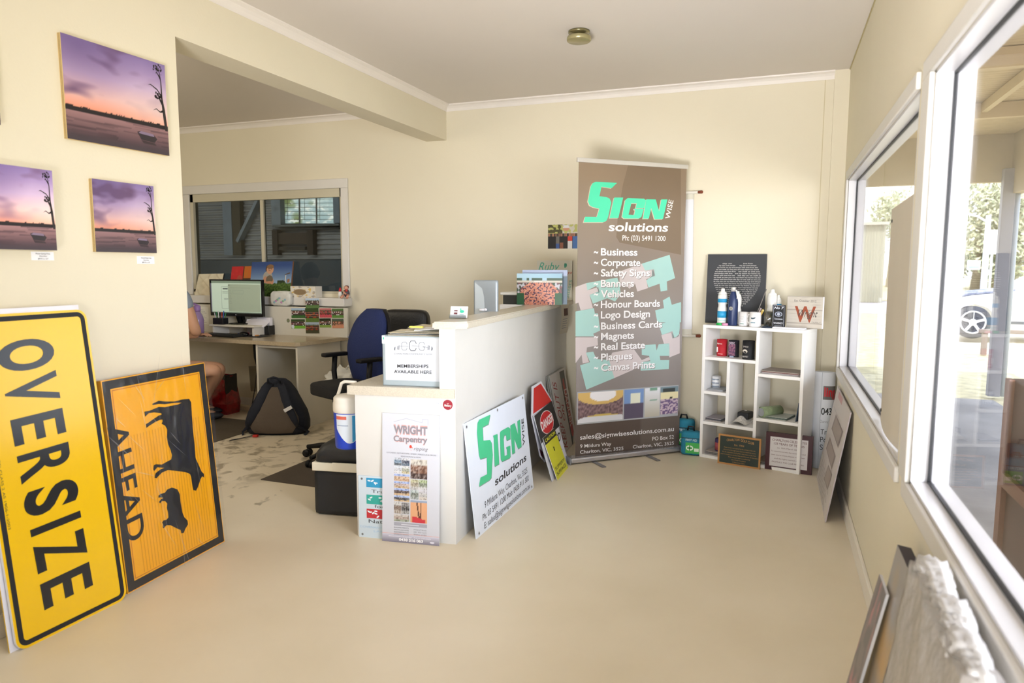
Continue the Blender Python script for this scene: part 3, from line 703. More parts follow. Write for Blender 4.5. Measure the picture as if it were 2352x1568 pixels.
calf = [(545, 838), (580, 850), (595, 880), (600, 930), (612, 1000), (625, 1030), (645, 1050), (648, 1075), (630, 1105), (620, 1130), (605, 1132), (600, 1110), (575, 1100), (555, 1090), (535, 1080), (510, 1080), (492, 1100), (485, 1095), (488, 1075), (482, 1062), (490, 1050), (510, 1045), (522, 1030), (520, 1000), (512, 970), (515, 940), (500, 925), (480, 925), (468, 940), (462, 930), (475, 912), (490, 905), (470, 900), (458, 905), (458, 890), (470, 880), (500, 870), (515, 850)]
P.ppoly([h(*c) for c in cow], '13151c', .0012); 
for l_ in limbs: P.ppoly([h(*c) for c in l_], '13151c', .0013)
P.ppoly([h(*c) for c in calf], '13151c', .0012)
P.text('AHEAD', h(130, 452), h(258, 1203), h(252, 412), '13151c', .0012, .012, px=True)
ah = P.put('cattle_sign', 'yellow road sign with cow and calf silhouettes reading AHEAD, wrapped in clear film', 'sign')
b = MB(); n = 26; rows = []        # cling film, slightly loose
for k in range(n+1):
    v = k/n; row = []
    for j in range(n+1):
        u = j/n; e = .012+.010*nz(u*5, v*5, 3)+.006*nz(u*16, v*9, 8); 
        row.append(b.bm.verts.new((-.01+u*(P.w+.02), -e, -.006+v*(P.h+.018)+(.03 if (v > .95 and u > .93) else 0))))
    rows.append(row)
for A_, B_ in zip(rows, rows[1:]):
    for j in range(n): f = b.bm.faces.new((A_[j], A_[j+1], B_[j+1], B_[j])); f.smooth = True
R = random.Random(12); fm_ = filmmat(.45); fs_ = filmmat(1.6); fi = b.mi(fm_)
for f in b.bm.faces: f.material_index = fi
for k in range(34):
    u, v = R.uniform(.02, .98), R.uniform(.03, .97); a_ = R.gauss(1.9, .5); ln = R.uniform(.03, .14); wd = R.uniform(.0008, .0035)
    p = Vector((u*P.w, -.026, v*P.h)); d_ = Vector((math.cos(a_), 0, math.sin(a_))); n_3 = Vector((-d_.z, 0, d_.x))
    b.face([p-d_*ln, p-n_3*wd, p+d_*ln, p+n_3*wd], fs_)  # pale slivers painted in as glints along the film creases
b.build('plastic_film', None, ah)['label'] = 'clear wrinkled plastic film'
# ================================================================ rear office: desk
DZ = .745
m_lam = mat('b5a58a', .22, var=.12, vscale=140, spec=.6)
m_lamL = mat('cdc5b5', .25, var=.10, vscale=160, spec=.6)
m_pan = mat('ddd8cc', .5)
dc = Zp(684, 787, DZ); dl = Zp(452, 775, DZ); dr = Vector((Yp(806, 772, YB-.02).x, YB-.02, DZ)); dirl = (dl-dc).normalized()
lx = dc+dirl*2.2
desk = thing('office_desk', 'rear office desk with speckled laminate top and open end cabinet under the shed window', 'desk', (dc.x, dc.y, 0))
def dpt(n, b, m, par=desk):
    o = b.build(n, m, par); o.matrix_basis = Matrix.Translation((-desk.location.x, -desk.location.y, 0)); return o
b = MB(); b.prism([(lx.x, lx.y), (dc.x-.03, dc.y), (dc.x, dc.y+.03), (dr.x, dr.y), (lx.x, YB-.02)], DZ-.033, DZ); dpt('desktop', b, m_lam)
pl = F(610, 992); e1 = Vector((dirl.x, dirl.y, 0)); cpx = dc+Vector((-.03, .03, 0)); cpx.z = 0
ang = math.atan2(-e1.y, -e1.x)
cw = .44; n_ = Vector((-e1.y, e1.x, 0)); n_ = n_ if n_.y > 0 else -n_
def cab(u0, u1, v0, v1, z0, z1, m, name):
    pts = [cpx+e1*u+n_*v for u, v in ((u1, v0), (u0, v0), (u0, v1), (u1, v1))]
    b = MB(); b.prism([(p.x, p.y) for p in pts], z0, z1); return dpt(name, b, m)
cab(0, .018, 0, .60, 0, DZ-.034, m_pan, 'side_panel'); cab(cw-.02, cw, 0, .60, 0, DZ-.034, m_pan, 'side_panel')
cab(.018, cw-.02, .56, .575, .02, DZ-.034, m_pan, 'back_panel'); cab(.018, cw-.02, .01, .56, DZ-.06, DZ-.034, m_pan, 'top_rail')
cab(.018, cw-.02, .03, .56, .20, .218, m_pan, 'shelf'); cab(.018, cw-.02, .01, .56, .04, .058, m_pan, 'shelf')
# things inside the cabinet
q = cpx+e1*.1+n_*.15
t = thing('crumpled_wrapper', 'crumpled white and green wrapper on the upper shelf inside the desk cabinet', 'wrapper', (q.x, q.y, .218)); b = MB(); b.ball((0, 0, .05), .06, mat('dcdcd4', .5), (1.1, 1, .8), 3, .5, 3); b.ball((.03, -.03, .03), .03, mat('b8d040', .5), (1.4, 1, .6), 2, .4); b.build('wrapper_body', None, t)
t = thing('storage_tub', 'dull lilac tub on the bottom shelf inside the desk cabinet', 'tub', (q.x-.02, q.y+.02, .058)); b = MB(); b.box((-.09, -.1, 0), (.09, .15, .11), mat('8c8aa0', .4), .01); b.build('tub_body', None, t)
# low upstand board with team photos
bdR = Yp(800, 760, YB-.16).x
y = YB-.16; q0 = Vector((-5.7, y, DZ)); q1 = Vector((Yp(798, 765, y).x, y, DZ)); q2 = Vector((-5.7, y, Yp(700, 705, y).z))
P = Pn(q0, q1, q2, .02, 'd8d4c8', rough=.45); P.put('desk_screen', 'pale low screen board standing along the back of the rear desk', 'screen')
z = lambda x, y: (420+x/4.355, 680+y/4.355)
KN = ((25, 30, 60), (235, 235, 240), (40, 40, 50)); KR = ((190, 50, 60), (200, 60, 80), (60, 50, 50)); KD = ((80, 40, 40), (50, 40, 50), (170, 60, 40))
pics = [((1088, 120, 1226, 220), 11, KN, (175, 200, 225), (60, 100, 50), 'team photo in dark blue kit, top left of the photos on the desk screen'),
        ((1230, 22, 1366, 118), 12, KN, (190, 210, 235), (90, 120, 70), 'photo of a distant crowd under sky, sticking up above the desk screen'),
        ((1230, 119, 1364, 260), 13, KD, (60, 80, 45), (90, 115, 55), 'photo of players on grass, in the middle column of the desk screen'),
        ((1370, 121, 1490, 214), 14, KR, (200, 120, 120), (190, 80, 90), 'pink-red photo of a huddle, third along the top row of the desk screen'),
        ((1494, 125, 1610, 217), 15, KN, (90, 120, 70), (90, 130, 60), 'green photo of a small white group, top right of the desk screen'),
        ((1088, 230, 1226, 323), 16, KN, (60, 80, 50), (110, 170, 60), 'bright green team photo, bottom left of the desk screen'),
        ((1232, 262, 1366, 372), 17, KD, (170, 185, 205), (70, 70, 50), 'dark photo of a seated crowd, bottom of the middle column on the desk screen'),
        ((1370, 222, 1486, 313), 18, KN, (40, 50, 35), (130, 160, 80), 'photo of players lined up on grass, third along the desk screen bottom row'),
        ((1495, 225, 1612, 320), 19, ((220, 150, 120), (230, 170, 140), (60, 45, 50)), (90, 100, 90), (200, 140, 110), 'flesh-toned group photo, bottom right of the desk screen')]
for (x0, y0, x1, y1), sd, kt, sk, gr, lb in pics:
    yy = y-.002; a_, c_, d_ = Yp(*z(x0, y1), yy), Yp(*z(x1, y1), yy), Yp(*z(x0, y0), yy)
    p_ = Pn(a_, c_, d_, .001, 'ffffff'); p_.paint(0, 0, p_.w, p_.h, 44, 32, crowd(sd, sk, gr, .72, .3, 11, 3, kt)); p_.put('team_photo', lb, 'photo', 'team photos on the desk screen')
for i_, (px, py, c_, lb) in enumerate(((662, 736, '8a8f70', 'small round green and white sticker left of the team photos'), (673, 750, 'dfe6f2', 'tiny round white sticker on the edge of the bottom left team photo'))):
    a_ = Yp(px, py, y-.003); p_ = Pn(a_-Vector((.016, 0, .016)), a_+Vector((.016, 0, -.016)), a_+Vector((-.016, 0, .016)), .001, body=False)
    p_.ell(.016, .016, .016, .018, '6d7560' if not i_ else 'dfe6f2', 0); p_.ell(.016, .016, .01, .012, c_, .0006); p_.put('sticker', lb, 'sticker')
# sheets of paper on the screen, left of the monitor
a_, c_, d_ = Yp(446, 742, y-.002), Yp(480, 745, y-.002), Yp(446, 703, y-.002)
P = Pn(a_, c_, d_, .001, 'e6e4da')
for k in range(9): P.frac(.1, .1+k*.09, .85-(k % 3)*.1, .115+k*.09, '9a9a98')
P.put('pinned_note', 'pale printed sheet pinned to the desk screen behind the purple bottle', 'paper')
def lean(bl, br, tl, Yb, Yt, t, fn, nx, ny, name, label, cat, edge=None, rough=.35, extra=None, group=None):
    a_, c_ = Yp(*bl, Yb), Yp(*br, Yb); d_ = Yp(*tl, Yt); P = Pn(a_, c_, d_, t, 'eeeeee', edge, rough)
    if fn: P.paint(0, 0, P.w, P.h, nx, ny, fn, .0006, rough)
    if extra: extra(P)
    return P.put(name, label, cat, group)
# leaning prints on the sill
def baby(x, y):
    c = (222, 214, 190); 
    if math.hypot((x-.45), (y-.62)*1.0) < .22+.04*nz(x*4, y*4): c = (236, 228, 206)
    if math.hypot((x-.6)*.8, (y-.25)*1.4) < .28: c = (232, 222, 200)
    s_ = abs(math.sin(x*9+y*6+nz(x*3, y*3)*2)); 
    return mix(c, (176, 160, 128), max(0, .35-s_)*1.4+.2*abs(nz(x*5, y*5, 7)))
lean((446, 683), (503, 683), (455, 629), YB-.10, YB-.02, .015, baby, 40, 40, 'sepia_print', 'cream sepia baby photo leaning on the window sill behind the monitor, leftmost on the sill', 'print', '2c2620')
def redp(x, y):
    c = (70, 50, 38) if x > .55 else (190, 40, 45)
    if x > .6 and y > .6: c = (190, 110, 40)
    if x > .6 and y < .5 and nz(x*18, y*18) > 0: c = (215, 205, 195)
    if math.hypot((x-.42)*1.3, y-.55) < .17: c = (175, 75, 60)
    if math.hypot((x-.5)*1.1, y-.15) < .2: c = (215, 140, 95)
    return mix(c, (230, 60, 60), max(0, nz(x*10, y*10)*.4))
lean((525, 682), (573, 682), (528, 612), YB-.09, YB-.02, .012, redp, 40, 40, 'red_print', 'red and brown portrait print on the sill, between the sepia print and the toddler canvas', 'print', '2b2119')
def field(x, y):
    if y < .4+.01*nz(x*8, 1): return mix((40, 62, 24), (96, 124, 58), .5+nz(x*30, y*22)*.9+y*.4)
    c = mix((150, 178, 205), (52, 78, 135), (y-.4)/.5)
    if .66 < x < .86 and y < .47+.03*nz(x*22, 2): c = (44, 60, 40)
    return c
def toddler(P):
    w, h_ = P.w, P.h
    def E(u, v, a, c, col, l=.0012, r=0.): P.ell(u*w, v*h_, a*w, c*h_, col, l, 20, r)
    E(.42, .58, .115, .16, 'a9a49c'); E(.47, .50, .085, .12, '6f6250', .0014); E(.36, .50, .045, .1, 'c58f70', .0013, -.3); E(.53, .46, .045, .1, 'c58f70', .0013, .3); E(.47, .42, .10, .035, 'c9906e', .0015)
    E(.40, .80, .04, .1, '4e3526', .0011); E(.47, .78, .085, .125, 'cf9d7e', .0016); E(.47, .86, .085, .065, '8a6647', .0018); E(.455, .75, .03, .008, '6b3f30', .0019); E(.44, .79, .012, .008, '3f281f', .0019); E(.505, .79, .012, .008, '3f281f', .0019)
    P.poly([(.85*w, .42*h_), (.87*w, .42*h_), (.87*w, .62*h_), (.85*w, .62*h_)], 'd8d4cc', .0012); P.poly([(.83*w, .62*h_), (.96*w, .66*h_), (.96*w, .7*h_), (.83*w, .64*h_)], '5a4a3c', .0012); P.poly([(.9*w, .4*h_), (.96*w, .42*h_), (.96*w, .52*h_), (.9*w, .5*h_)], '9a6a4c', .0012)
lean((572, 683), (666, 683), (574.5, 602), YB-.085, YB-.02, .018, field, 70, 60, 'toddler_canvas', 'large canvas of a toddler on green grass under blue sky on the sill', 'print', '8c6242', extra=toddler)
# tissue box, wipes pack, glue, figurine on the sill
a_ = Yp(667, 684, YB-.13); c_ = Yp(724, 685, YB-.13); H = Yp(667, 657, YB-.13).z-SILL
t = thing('tissue_box', 'tissue box with grey and yellow pattern on the sill beside the toddler canvas', 'tissue box', (a_.x, YB-.125, SILL))
P = Pn((0, 0, 0), (c_.x-a_.x, 0, 0), (0, 0, H), .10, 'e2dcd0')
P.paint(0, 0, P.w, P.h, 50, 30, lambda x, y: (222, 190, 110) if nz(x*7, y*5, 3) > .3 else (176, 170, 162) if nz(x*7+4, y*5, 6) > .28 else (228, 222, 210), .0006)
P.ell(P.w*.38, P.h*.48, P.w*.27, P.h*.28, 'a8906c', .0012); P.ell(P.w*.38, P.h*.48, P.w*.23, P.h*.22, '8f7a5c', .0016)
P.put('carton', parent=t)
a_ = Yp(645, 705, YB-.17)
t = thing('nappy_pack', 'white pack with small blue and pink pattern slumped over the sill beside the tissue box', 'pack', (a_.x, YB-.155, DZ+.262))
b = MB(); b.ball((0, 0, 0), 1, mat('d5d6d0', .45, var=.12, vscale=18), (1, 1, 1), 4)
for v in b.bm.verts: v.co = Vector([math.copysign(abs(c_)**.5, c_)*k_ for c_, k_ in zip(v.co, (.115, .03, .07))])+Vector((0, 0, .075+.012*nz(v.co.x*3, v.co.z*3)))
for k in range(7): b.ball((-.06+.02*k, -.029-.001*(k % 3), .04+.013*((k*5) % 4)), .011, mat(('8fb4c8', 'c890c0', '8fc0a0')[k % 3], .5), (1.3, .5, 1), 1)
b.build('pack_body', None, t)
a_ = Yp(780, 685, YB-.12); t = thing('glue_bottle', 'small white glue bottle with a red cap at the right end of the sill', 'bottle', (a_.x, YB-.11, SILL))
b = MB(); b.lathe([(0, 0), (.016, 0), (.017, .045), (.01, .06), (.008, .062)], mat('e9e8e4', .4)); b.build('body', None, t)
b = MB(); b.lathe([(.012, .06), (.011, .075), (.004, .095), (0, .096)], mat('c8202a', .4)); b.build('cap', None, t)
a_ = Yp(795, 688, YB-.12); t = thing('figurine', 'little seated ceramic figurine on the very right end of the sill', 'figurine', (a_.x, YB-.11, SILL))
b = MB(); fl = mat('d79c84', .5); b.ball((0, 0, .045), .03, mat('4c4650', .6), (1, .8, 1.3)); b.ball((0, -.005, .092), .02, fl); b.ball((0, .004, .1), .021, mat('6d4a3c', .7), (1, 1, .8)); b.tube([(-.02, -.01, .03), (-.035, -.04, .005)], .011, fl); b.tube([(.02, -.01, .03), (.03, -.04, .005)], .011, fl); b.tube([(-.02, -.01, .065), (.0, -.03, .045), (.015, -.03, .04)], .008, fl); b.ball((.012, -.02, .07), .012, mat('c03a34', .6)); b.build('figure', None, t)
# monitor on riser
t = thing('desk_riser', 'white monitor riser shelf on the rear desk', 'riser', (0, 0, 0))
ry = 5.08; r0, r1 = Yp(484, 745, ry), Yp(587, 748, ry); RZ = Yp(530, 746, ry).z; t.location = (r0.x, ry, DZ)
b = MB(); b.box((0, -.02, RZ-DZ-.016), (r1.x-r0.x, .2, RZ-DZ), mat('e4ded0', .4), .003); b.build('shelf', None, t)
for k in (0.02, r1.x-r0.x-.04):
    b = MB(); b.box((k, .0, 0), (k+.02, .19, RZ-DZ-.016), mat('f0ece4', .4)); b.build('support', None, t)
my = 5.19; m0, m1, mt_ = Yp(484, 724, my), Yp(604, 724, my), Yp(484, 641, my)
t = thing('computer_monitor', 'black widescreen monitor showing a pale document, standing on the white riser', 'monitor', ((m0.x+m1.x)/2, my, RZ))
W = m1.x-m0.x; H = mt_.z-m0.z; zb = m0.z-RZ
P = Pn((-W/2, 0, zb), (W/2, 0, zb), (-W/2, 0, zb+H), .03, '101014', rough=.3); P.put('casing', parent=t)
P = Pn((-W/2+.014, -.002, zb+.028), (W/2-.014, -.002, zb+.028), (-W/2+.014, -.002, zb+H-.014), .002, 'b9cdb9'); P.mats[0] = mat('aebfae', .3, emis=.35)
P.frac(0, .93, 1, 1, '8fa898'); P.frac(0, 0, 1, .03, '6c7c74'); P.frac(0, 0, .02, 1, '7d7f9a')
P.ring(.22*P.w, .14*P.h, .36*P.w, .82*P.h, .002, '6a7678', .0008); P.frac(.36, .05, .99, .9, 'b4c6b4', .001)
P.frac(.25, .74, .35, .77, '4a5458'); P.frac(.24, .66, .35, .67, '6a7678'); P.frac(.24, .62, .35, .63, '6a7678'); P.frac(.27, .45, .35, .46, '6a7678'); P.frac(.27, .42, .35, .43, '6a7678'); P.frac(.36, .86, .39, .88, '2a3a78')
P.ring(.45*P.w, .6*P.h, .66*P.w, .72*P.h, .0015, '93aba4', .0014); P.frac(.4, .78, .8, .79, '9aae9e', .0014)
for k in range(9): P.frac(.38, .3+.05*k, .43-.01*(k % 3), .31+.05*k, '9fb0a2', .0014)
P.put('screen', parent=t)
P = Pn((-.012, -.003, zb+.008), (.012, -.003, zb+.008), (-.012, -.003, zb+.02), .001, body=False); P.ell(.007, .006, .004, .005, 'b8b8bc', 0); P.line('LG', .012, .022, .002, .008, 'b8b8bc'); P.put('badge', parent=t)
b = MB(); b.bar((.02, .03, .01), (-.01, .03, zb+.04), .05, .02, mat('0c0c0e', .25)); b.bar((.07, .03, .01), (.04, .03, zb+.04), .02, .015, mat('0c0c0e', .25)); b.build('neck', None, t)
b = MB(); b.lathe([(0, 0), (.11, 0), (.11, .008), (0, .014)], mat('0c0c0e', .2), 28, (.03, .02, 0), sx=1.1, sy=.8); b.build('base', None, t)
# pen holder and small things on the riser
t = thing('pen_holder', 'black mesh pen holder full of pens at the left end of the riser', 'pen holder', (r0.x+.09, ry+.03, RZ))
b = MB(); b.box((-.06, -.035, 0), (.06, .035, .06), mat('17181c', .4), .004); b.build('holder', None, t)
for k, c_ in enumerate(('c8cdd8', '1d7a4a', 'd8d8dc', '24262c', 'c23838', '2a5db0', '1f8050')):
    b = MB(); x = -.05+k*.016; b.tube([(x, 0, .02), (x+.012*(k-3)*.5, .0, .105+.01*(k % 3))], .004, mat(c_, .4)); b.build('pen', None, t)
for nme, lb, x, c_, s_ in (('eraser', 'blue and red eraser block under the riser', .30, '24305e', (.055, .03, .022)), ('tape_roll', 'dark red tape box under the riser beside the eraser', .37, '7a2a30', (.04, .03, .03)), ('sticky_notes', 'orange sticky note pad under the right end of the riser', .47, 'c98a4a', (.05, .03, .012))):
    b = MB(); b.box((0, 0, 0), s_, mat(c_, .5), .003); o = b.build(nme); o.location = (r0.x+x, ry+.01, DZ); tag(o, lb, 'stationery')
# keyboard and mouse
k0, k1 = Zp(463, 771, DZ), Zp(536, 776, DZ)
t = thing('keyboard', 'black computer keyboard at the front edge of the rear desk', 'keyboard', (k1.x, k1.y, DZ), math.atan2(k0.y-k1.y, k0.x-k1.x)+PI)
b = MB(); b.box((-.44, -.0, 0), (0, .15, .015), mat('101114', .4), .004); b.build('body', None, t)
b = MB(); km = mat('1e2024', .5)
for r in range(5):
    for k in range(19): b.box((-.432+k*.0225, .012+r*.026, .014), (-.432+k*.0225+.019, .012+r*.026+.021, .020), km)
b.build('keys', None, t)['kind'] = 'stuff'
q = Zp(572, 773, DZ); b = MB(); b.box((-.12, -.07, 0), (.12, .1, .003), None); o = b.build('mouse_mat', mat('1d1e20', .7)); o.location = (q.x+.03, q.y+.03, DZ); tag(o, 'thin black mouse mat under the mouse', 'mouse mat')
q = Zp(553, 772, DZ); t = thing('computer_mouse', 'black mouse on the mat right of the keyboard', 'mouse', (q.x, q.y+.04, DZ+.003)); b = MB(); b.ball((0, 0, .012), .035, mat('0e0f12', .25), (1.5, .9, .65), 3)
for v in b.bm.verts: v.co.z = max(v.co.z, 0)
b.build('shell', None, t); b = MB(); b.tube([(.05, .0, .01), (.09, .05, .004), (.13, .08, .004), (.16, .14, .004)], .0022, mat('0e0f12', .4)); b.build('cable', None, t)
# stacked black boxes with white paper over them, tape, note pad
q = Zp(602, 769, DZ); t = thing('card_terminal', 'squat black desk organiser in front of the white papers', 'organiser', (q.x, q.y, DZ)); b = MB(); b.box((-.085, 0, 0), (.0, .08, .075), mat('0f1013', .35), .008); b.box((0, .0, 0), (.08, .09, .088), mat('0c0d10', .3), .006); b.box((-.07, -.004, .05), (-.02, .0, .065), mat('2a2c30', .4)); b.build('body', None, t)
q0 = Zp(590, 752, DZ+.05)
b = MB(); A_ = []
for k in range(9):
    u = k/8; A_.append([b.bm.verts.new((u*.26, .12*v_+.02*u, .125+.045*math.sin(u*PI*.8+.3)-.09*(1-v_)*(1-u*.3))) for v_ in (0, .5, 1)])
for r_, s_ in zip(A_, A_[1:]):
    for k in range(2): f = b.bm.faces.new((r_[k], s_[k], s_[k+1], r_[k+1])); f.smooth = True
b.box((.12, .1, 0), (.27, .13, .16)); b.box((.0, .1, 0), (.13, .13, .14))
o = b.build('white_papers', mat('eceaf4', .5)); o.location = (q0.x-.0, 5.14, DZ); tag(o, 'curled white papers standing behind the black organiser', 'papers')
q = Zp(634, 762, DZ); t = thing('tape_dispenser', 'white roll of tape lying beside the papers', 'tape', (q.x, q.y+.03, DZ)); b = MB(); b.lathe([(.012, -.012), (.03, -.012), (.03, .012), (.012, .012), (.012, -.012)], mat('e6e2d4', .4), 20, (0, 0, .03), (0, 1, 0)); b.build('roll', None, t)
q = Zp(622, 763, DZ); b = MB(); b.tube([(-.03, 0, .008), (.03, .01, .008)], .008, mat('c8b020', .5)); o = b.build('highlighter'); o.location = (q.x, q.y, DZ); tag(o, 'yellow highlighter between the organiser and the tape', 'pen')
q = Zp(646, 763, DZ); b = MB(); b.box((-.02, 0, 0), (.02, .03, .012), mat('101114', .4), .003); o = b.build('binder_clip'); o.location = (q.x, q.y, DZ); tag(o, 'small black clip right of the tape', 'clip')
q = Zp(676, 765, DZ); b = MB(); b.box((-.09, -.05, 0), (.11, .06, .002)); o = b.build('paper_slip', mat('8d7a62', .5)); o.location = (q.x, q.y+.02, DZ); tag(o, 'brown paper slip lying flat in front of the team photos', 'paper')
# blue cable on the desk
pts = [(741, 767), (745, 763), (757, 762), (775, 764), (790, 768), (800, 774)]
b = MB(); b.tube([tuple(Zp(x, y_, DZ+.006)) for x, y_ in pts], .004, mat('23488c', .4)); q = Zp(767, 766, DZ+.01); b.box((q.x-.03, q.y-.01, DZ), (q.x+.04, q.y+.02, DZ+.02), mat('1f4fa8', .4), .003); b.tube([tuple(Zp(x, y_-3, DZ+.008)) for x, y_ in pts[2:]], .003, mat('b8303a', .4))
tag(b.build('usb_cable'), 'looped blue and red cable at the right end of the rear desk', 'cable')
# purple bottle
q = Yp(455, 757, 4.98); t = thing('drink_bottle', 'translucent purple drink bottle at the left end of the rear desk', 'bottle', (q.x, 4.98, DZ))
k_ = Yp(455, 698, 4.98).z-DZ
b = MB(); b.lathe([(0, 0), (.045, 0), (.052, .02), (.053, k_*.5), (.045, k_*.62), (.026, k_*.76), (.024, k_*.78)], mat('a98cc0', .25, trans=.25), 28); b.build('body', None, t)
b = MB(); b.lathe([(.028, k_*.77), (.030, k_*.79), (.030, k_*.93), (.022, k_*.96), (0, k_*.96)], mat('9673b0', .35), 24); b.build('cap', None, t)
b = MB(); b.tube([(.01, 0, k_*.95), (-.03, 0, k_*1.0), (-.065, 0, k_*1.01)], .009, mat('9673b0', .35)); b.build('spout', None, t)
# cables below the desk, wall plate
b = MB(); m_k = mat('141416', .5)
yb2 = YB-.16
b.tube([Yp(584, 790, 5.0), Yp(586, 820, 5.05), Yp(594, 850, 5.1), Yp(598, 890, 5.1)], .012, m_k); b.tube([Yp(598, 792, 5.0), Yp(590, 850, 5.1), Yp(586, 890, 5.15), Yp(578, 935, 5.25)], .004, m_k); b.tube([Yp(588, 780, 5.0), Yp(585, 820, 5.1), Yp(606, 860, 5.1)], .004, m_k)
tag(b.build('power_cables'), 'black power cables hanging under the rear desk beside the cabinet', 'cables')
a_, c_, d_ = Yp(576, 898, YB-.02), Yp(598, 898, YB-.02), Yp(576, 841, YB-.02)
P = Pn(a_, c_, d_, .01, '8f8770'); P.frac(.1, .1, .9, .9, '857d66'); P.put('wall_plate', 'grey-brown rectangular service plate on the wall under the rear desk', 'plate')
q = F(567, 944); b = MB(); b.box((-.14, -.03, 0), (.14, .03, .045), None, .005); o = b.build('power_board', mat('dcd0b8', .5)); o.location = (q.x, q.y+.02, 0); o.rotation_euler = (0, 0, -.25); tag(o, 'white power board on the floor under the rear desk', 'power board')
# mats
b = MB(); b.box((-5.6, 3.85, 0), (-4.09, 4.93, .006)); tag(b.build('floor_mat', mat('5d5345', .95, bump=.6, bscale=400, var=.08)), 'dark brown carpet mat under the seated person', 'mat')
q = F(599, 1102); b = MB(); b.box((q.x, q.y, 0), (q.x+.95, q.y+1.25, .006)); tag(b.build('floor_mat', mat('574d43', .95, bump=.6, bscale=400, var=.08)), 'dark brown carpet mat behind the counter, one corner showing beside the cooler', 'mat')
# red bag
q = F(505, 944); t = thing('shopping_bag', 'glossy red shopping bag standing under the rear desk against the wall', 'bag', (q.x+.02, q.y-.03, 0))
b = MB(); n = 8
for s_ in (0,):
    A_ = []
    for zz, w_, d_ in ((0, .17, .08), (.1, .18, .09), (.2, .165, .085), (.3, .155, .07), (.36, .16, .06)):
        A_.append([b.bm.verts.new((w_*sx+.01*nz(zz*9, sx*3), d_*sy+.012*nz(zz*7, sy*2, sx), zz)) for sx, sy in ((-1, -1), (-.3, -1.15), (.4, -1.1), (1, -1), (1.03, 0), (1, 1), (0, 1.1), (-1, 1))])
    for r_, s2 in zip(A_, A_[1:]):
        for k in range(8): f = b.bm.faces.new((r_[k], r_[(k+1) % 8], s2[(k+1) % 8], s2[k]))
    b.bm.faces.new(A_[0])
b.build('bag_body', mat('8a0f16', .2, bump=.6, bscale=25, var=.35, vscale=25, spec=.7), t)
b = MB(); b.box((-.16, -.075, .33), (.165, -.07, .38)); b.box((.155, -.08, .02), (.165, .07, .37)); b.build('trim_band', mat('15100f', .4), t)
b = MB(); b.tube([(-.07, -.07, .35), (-.05, -.07, .45), (.05, -.07, .45), (.07, -.07, .35)], .007, mat('15100f', .4)); b.build('handle', None, t)
# ---------------------------------------------------------------- backpack
q = F(622, 1000); BP_ = thing('backpack', 'navy and grey-brown backpack slumped upright on the floor in front of the desk cabinet', 'backpack', (q.x, q.y+.06, 0), .38)
hh = F(622, 1003); Hb = .475
navy = mat('161c2c', .8, bump=.4, bscale=60, var=.15); taup = mat('5c5148', .85, bump=.3, bscale=60, var=.08)
b = MB(); rows = []; prof = [(0, .235, .10), (.04, .262, .135), (.10, .262, .145), (.18, .235, .14), (.27, .19, .125), (.35, .145, .10), (.41, .105, .075), (.445, .06, .04)]
for zz, w_, d_ in prof:
    row = []
    for k in range(28):
        a = 2*PI*k/28; c_, s_ = math.cos(a), math.sin(a); e = .75
        row.append(b.bm.verts.new((w_*math.copysign(abs(c_)**e, c_)+.008*nz(zz*9, a, 4), .06+zz*.12+d_*math.copysign(abs(s_)**e, s_)+.006*nz(zz*12, a*2, 2), zz)))
    rows.append(row)
for A_, B_ in zip(rows, rows[1:]):
    for k in range(28): f = b.bm.faces.new((A_[k], A_[(k+1) % 28], B_[(k+1) % 28], B_[k])); f.smooth = True
b.bm.faces.new(rows[0]); b.bm.faces.new(rows[-1]); b.build('body', navy, BP_)
def front(x, z_, lift=0.):   # point on the near face of the pack
    for (z0_, w0, d0), (z1_, w1, d1) in zip(prof, prof[1:]):
        if z0_ <= z_ <= z1_: t_ = (z_-z0_)/(z1_-z0_); w_ = w0+(w1-w0)*t_; d_ = d0+(d1-d0)*t_; break
    else: w_, d_ = prof[-1][1:]
    c_ = min(.98, abs(x)/w_); a = math.acos(min(1, c_**(1/.75))); return (x, .06+z_*.12-d_*math.sin(a)**.75-lift, z_)
b = MB(); rows = []
for k in range(15):
    z_ = .02+.37*k/14; w_ = .205*(1-(k/14)**1.6)+.035; w_ = min(w_, .205*(.75+.25*min(1, k/3)))
    rows.append([b.bm.verts.new(front(w_*(-1+2*j/12), z_, .010+.008*math.sin(PI*j/12))) for j in range(13)])
for A_, B_ in zip(rows, rows[1:]):
    for k in range(12): f = b.bm.faces.new((A_[k], A_[k+1], B_[k+1], B_[k])); f.smooth = True
b.build('back_panel', taup, BP_)
for sx in (-1, 1):
    b = MB(); pts = [front(sx*x, z_, .028) for x, z_ in ((.035, .425), (.07, .38), (.10, .30), (.135, .22), (.175, .14), (.20, .08))]; b.tube(pts, [.03, .036, .038, .036, .028, .014], navy, 10, (0, -1, .1)); st = b.build('strap', None, BP_)
    if sx > 0:
        b = MB(); p_ = Vector(front(.13, .225, .045)); b.box(p_-Vector((.035, .003, .014)), p_+Vector((.035, .003, .014)), mat('e6e6ea', .5), 0, Matrix.Rotation(-.5, 3, 'Y')); b.build('label_tab', None, st)
    b = MB(); b.tube([front(sx*.20, .08, .02), front(sx*.235, .05, .01), (sx*.27, .0, .02), (sx*.25, -.05, .004)], .012, navy, 8, (0, -1, .1)); b.build('webbing', None, BP_)
b = MB(); b.tube([(-.05, -.0, .425), (-.045, -.01, .462), (0, -.012, .475), (.045, -.01, .462), (.05, 0, .425)], .009, navy); b.build('handle', None, BP_)
b = MB(); b.tube([(-.14, -.09, .012), (-.22, -.16, .006), (-.29, -.23, .005)], .008, navy, 8, (0, 0, 1)); b.build('webbing', None, BP_)
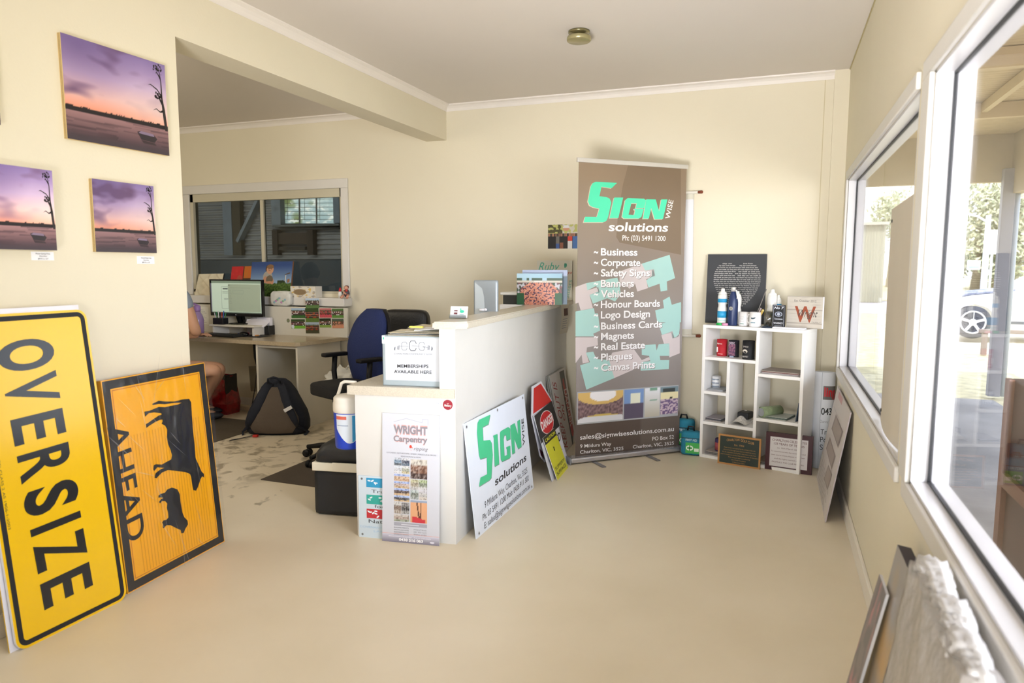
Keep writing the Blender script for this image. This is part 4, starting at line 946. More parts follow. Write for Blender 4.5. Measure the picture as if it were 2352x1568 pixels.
b = MB(); b.box((-.15, -.12, 0), (-.11, -.085, .018), mat('c22a20', .5), .004); b.build('clip', None, BP_)['label'] = 'red plastic clip'
# ---------------------------------------------------------------- office chairs and the seated person
m_blk = mat('131316', .5, spec=.3); m_fab = mat('1b1b1e', .85, bump=.3, bscale=150)
def star(t, z0=.42):
    b = MB(); b.lathe([(.028, .10), (.028, z0)], m_blk, 14); b.lathe([(.0, .06), (.05, .06), (.05, .12), (.03, .13)], m_blk, 14); b.build('gas_stem', None, t)
    for k in range(5):
        a = 2*PI*k/5+.5; c_, s_ = math.cos(a), math.sin(a)
        b = MB(); b.tube([(0, 0, .10), (.16*c_, .16*s_, .09), (.28*c_, .28*s_, .07)], [.026, .02, .015], m_blk); lg = b.build('leg', None, t)
        b = MB()
        for e in (-.018, .018):
            n3 = Vector((-s_, c_, 0)); b.lathe([(0, -.01), (.027, -.01), (.027, .01), (0, .01)], m_blk, 14, tuple(Vector((.28*c_, .28*s_, .027))+n3*e), tuple(n3))
        b.build('caster', None, lg)
def cushion(t, name, c, hw, hd, hh_, m, rot=None):
    b = MB(); b.ball((0, 0, 0), 1, m, (1, 1, 1), 4)
    for v in b.bm.verts:
        x, y_, z_ = v.co; f = lambda q, e: math.copysign(abs(q)**e, q); n = max(abs(x), abs(y_), abs(z_)); v.co = Vector((f(x, .28)*hw, f(y_, .45)*hd, f(z_, .3)*hh_))
    if rot is not None: bmesh.ops.rotate(b.bm, verts=b.bm.verts[:], cent=(0, 0, 0), matrix=rot)
    bmesh.ops.translate(b.bm, verts=b.bm.verts[:], vec=c); return b.build(name, None, t)
def armrest(t, sx, x, zt_, y0, y1):
    b = MB(); b.box((sx*x-.03, y0, zt_-.03), (sx*x+.03, y1, zt_), m_blk, .012); ar = b.build('armrest', None, t)
    b = MB(); b.tube([(sx*x, (y0+y1)/2, zt_-.025), (sx*x, (y0+y1)/2+.01, zt_-.14), (sx*(x-.05), (y0+y1)/2+.02, .44), (sx*(x-.18), (y0+y1)/2, .42)], [.02, .02, .018, .016], m_blk); b.build('armrest_post', None, ar)
# blue high-backed chair behind the counter; chair front is +y in its own space
cz = Yp(850, 707, 4.4); cl = Yp(803, 760, 4.4).x; cr_ = Yp(893, 760, 4.4).x
t = thing('office_chair', 'tall office chair with a deep blue padded back, just behind the low counter', 'chair', ((cl+cr_)/2-.10, 4.17, 0), 2.72)
top = cz.z
rotb = Matrix.Rotation(.12, 3, 'X')
cushion(t, 'seat', (0, -.02, .51), .19, .18, .05, m_fab)
b = MB(); rows = []
for side, m_, off, gr_ in ((0, mat('1b2a5c', .85, bump=.3, bscale=120, var=.05), 0., 0.), (1, m_blk, -.035, .012)):
    b = MB(); rows = []
    H0 = .52; H1 = top-.01; 
    for k in range(15):
        v = k/14; z_ = H0+(H1-H0)*v; w_ = (.185+.05*math.sin(PI*min(1, v*1.15)))*(1 if v < .8 else math.cos((v-.8)/.2*PI*.36)); w_ += gr_
        row = []
        for j in range(24):
            a = 2*PI*j/24; c_, s_ = math.cos(a), math.sin(a); row.append(b.bm.verts.new((w_*math.copysign(abs(c_)**.7, c_), -.24-.06*v+.05*math.sin(v*PI)+off+(.038 if side == 0 else .026)*math.copysign(abs(s_)**.8, s_), z_)))
        rows.append(row)
    for A_, B_ in zip(rows, rows[1:]):
        for k in range(24): f = b.bm.faces.new((A_[k], A_[(k+1) % 24], B_[(k+1) % 24], B_[k])); f.smooth = True
    b.bm.faces.new(rows[0]); b.bm.faces.new(rows[-1]); o = b.build('backrest' if side == 0 else 'backrest_shell', m_, t)
    if side == 0: o['label'] = 'deep blue padded backrest'
b = MB(); b.bar((0, -.27, .60), (0, -.1, .41), .07, .02, m_blk); b.build('back_bracket', None, t)
for sx in (-1, 1): armrest(t, sx, .23, .745, -.2, .0)
star(t, .46)
# black executive chair further back
cl = Yp(878, 730, 4.95).x; cr_ = Yp(978, 730, 4.95).x; zt = Yp(930, 713, 4.95).z
t = thing('executive_chair', 'black padded executive chair behind the blue chair, only its top showing', 'chair', ((cl+cr_)/2+.02, 4.95, 0), .15)
cushion(t, 'backrest', (0, 0, zt-.26), (cr_-cl)/2, .06, .27, mat('151517', .45, bump=.2, bscale=80)); cushion(t, 'seat', (0, -.25, .46), .26, .27, .06, mat('151517', .45)); b = MB(); b.bar((0, .03, zt-.45), (0, -.1, .41), .08, .02, m_blk); b.build('back_bracket', None, t); star(t)
# bin with plastic bag
q = Yp(800, 895, 4.75); zt = Yp(800, 892, 4.75).z
t = thing('waste_bin', 'black waste bin between the desk cabinet and the blue chair', 'bin', (q.x+.02, 4.75, 0)); b = MB(); b.lathe([(0, 0), (.12, 0), (.15, zt), (.142, zt), (.115, .01), (0, .01)], mat('17171a', .5), 24); b.build('tub', None, t)
t = thing('carrier_bag', 'crumpled white plastic carrier bag lying on top of the black bin', 'bag', (q.x-.02, 4.75, zt)); b = MB(); b.ball((0, 0, .075), .15, mat('dcdcd8', .35, var=.06), (1.15, .8, .55), 4, .55, 2.2); b.ball((-.13, -.03, .02), .06, mat('dcdcd8', .35, var=.06), (1.6, .8, .5), 3, .5, 2.2); b.build('bag_body', None, t)
for s_ in (-1, 1):
    b = MB(); b.tube([(-.02*s_, 0, .12), (.04*s_, -.02, .19), (.09*s_, 0, .12)], .008, mat('dcdcd8', .35), 6); b.build('handle', None, t)
# person
HP = Vector((-4.99, 4.33, .50)); KNE = Yp(499, 848, 4.62); KNE.z -= .0; ANK = Yp(458, 950, 4.80); ANK.z = max(ANK.z, .09)
KN2 = KNE+Vector((-.14, .20, -.02)); AN2 = ANK+Vector((-.16, .16, 0))
ELB = Yp(451, 764, 4.45); HAND = Vector((-4.98, 4.95, DZ+.03)); SHO = Vector((-4.98, 4.20, 1.06))
dirp = (KNE-HP); dirp.z = 0; dirp.normalize(); sdp = Vector((dirp.y, -dirp.x, 0))   # sdp = person's right
def skinned(name, pts, edges, m, parent=None, sub=2):
    me = bpy.data.meshes.new(name); me.from_pydata([p[0] for p in pts], edges, []); o = bpy.data.objects.new(name, me); COL.objects.link(o)
    md_ = o.modifiers.new('s', 'SKIN'); md_.use_smooth_shade = True
    for k, p in enumerate(pts): r = p[1]; me.skin_vertices[0].data[k].radius = (r, r) if not isinstance(r, tuple) else r
    me.skin_vertices[0].data[0].use_root = True
    sb = o.modifiers.new('u', 'SUBSURF'); sb.levels = sub; sb.render_levels = sub
    dg = bpy.context.evaluated_depsgraph_get(); nm = bpy.data.meshes.new_from_object(o.evaluated_get(dg)); bpy.data.objects.remove(o)
    for p in nm.polygons: p.use_smooth = True
    nm.materials.clear(); nm.materials.append(m); nm.name = name
    r = bpy.data.objects.new(name, nm); COL.objects.link(r)
    if parent: r.parent = parent; r.matrix_basis = Matrix.Translation(-parent.location)
    return r
skin = mat('c99a7c', .5, spec=.4)
PER = thing('person', 'person in blue shorts seated at the rear desk, arm and knee showing', 'person', (HP.x, HP.y, 0))
up = Vector((0, 0, 1)); hd = Vector((-5.02, 4.3, 1.28))
hR, hL = HP+sdp*.09, HP-sdp*.09; sR, sL = Yp(416, 672, 4.36), HP+up*.52-sdp*.17+dirp*.04
EL2 = sL+dirp*.16-up*.25-sdp*.03; HA2 = EL2+dirp*.26+up*.02+sdp*.06
nk = HP+up*.60+dirp*.05; hdc = HP+up*.74+dirp*.08
TOE = lambda a: a+dirp*.16+Vector((0, 0, .035-a.z))
pts = [(HP, .13), (HP+up*.22+dirp*.02, .125), (HP+up*.42+dirp*.04, .14), (nk, .055), (hdc, .085), (hdc+up*.09, .07),
       (sR, .06), (ELB, .044), (ELB*.45+HAND*.55+up*.02, .036), (HAND, .028),
       (sL, .06), (EL2, .042), (HA2, .03),
       (hR+dirp*.1, .095), (KNE, .060), (KNE*.6+ANK*.4, .055), (ANK, .038), (TOE(ANK), .032),
       (hL+dirp*.1, .095), (KN2, .060), (KN2*.6+AN2*.4, .055), (AN2, .038), (TOE(AN2), .032)]
body = skinned('body', pts, [(0, 1), (1, 2), (2, 3), (3, 4), (4, 5), (2, 6), (6, 7), (7, 8), (8, 9), (2, 10), (10, 11), (11, 12), (0, 13), (13, 14), (14, 15), (15, 16), (16, 17), (0, 18), (18, 19), (19, 20), (20, 21), (21, 22)], skin, PER)
for hnd, ax in ((HAND, (HAND-ELB).normalized()), (HA2, dirp)):    # fingers
    sd_ = ax.cross(up).normalized(); b = MB()
    for k, ln in enumerate((.07, .08, .075, .06)):
        o_ = hnd+sd_*(k-1.5)*.019+ax*.02; b.tube([o_, o_+ax*ln*.5+up*.006, o_+ax*ln*.8-up*.004, o_+ax*ln-up*.014], [.009, .0085, .0075, .006], skin)
    b.tube([hnd-sd_*.02, hnd-sd_*.045+ax*.03, hnd-sd_*.05+ax*.055], [.011, .009, .007], skin)
    o = b.build('fingers', None, body); o.matrix_basis = Matrix.Identity(4); o.matrix_parent_inverse = Matrix.Identity(4)
top_ = skinned('shirt', [(HP+up*.02, .15), (HP+up*.22+dirp*.02, .145), (HP+up*.43+dirp*.04, .155), (nk-up*.03, .07), (sR, .075), (sR*.55+ELB*.45, .06), (sL, .075), (sL*.55+EL2*.45, .06)], [(0, 1), (1, 2), (2, 3), (2, 4), (4, 5), (2, 6), (6, 7)], mat('8d98a5', .85), PER)
sh = skinned('shorts', [(HP, .16), (hR+dirp*.1, .115), (hR*.45+KNE*.55, .088), (hL+dirp*.1, .115), (hL*.45+KN2*.55, .088)], [(0, 1), (1, 2), (0, 3), (3, 4)], mat('2f3b50', .85, bump=.2), PER)
b = MB(); b.ball(tuple(hdc+up*.07-dirp*.02), .105, mat('4a3325', .7), (1, 1, 1.1), 3, .1); o = b.build('hair', None, PER); o.matrix_basis = Matrix.Translation(-PER.location)
for a in (ANK, AN2):
    b = MB(); p_ = a.copy(); p_.z = .03; c3 = p_+dirp*.07; b.ball((0, 0, 0), 1, mat('2a2c33', .6), (.14, .05, .038), 3); bmesh.ops.rotate(b.bm, verts=b.bm.verts[:], cent=(0, 0, 0), matrix=Matrix.Rotation(math.atan2(dirp.y, dirp.x), 3, 'Z')); bmesh.ops.translate(b.bm, verts=b.bm.verts[:], vec=c3+Vector((0, 0, .01))); o = b.build('shoe', None, PER); o.matrix_basis = Matrix.Translation(-PER.location)
PC = HP-Vector((0, 0, .0)); t = thing('office_chair', 'black swivel chair the person sits on, one armrest and a caster showing', 'chair', (HP.x, HP.y, 0), math.atan2(dirp.y, dirp.x)-PI/2)
cushion(t, 'seat', (0, .10, .36), .25, .27, .05, m_fab); cushion(t, 'backrest', (0, -.25, .75), .23, .05, .3, m_fab); b = MB(); b.bar((0, -.27, .6), (0, -.1, .34), .07, .02, m_blk); b.build('back_bracket', None, t)
for sx in (-1, 1): armrest(t, sx, .29, .69, -.10, .22)
star(t, .34)
# ================================================================ reception counter
A = F(1048, 1250); LF = F(822, 1230); EB = Yp(1301, 800, YB); EB.z = 0
E1 = (LF-A).normalized(); E2 = (EB-A).normalized(); NL = Vector((E2.y, -E2.x, 0)); NF = Vector((-E1.y, E1.x, 0)); NF = NF if NF.y < 0 else -NF
LL = (EB-A).length; LW = (LF-A).length
LZ0, LZ1, TZ0, TZ1 = .738, .783, 1.077, 1.112
m_cp = mat('d9d8d5', .4, var=.01)
ctr = thing('reception_counter', 'cream reception counter with raised speckled ledge and lower end desk', 'counter', (A.x, A.y, 0))
def cq(u0, u1, v0, v1, z0, z1, m, name, par=ctr):      # u along front (leftwards), v along the long face
    pts = [A+E1*u+E2*v-A for u, v in ((u1, v0), (u0, v0), (u0, v1), (u1, v1))]
    b = MB(); b.prism([(p.x, p.y) for p in pts], z0, z1); return b.build(name, m, par)
cq(0, .022, 0, LL-.01, 0, TZ0, m_cp, 'front_panel'); cq(.022, .08, 0, LL-.01, LZ1, TZ0, m_cp, 'upstand')
cq(.022, LW, .0, .018, 0, LZ0, m_cp, 'end_panel')
cq(.022, .04, .018, LL-.01, 0, LZ0, m_cp, 'inner_panel')
b = MB(); c_ = .045
pts = [A-A+E1*u+E2*v for u, v in ((.105, -.02), (-.012, -.02), (-.055, .03), (-.055, LL-.02), (.125, LL-.02))]
b.prism([(p.x, p.y) for p in pts], TZ0, TZ1, m_lamL); bmesh.ops.bevel(b.bm, geom=[e for e in b.bm.edges if abs((e.verts[0].co-e.verts[1].co).z) < .001], offset=.006, segments=2, affect='EDGES')
b.build('ledge_top', m_lamL, ctr)
b = MB(); pts = [E1*u+E2*v for u, v in ((LW+.035, -.012), (.001, -.012), (.001, 1.9), (LW+.06, 1.9))]
b.prism([(p.x, p.y) for p in pts], LZ0, LZ1, m_lamL); b.build('desktop', m_lamL, ctr)
cq(LW-.25, LW+.02, 1.86, 1.88, 0, LZ0, m_cp, 'side_panel')
def lf(px, py, off=0.): return onplane(px, py, A+NL*off, NL)
def ff(px, py, off=0.): return onplane(px, py, A+NF*off, NF)
# stickers
def disc(px, py, r, col, name, label, txt=None, tc='f3e6e2'):
    c = ff(px, py, .002); bl_ = c+E1*r-Vector((0, 0, r)); P = Pn(bl_, bl_-E1*2*r, bl_+Vector((0, 0, 2*r)), .001, body=False)
    P.ell(r, r, r, r, col, 0, 30); 
    if txt: P.ctext(txt[0], r, r*1.15, r*.2, tc, .0006); P.text(txt[1], (r*.3, r*.72), (r*1.75, r*.62), (r*.35, r*1.1), tc, .0006, .03)
    return P.put(name, label, 'sticker')
disc(1028.5, 929.5, .025, '97152c', 'round_sticker', 'round dark red bakery sticker at the top right of the counter end panel', ('the', 'Bakery'))
disc(1004, 925, .014, 'dfe2f2', 'round_sticker', 'small faint white round sticker left of the red bakery sticker', ('o', 'WA'), 'a8b0d8')
# Wright carpentry sign
bl, br = F(878, 1241.5), F(1008.5, 1253.5); P = Pn(bl, br, ff(888, 948, .006), .005, 'd0d3de', rough=.35)
w, h_ = P.w, P.h
P.text('WRIGHT', (.2*w, .845*h_), (.79*w, .845*h_), (.2*w, .91*h_), 'e2a9a4', .0007, .06); P.text('WRIGHT', (.2*w, .85*h_), (.79*w, .85*h_), (.2*w, .905*h_), '8d8a94', .0011, .04)
P.text('Carpentry', (.2*w, .785*h_), (.79*w, .785*h_), (.2*w, .83*h_), 'e2a9a4', .0007, .05); P.text('Carpentry', (.2*w, .787*h_), (.79*w, .787*h_), (.2*w, .828*h_), '8d8a94', .0011, .03)
P.line('&', .47*w, .545*w, .725*h_, .035*h_, 'd8402a', .001, .06); P.line('ripping', .555*w, .79*w, .725*h_, .025*h_, '77757f', .001, 0, .3)
for a_, b__ in (((.2, .935), (.42, .965)), ((.42, .965), (.68, .94)), ((.68, .94), (.70, .94)), ((.70, .94), (.70, .965)), ((.70, .965), (.8, .965)), ((.8, .965), (.8, .92))):
    p, q = Vector((a_[0]*w, a_[1]*h_)), Vector((b__[0]*w, b__[1]*h_)); n = (q-p).orthogonal().normalized()*.0007; P.poly([p-n, q-n, q+n, p+n], '9aa0b4', .001)
P.line('KITCHENS | BATHROOMS | SHEDS | PERGOLAS & DECKS', .08*w, .94*w, .69*h_, .010*h_, '6e7080', .001); P.line('RENOVATIONS & MORE', .33*w, .68*w, .667*h_, .010*h_, '6e7080', .001)
def pic(u0, v0, u1, v1, top, mid, bot, sd):
    def fn(x, y): 
        c = top if y > .68 else mid if y > .3+.12*nz(x*5, sd) else bot
        return mix(c, (60, 52, 52) if nz(x*7, y*6, sd) > .12 else (225, 222, 218), min(.6, abs(nz(x*9, y*8, sd+3))*1.3))
    P.paint(u0*w, v0*h_, u1*w, v1*h_, 16, 12, fn, .0008)
for k, (u0, v0, u1, v1, t_, m_, b_) in enumerate(((.21, .60, .34, .66, (190, 200, 215), (110, 140, 170), (80, 90, 100)), (.345, .60, .48, .66, (210, 215, 225), (60, 70, 90), (90, 110, 130)), (.21, .54, .34, .597, (210, 220, 235), (200, 205, 215), (220, 222, 228)), (.345, .54, .48, .597, (215, 220, 222), (160, 165, 150), (200, 190, 150)),
    (.21, .48, .48, .533, (150, 175, 235), (210, 180, 150), (190, 150, 115)), (.21, .425, .48, .476, (150, 175, 235), (190, 170, 165), (190, 160, 120)), (.21, .37, .48, .422, (150, 175, 235), (75, 60, 62), (200, 165, 120)), (.21, .32, .48, .366, (160, 185, 235), (60, 60, 68), (200, 170, 130)),
    (.21, .225, .34, .315, (200, 200, 200), (120, 100, 90), (170, 160, 150)), (.345, .225, .48, .315, (120, 120, 125), (60, 60, 62), (150, 150, 150)), (.21, .165, .48, .22, (200, 195, 190), (170, 150, 140), (150, 160, 140)),
    (.50, .505, .79, .655, (205, 200, 190), (120, 80, 62), (60, 40, 38)), (.50, .42, .64, .50, (190, 190, 150), (160, 150, 130), (190, 190, 190)), (.645, .42, .79, .50, (160, 180, 130), (130, 140, 120), (200, 200, 205)), (.50, .345, .64, .418, (180, 195, 195), (120, 130, 120), (150, 160, 160)), (.645, .345, .79, .418, (200, 200, 210), (190, 190, 190), (200, 190, 180)))):
    pic(u0, v0, u1, v1, t_, m_, b_, k+1)
def tractor(x, y):
    if y > .9: return (150, 165, 190)
    if y < .22+.05*math.sin(x*6) and .1 < x < .9: return (205, 60, 70)
    if abs(x-.5+.18*(y-.3)) < .04 or abs(x-.62-.0*(y)) < .02+.03*(1-y): return (90, 55, 45)
    return (222, 168, 128)
P.paint(.50*w, .165*h_, .79*w, .338*h_, 24, 28, tractor, .0008)
P.frac(.21, .13, .79, .158, 'a9aab8', .0008); P.frac(.34, .139, .65, .147, 'd4d6e0', .0014)
for k, (s1, s2) in enumerate((('BUILDING PERMITS', 'PAINTING'), ('FENCING AND GATES', 'DRY RED GUM'), ('BUILD MAINTENANCE', 'SMALL JOBS'), ('DISABLED RAMPS', 'DECKS'))):
    P.line(s1, .21*w, .47*w, (.112-.018*k)*h_, .009*h_, '7a7c88', .001)
    if k < 3: P.line(s2, .56*w, .78*w, (.105-.018*k)*h_, .009*h_, '7a7c88', .001)
P.rect(.0*w, .075*h_-.0*h_, w, .078*h_, 'e7a7a4', .0009) if False else None
P.rect(0, .066*h_, w, .069*h_, 'e8a9a6', .0009)
P.paint(0, 0, w, .06*h_, 6, 10, lambda x, y: mix((128, 124, 140), (205, 205, 222), y), .0009)
P.line('REGISTERED BUILDER   FULLY INSURED', .12*w, .86*w, .042*h_, .007*h_, 'f6f6fc', .0014); P.line('0438 516 063', .3*w, .72*w, .014*h_, .02*h_, 'fbfbff', .0015, .03); P.ell(.88*w, .02*h_, .04*w, .008*h_, 'dcdce8', .0014)
P.put('carpentry_sign', 'tall white carpentry sign with a grid of job photos, leaning on the counter end panel', 'sign')
bl = F(828, 1229.5)+NF*.016; br = bl-E1*.27; P = Pn(bl, br, ff(838, 1092, .0055), .004, 'cddce8', rough=.35); w, h_ = P.w, P.h
def band(v, col, txt, n):
    P.rect(.16*w, v*h_, .86*w, (v+.15)*h_, col, .0008)
    R = random.Random(n)
    for k in range(9): x, y_ = R.uniform(.2, .82)*w, (v+R.uniform(.03, .12))*h_; P.ell(x, y_, .035*w, .012*h_, 'e9f4fb', .0013, 10, R.uniform(-1, 1))
band(.82, '2c97c8', '', 1); band(.55, '33a89c', '', 2); band(.32, 'c4323c', '', 3)
P.line('Trust', .26*w, .66*w, .735*h_, .05*h_, '3a4048', .001); P.line('for', .32*w, .52*w, .495*h_, .045*h_, '3a4048', .001); P.line('Nature', .20*w, .74*w, .245*h_, .055*h_, '3a4048', .001)
P.line('COVENANT PROTECTED', .02*w, .95*w, .16*h_, .03*h_, 'a9cbe6', .001); P.line('LAND', .3*w, .6*w, .10*h_, .03*h_, 'a9cbe6', .001)
for u, v in ((.07, .95), (.07, .05), (.93, .95), (.93, .05)): P.ell(u*w, v*h_, .006, .006, '6c7076', .001, 10)
P.put('covenant_sign', 'small pale blue sign with blue, teal and red bands, half behind the carpentry sign', 'sign')
# SIGN logo polygons (in banner photo coordinates, normalised later)
LOGO = {'S': [(345, 303), (537, 313), (487, 362), (397, 347), (378, 433), (440, 440), (470, 455), (485, 490), (455, 625), (440, 655), (412, 668), (236, 668), (250, 618), (355, 620), (378, 545), (322, 532), (290, 515), (275, 480), (300, 345), (318, 315)],
 'I': [(512, 445), (592, 445), (548, 630), (470, 630), (505, 468)],
 'G': [(632, 450), (780, 455), (797, 470), (782, 540), (705, 540), (714, 498), (665, 497), (640, 600), (690, 603), (700, 560), (688, 552), (692, 545), (777, 548), (755, 620), (735, 634), (600, 634), (582, 618), (610, 470)],
 'N': [(800, 460), (885, 462), (915, 570), (935, 462), (990, 462), (950, 638), (875, 640), (845, 540), (822, 635), (770, 635)]}
def logo(P, f, col, sh, lift=.0012, off=(.004, -.004)):
    for k, pts in LOGO.items():
        q = [f(*p) for p in pts]
        P.poly([(u-off[0], v+off[1]) for u, v in q], sh, lift); P.poly(q, col, lift+.0008)
# ---------------------------------------------------------------- roll-up banner
B0, B1 = F(1312, 1068), F(1563, 1039); BD = (B1-B0).normalized(); BN = Vector((BD.y, -BD.x, 0))
org = B0-BN*.045
def bpn(x, y): return onplane(x, y, org, BN)
q0, q1, q2 = bpn(1321, 1052), bpn(1559, 1029), bpn(1316, 367); q0.z = q1.z = .045; 
BT = thing('rollup_banner', 'tall brown roll-up banner listing sign services under a green SIGN logo, aluminium base', 'banner', tuple(B0))
P = Pn(q0, q1, q2, .001, '8a7a70', rough=.5); w, h_ = P.w, P.h
z1 = lambda x, y: P.uv(1280+x/3.919, 340+y/3.919)
z2 = lambda x, y: P.uv(1280+x/4.125, 720+y/4.125)
def bg(x, y):
    c = mix((150, 142, 140), (150, 130, 108), (y-.45)/.5) if y > .45 else mix((128, 122, 122), (160, 152, 150), y/.45)
    c = mix(c, (84, 74, 70), 1 if y < .1 else max(0, 1-(y-.1)*0))*1 if y < .1 else c
    if y < .13: c = (88, 76, 70) if x < .62 else (104, 94, 88)
    d = nz(x*3, y*5, 1)*.12; return mix(c, (90, 80, 74), .12+d)
P.paint(0, 0, w, h_, 40, 90, bg, .0006, .45)
P.poly([z1(*p) for p in ((640, 143), (1113, 165), (1113, 960), (560, 850), (530, 800), (545, 600), (590, 330))], '7d6b58', .0009)
TE, PK = 'a5cdc8', 'cdc2c3'
for pts, c in ((((760, 1040), (1010, 960), (1060, 1170), (985, 1200), (990, 1280), (930, 1290), (920, 1220), (820, 1255), (800, 1190), (850, 1150), (850, 1100), (790, 1100)), TE),
    (((560, 1110), (760, 1040), (790, 1100), (870, 1090), (880, 1150), (800, 1180), (815, 1260), (720, 1290), (700, 1220), (650, 1265), (560, 1200)), PK),
    (((260, 1215), (540, 1165), (560, 1230), (570, 1310), (520, 1380), (450, 1350), (320, 1400), (290, 1320), (370, 1290), (350, 1240), (270, 1280)), TE),
    (((163, 1250), (260, 1215), (270, 1280), (370, 1250), (380, 1300), (290, 1320), (320, 1440), (210, 1460), (190, 1390), (163, 1400)), PK),
    (((163, 1470), (330, 1440), (350, 1568), (163, 1568)), TE), (((880, 1460), (960, 1440), (950, 1370), (1010, 1335), (1030, 1410), (1113, 1385), (1113, 1568), (900, 1568)), TE)):
    P.poly([z1(*p) for p in pts], c, .0010)
for pts, c in ((((172, -2), (385, -2), (405, 160), (340, 190), (350, 215), (172, 215)), TE), (((930, 5), (1160, 2), (1160, 130), (1150, 220), (1090, 235), (1080, 180), (990, 200), (960, 100), (1040, 80), (1040, 30)), TE),
    (((985, 205), (1090, 165), (1110, 230), (1160, 190), (1160, 375), (1060, 415), (1060, 290), (1010, 285)), PK), (((172, 225), (380, 225), (385, 300), (280, 320), (275, 380), (300, 460), (240, 470), (230, 390), (172, 470)), PK),
    (((270, 370), (340, 360), (370, 430), (490, 440), (540, 610), (275, 720), (215, 490), (310, 460)), TE), (((490, 440), (520, 370), (620, 350), (720, 330), (800, 440), (870, 410), (880, 440), (800, 460), (790, 500), (540, 610)), PK),
    (((800, 300), (930, 290), (940, 350), (960, 290), (1060, 280), (1065, 400), (970, 400), (975, 440), (1060, 440), (1055, 525), (790, 540), (790, 460), (880, 450), (870, 400), (800, 390)), TE)):
    P.poly([z2(*p) for p in pts], c, .0011)
logo(P, z1, '4edcae', 'c9bda8', .0014, (.006, -.004))
P.text('solutions', z1(460, 745), z1(992, 751), z1(470, 668), 'f4f1ee', .002, .02); P.text('WISE', z1(1010, 642), z1(1044, 472), z1(970, 632), 'ece8e4', .002, .01)
P.text('Ph: (03) 5491 1200', z1(585, 830), z1(972, 836), z1(586, 785), 'ece8e4', .002, .01)
def row(zf, t_, x0, x1, y, capz=62):
    a_ = zf(x0, y); c_ = zf(x1, y); H = zf(x0, y-capz)[1]-a_[1]
    P.line(t_, a_[0]+.004, c_[0]+.004, a_[1]-.004, H, '857b78', .0017, .025); P.line(t_, a_[0], c_[0], a_[1], H, 'efedf0', .0022, .022)
for k, (t_, x1) in enumerate((('Business', 720), ('Corporate', 745), ('Safety Signs', 832), ('Banners', 688), ('Vehicles', 688), ('Honour Boards', 922), ('Logo Design', 832))):
    row(z1, t_, 390, x1, 964+94.7*k); a_ = z1(328, 950+94.7*k); P.line('~', a_[0], a_[0]+.034, a_[1]-.014, .06, 'efedf0', .0022, .02)
for k, (t_, x1) in enumerate((('Business Cards', 990), ('Magnets', 725), ('Real Estate', 828), ('Plaques', 708), ('Canvas Prints', 922))):
    row(z2, t_, 412, x1, 150+98.2*k, 64); a_ = z2(346, 137+98.2*k); P.line('~', a_[0], a_[0]+.034, a_[1]-.014, .06, 'efedf0', .0022, .02)
# photo strip
s0, s1_ = z2(185, 1040), z2(1148, 700); sv0, sv1 = s0[1], s1_[1]-.0; su = lambda x: z2(x, 880)[0]
P.rect(s0[0], sv0-.01, s1_[0], sv1+.02, 'a9acb2', .0011)
def ph1(x, y):
    if math.hypot((x-.55)*1.7, (y-.9)*2.2) < .5: return (238, 236, 240)
    if math.hypot((x-.5)*1.1, (y-.95)*1.6) < .6: return (214, 180, 110)
    if math.hypot((x-.55)*1.0, (y+.15)*1.9) < .75: return (205, 180, 100) if y > .18 else (215, 216, 222)
    return mix((150, 124, 126), (96, 76, 80), .5+nz(x*26, y*12)*1.2)
P.paint(su(195), sv0, su(620), sv1+.012, 40, 30, ph1, .0015)
P.paint(su(632), sv0+.0, su(815), sv1+.012, 20, 26, lambda x, y: ((120, 150, 200) if y > .5 else (92, 84, 104)) if not (.3 < x < .85 and .5 < y < .86) else (226, 228, 208), .0015)
P.paint(su(828), sv0, su(968), sv1+.012, 14, 26, lambda x, y: mix((186, 180, 165), (225, 228, 235), y) if not (.3 < x < .8 and (.92 < y or .55 < y < .58)) else (120, 160, 140), .0015)
def ph4(x, y):
    if y > .55:
        if y < .64 and math.hypot((x-.6)*1.2, (y-.6)*2) < .12: return (50, 48, 50)
        if y < .82: return (228, 218, 176)
        if .1 < x < .85 and y < .93: return (60, 66, 66)
        return (120, 140, 150)
    return (200, 180, 190) if nz(x*7, y*14) > 0 else (110, 90, 130)
P.paint(su(975), sv0+.01, su(1140), sv1+.012, 20, 28, ph4, .0015)
P.text('sales@signwisesolutions.com.au', z2(215, 1193), z2(1103, 1110), z2(216, 1150), 'efedee', .002, .008)
P.text('9 Mildura Way', z2(215, 1272), z2(510, 1247), z2(215, 1240), 'efedee', .002, .006); P.text('Charlton, VIC, 3525', z2(215, 1327), z2(625, 1290), z2(215, 1296), 'efedee', .002, .006)
P.text('PO Box 52', z2(900, 1202), z2(1103, 1183), z2(900, 1168), 'efedee', .002, .006); P.text('Charlton, VIC, 3525', z2(715, 1277), z2(1103, 1240), z2(715, 1246), 'efedee', .002, .006)
P.put('banner_sheet', parent=BT, world=True)
m_al = mat('c3c2c8', .25, .7)
def bb(u0, u1, d0, d1, z0, z1, m, name, bev=.004):
    b = MB(); b.box((u0, d0, z0), (u1, d1, z1), None, bev); o = b.build(name, m, BT)
    X, Y_, O = BD, -BN, B0; mw = Matrix(((X.x, Y_.x, 0, 0), (X.y, Y_.y, 0, 0), (0, 0, 1, 0), (0, 0, 0, 1))); o.matrix_basis = mw; return o
WB = (B1-B0).length
bb(-.0, WB, 0, .095, .008, .044, m_al, 'base_housing', .010); bb(-.012, 0, -.004, .10, .004, .05, mat('8e9299', .3, .5), 'end_cap', .003); bb(WB, WB+.012, -.004, .10, .004, .05, mat('8e9299', .3, .5), 'end_cap', .003)
ul = (q0-B0).dot(BD); Tz = q2.z
bb(ul-.012, ul+w+.012, .037, .055, Tz-.012, Tz+.018, mat('d9d6d2', .3, .3), 'top_rail', .004)
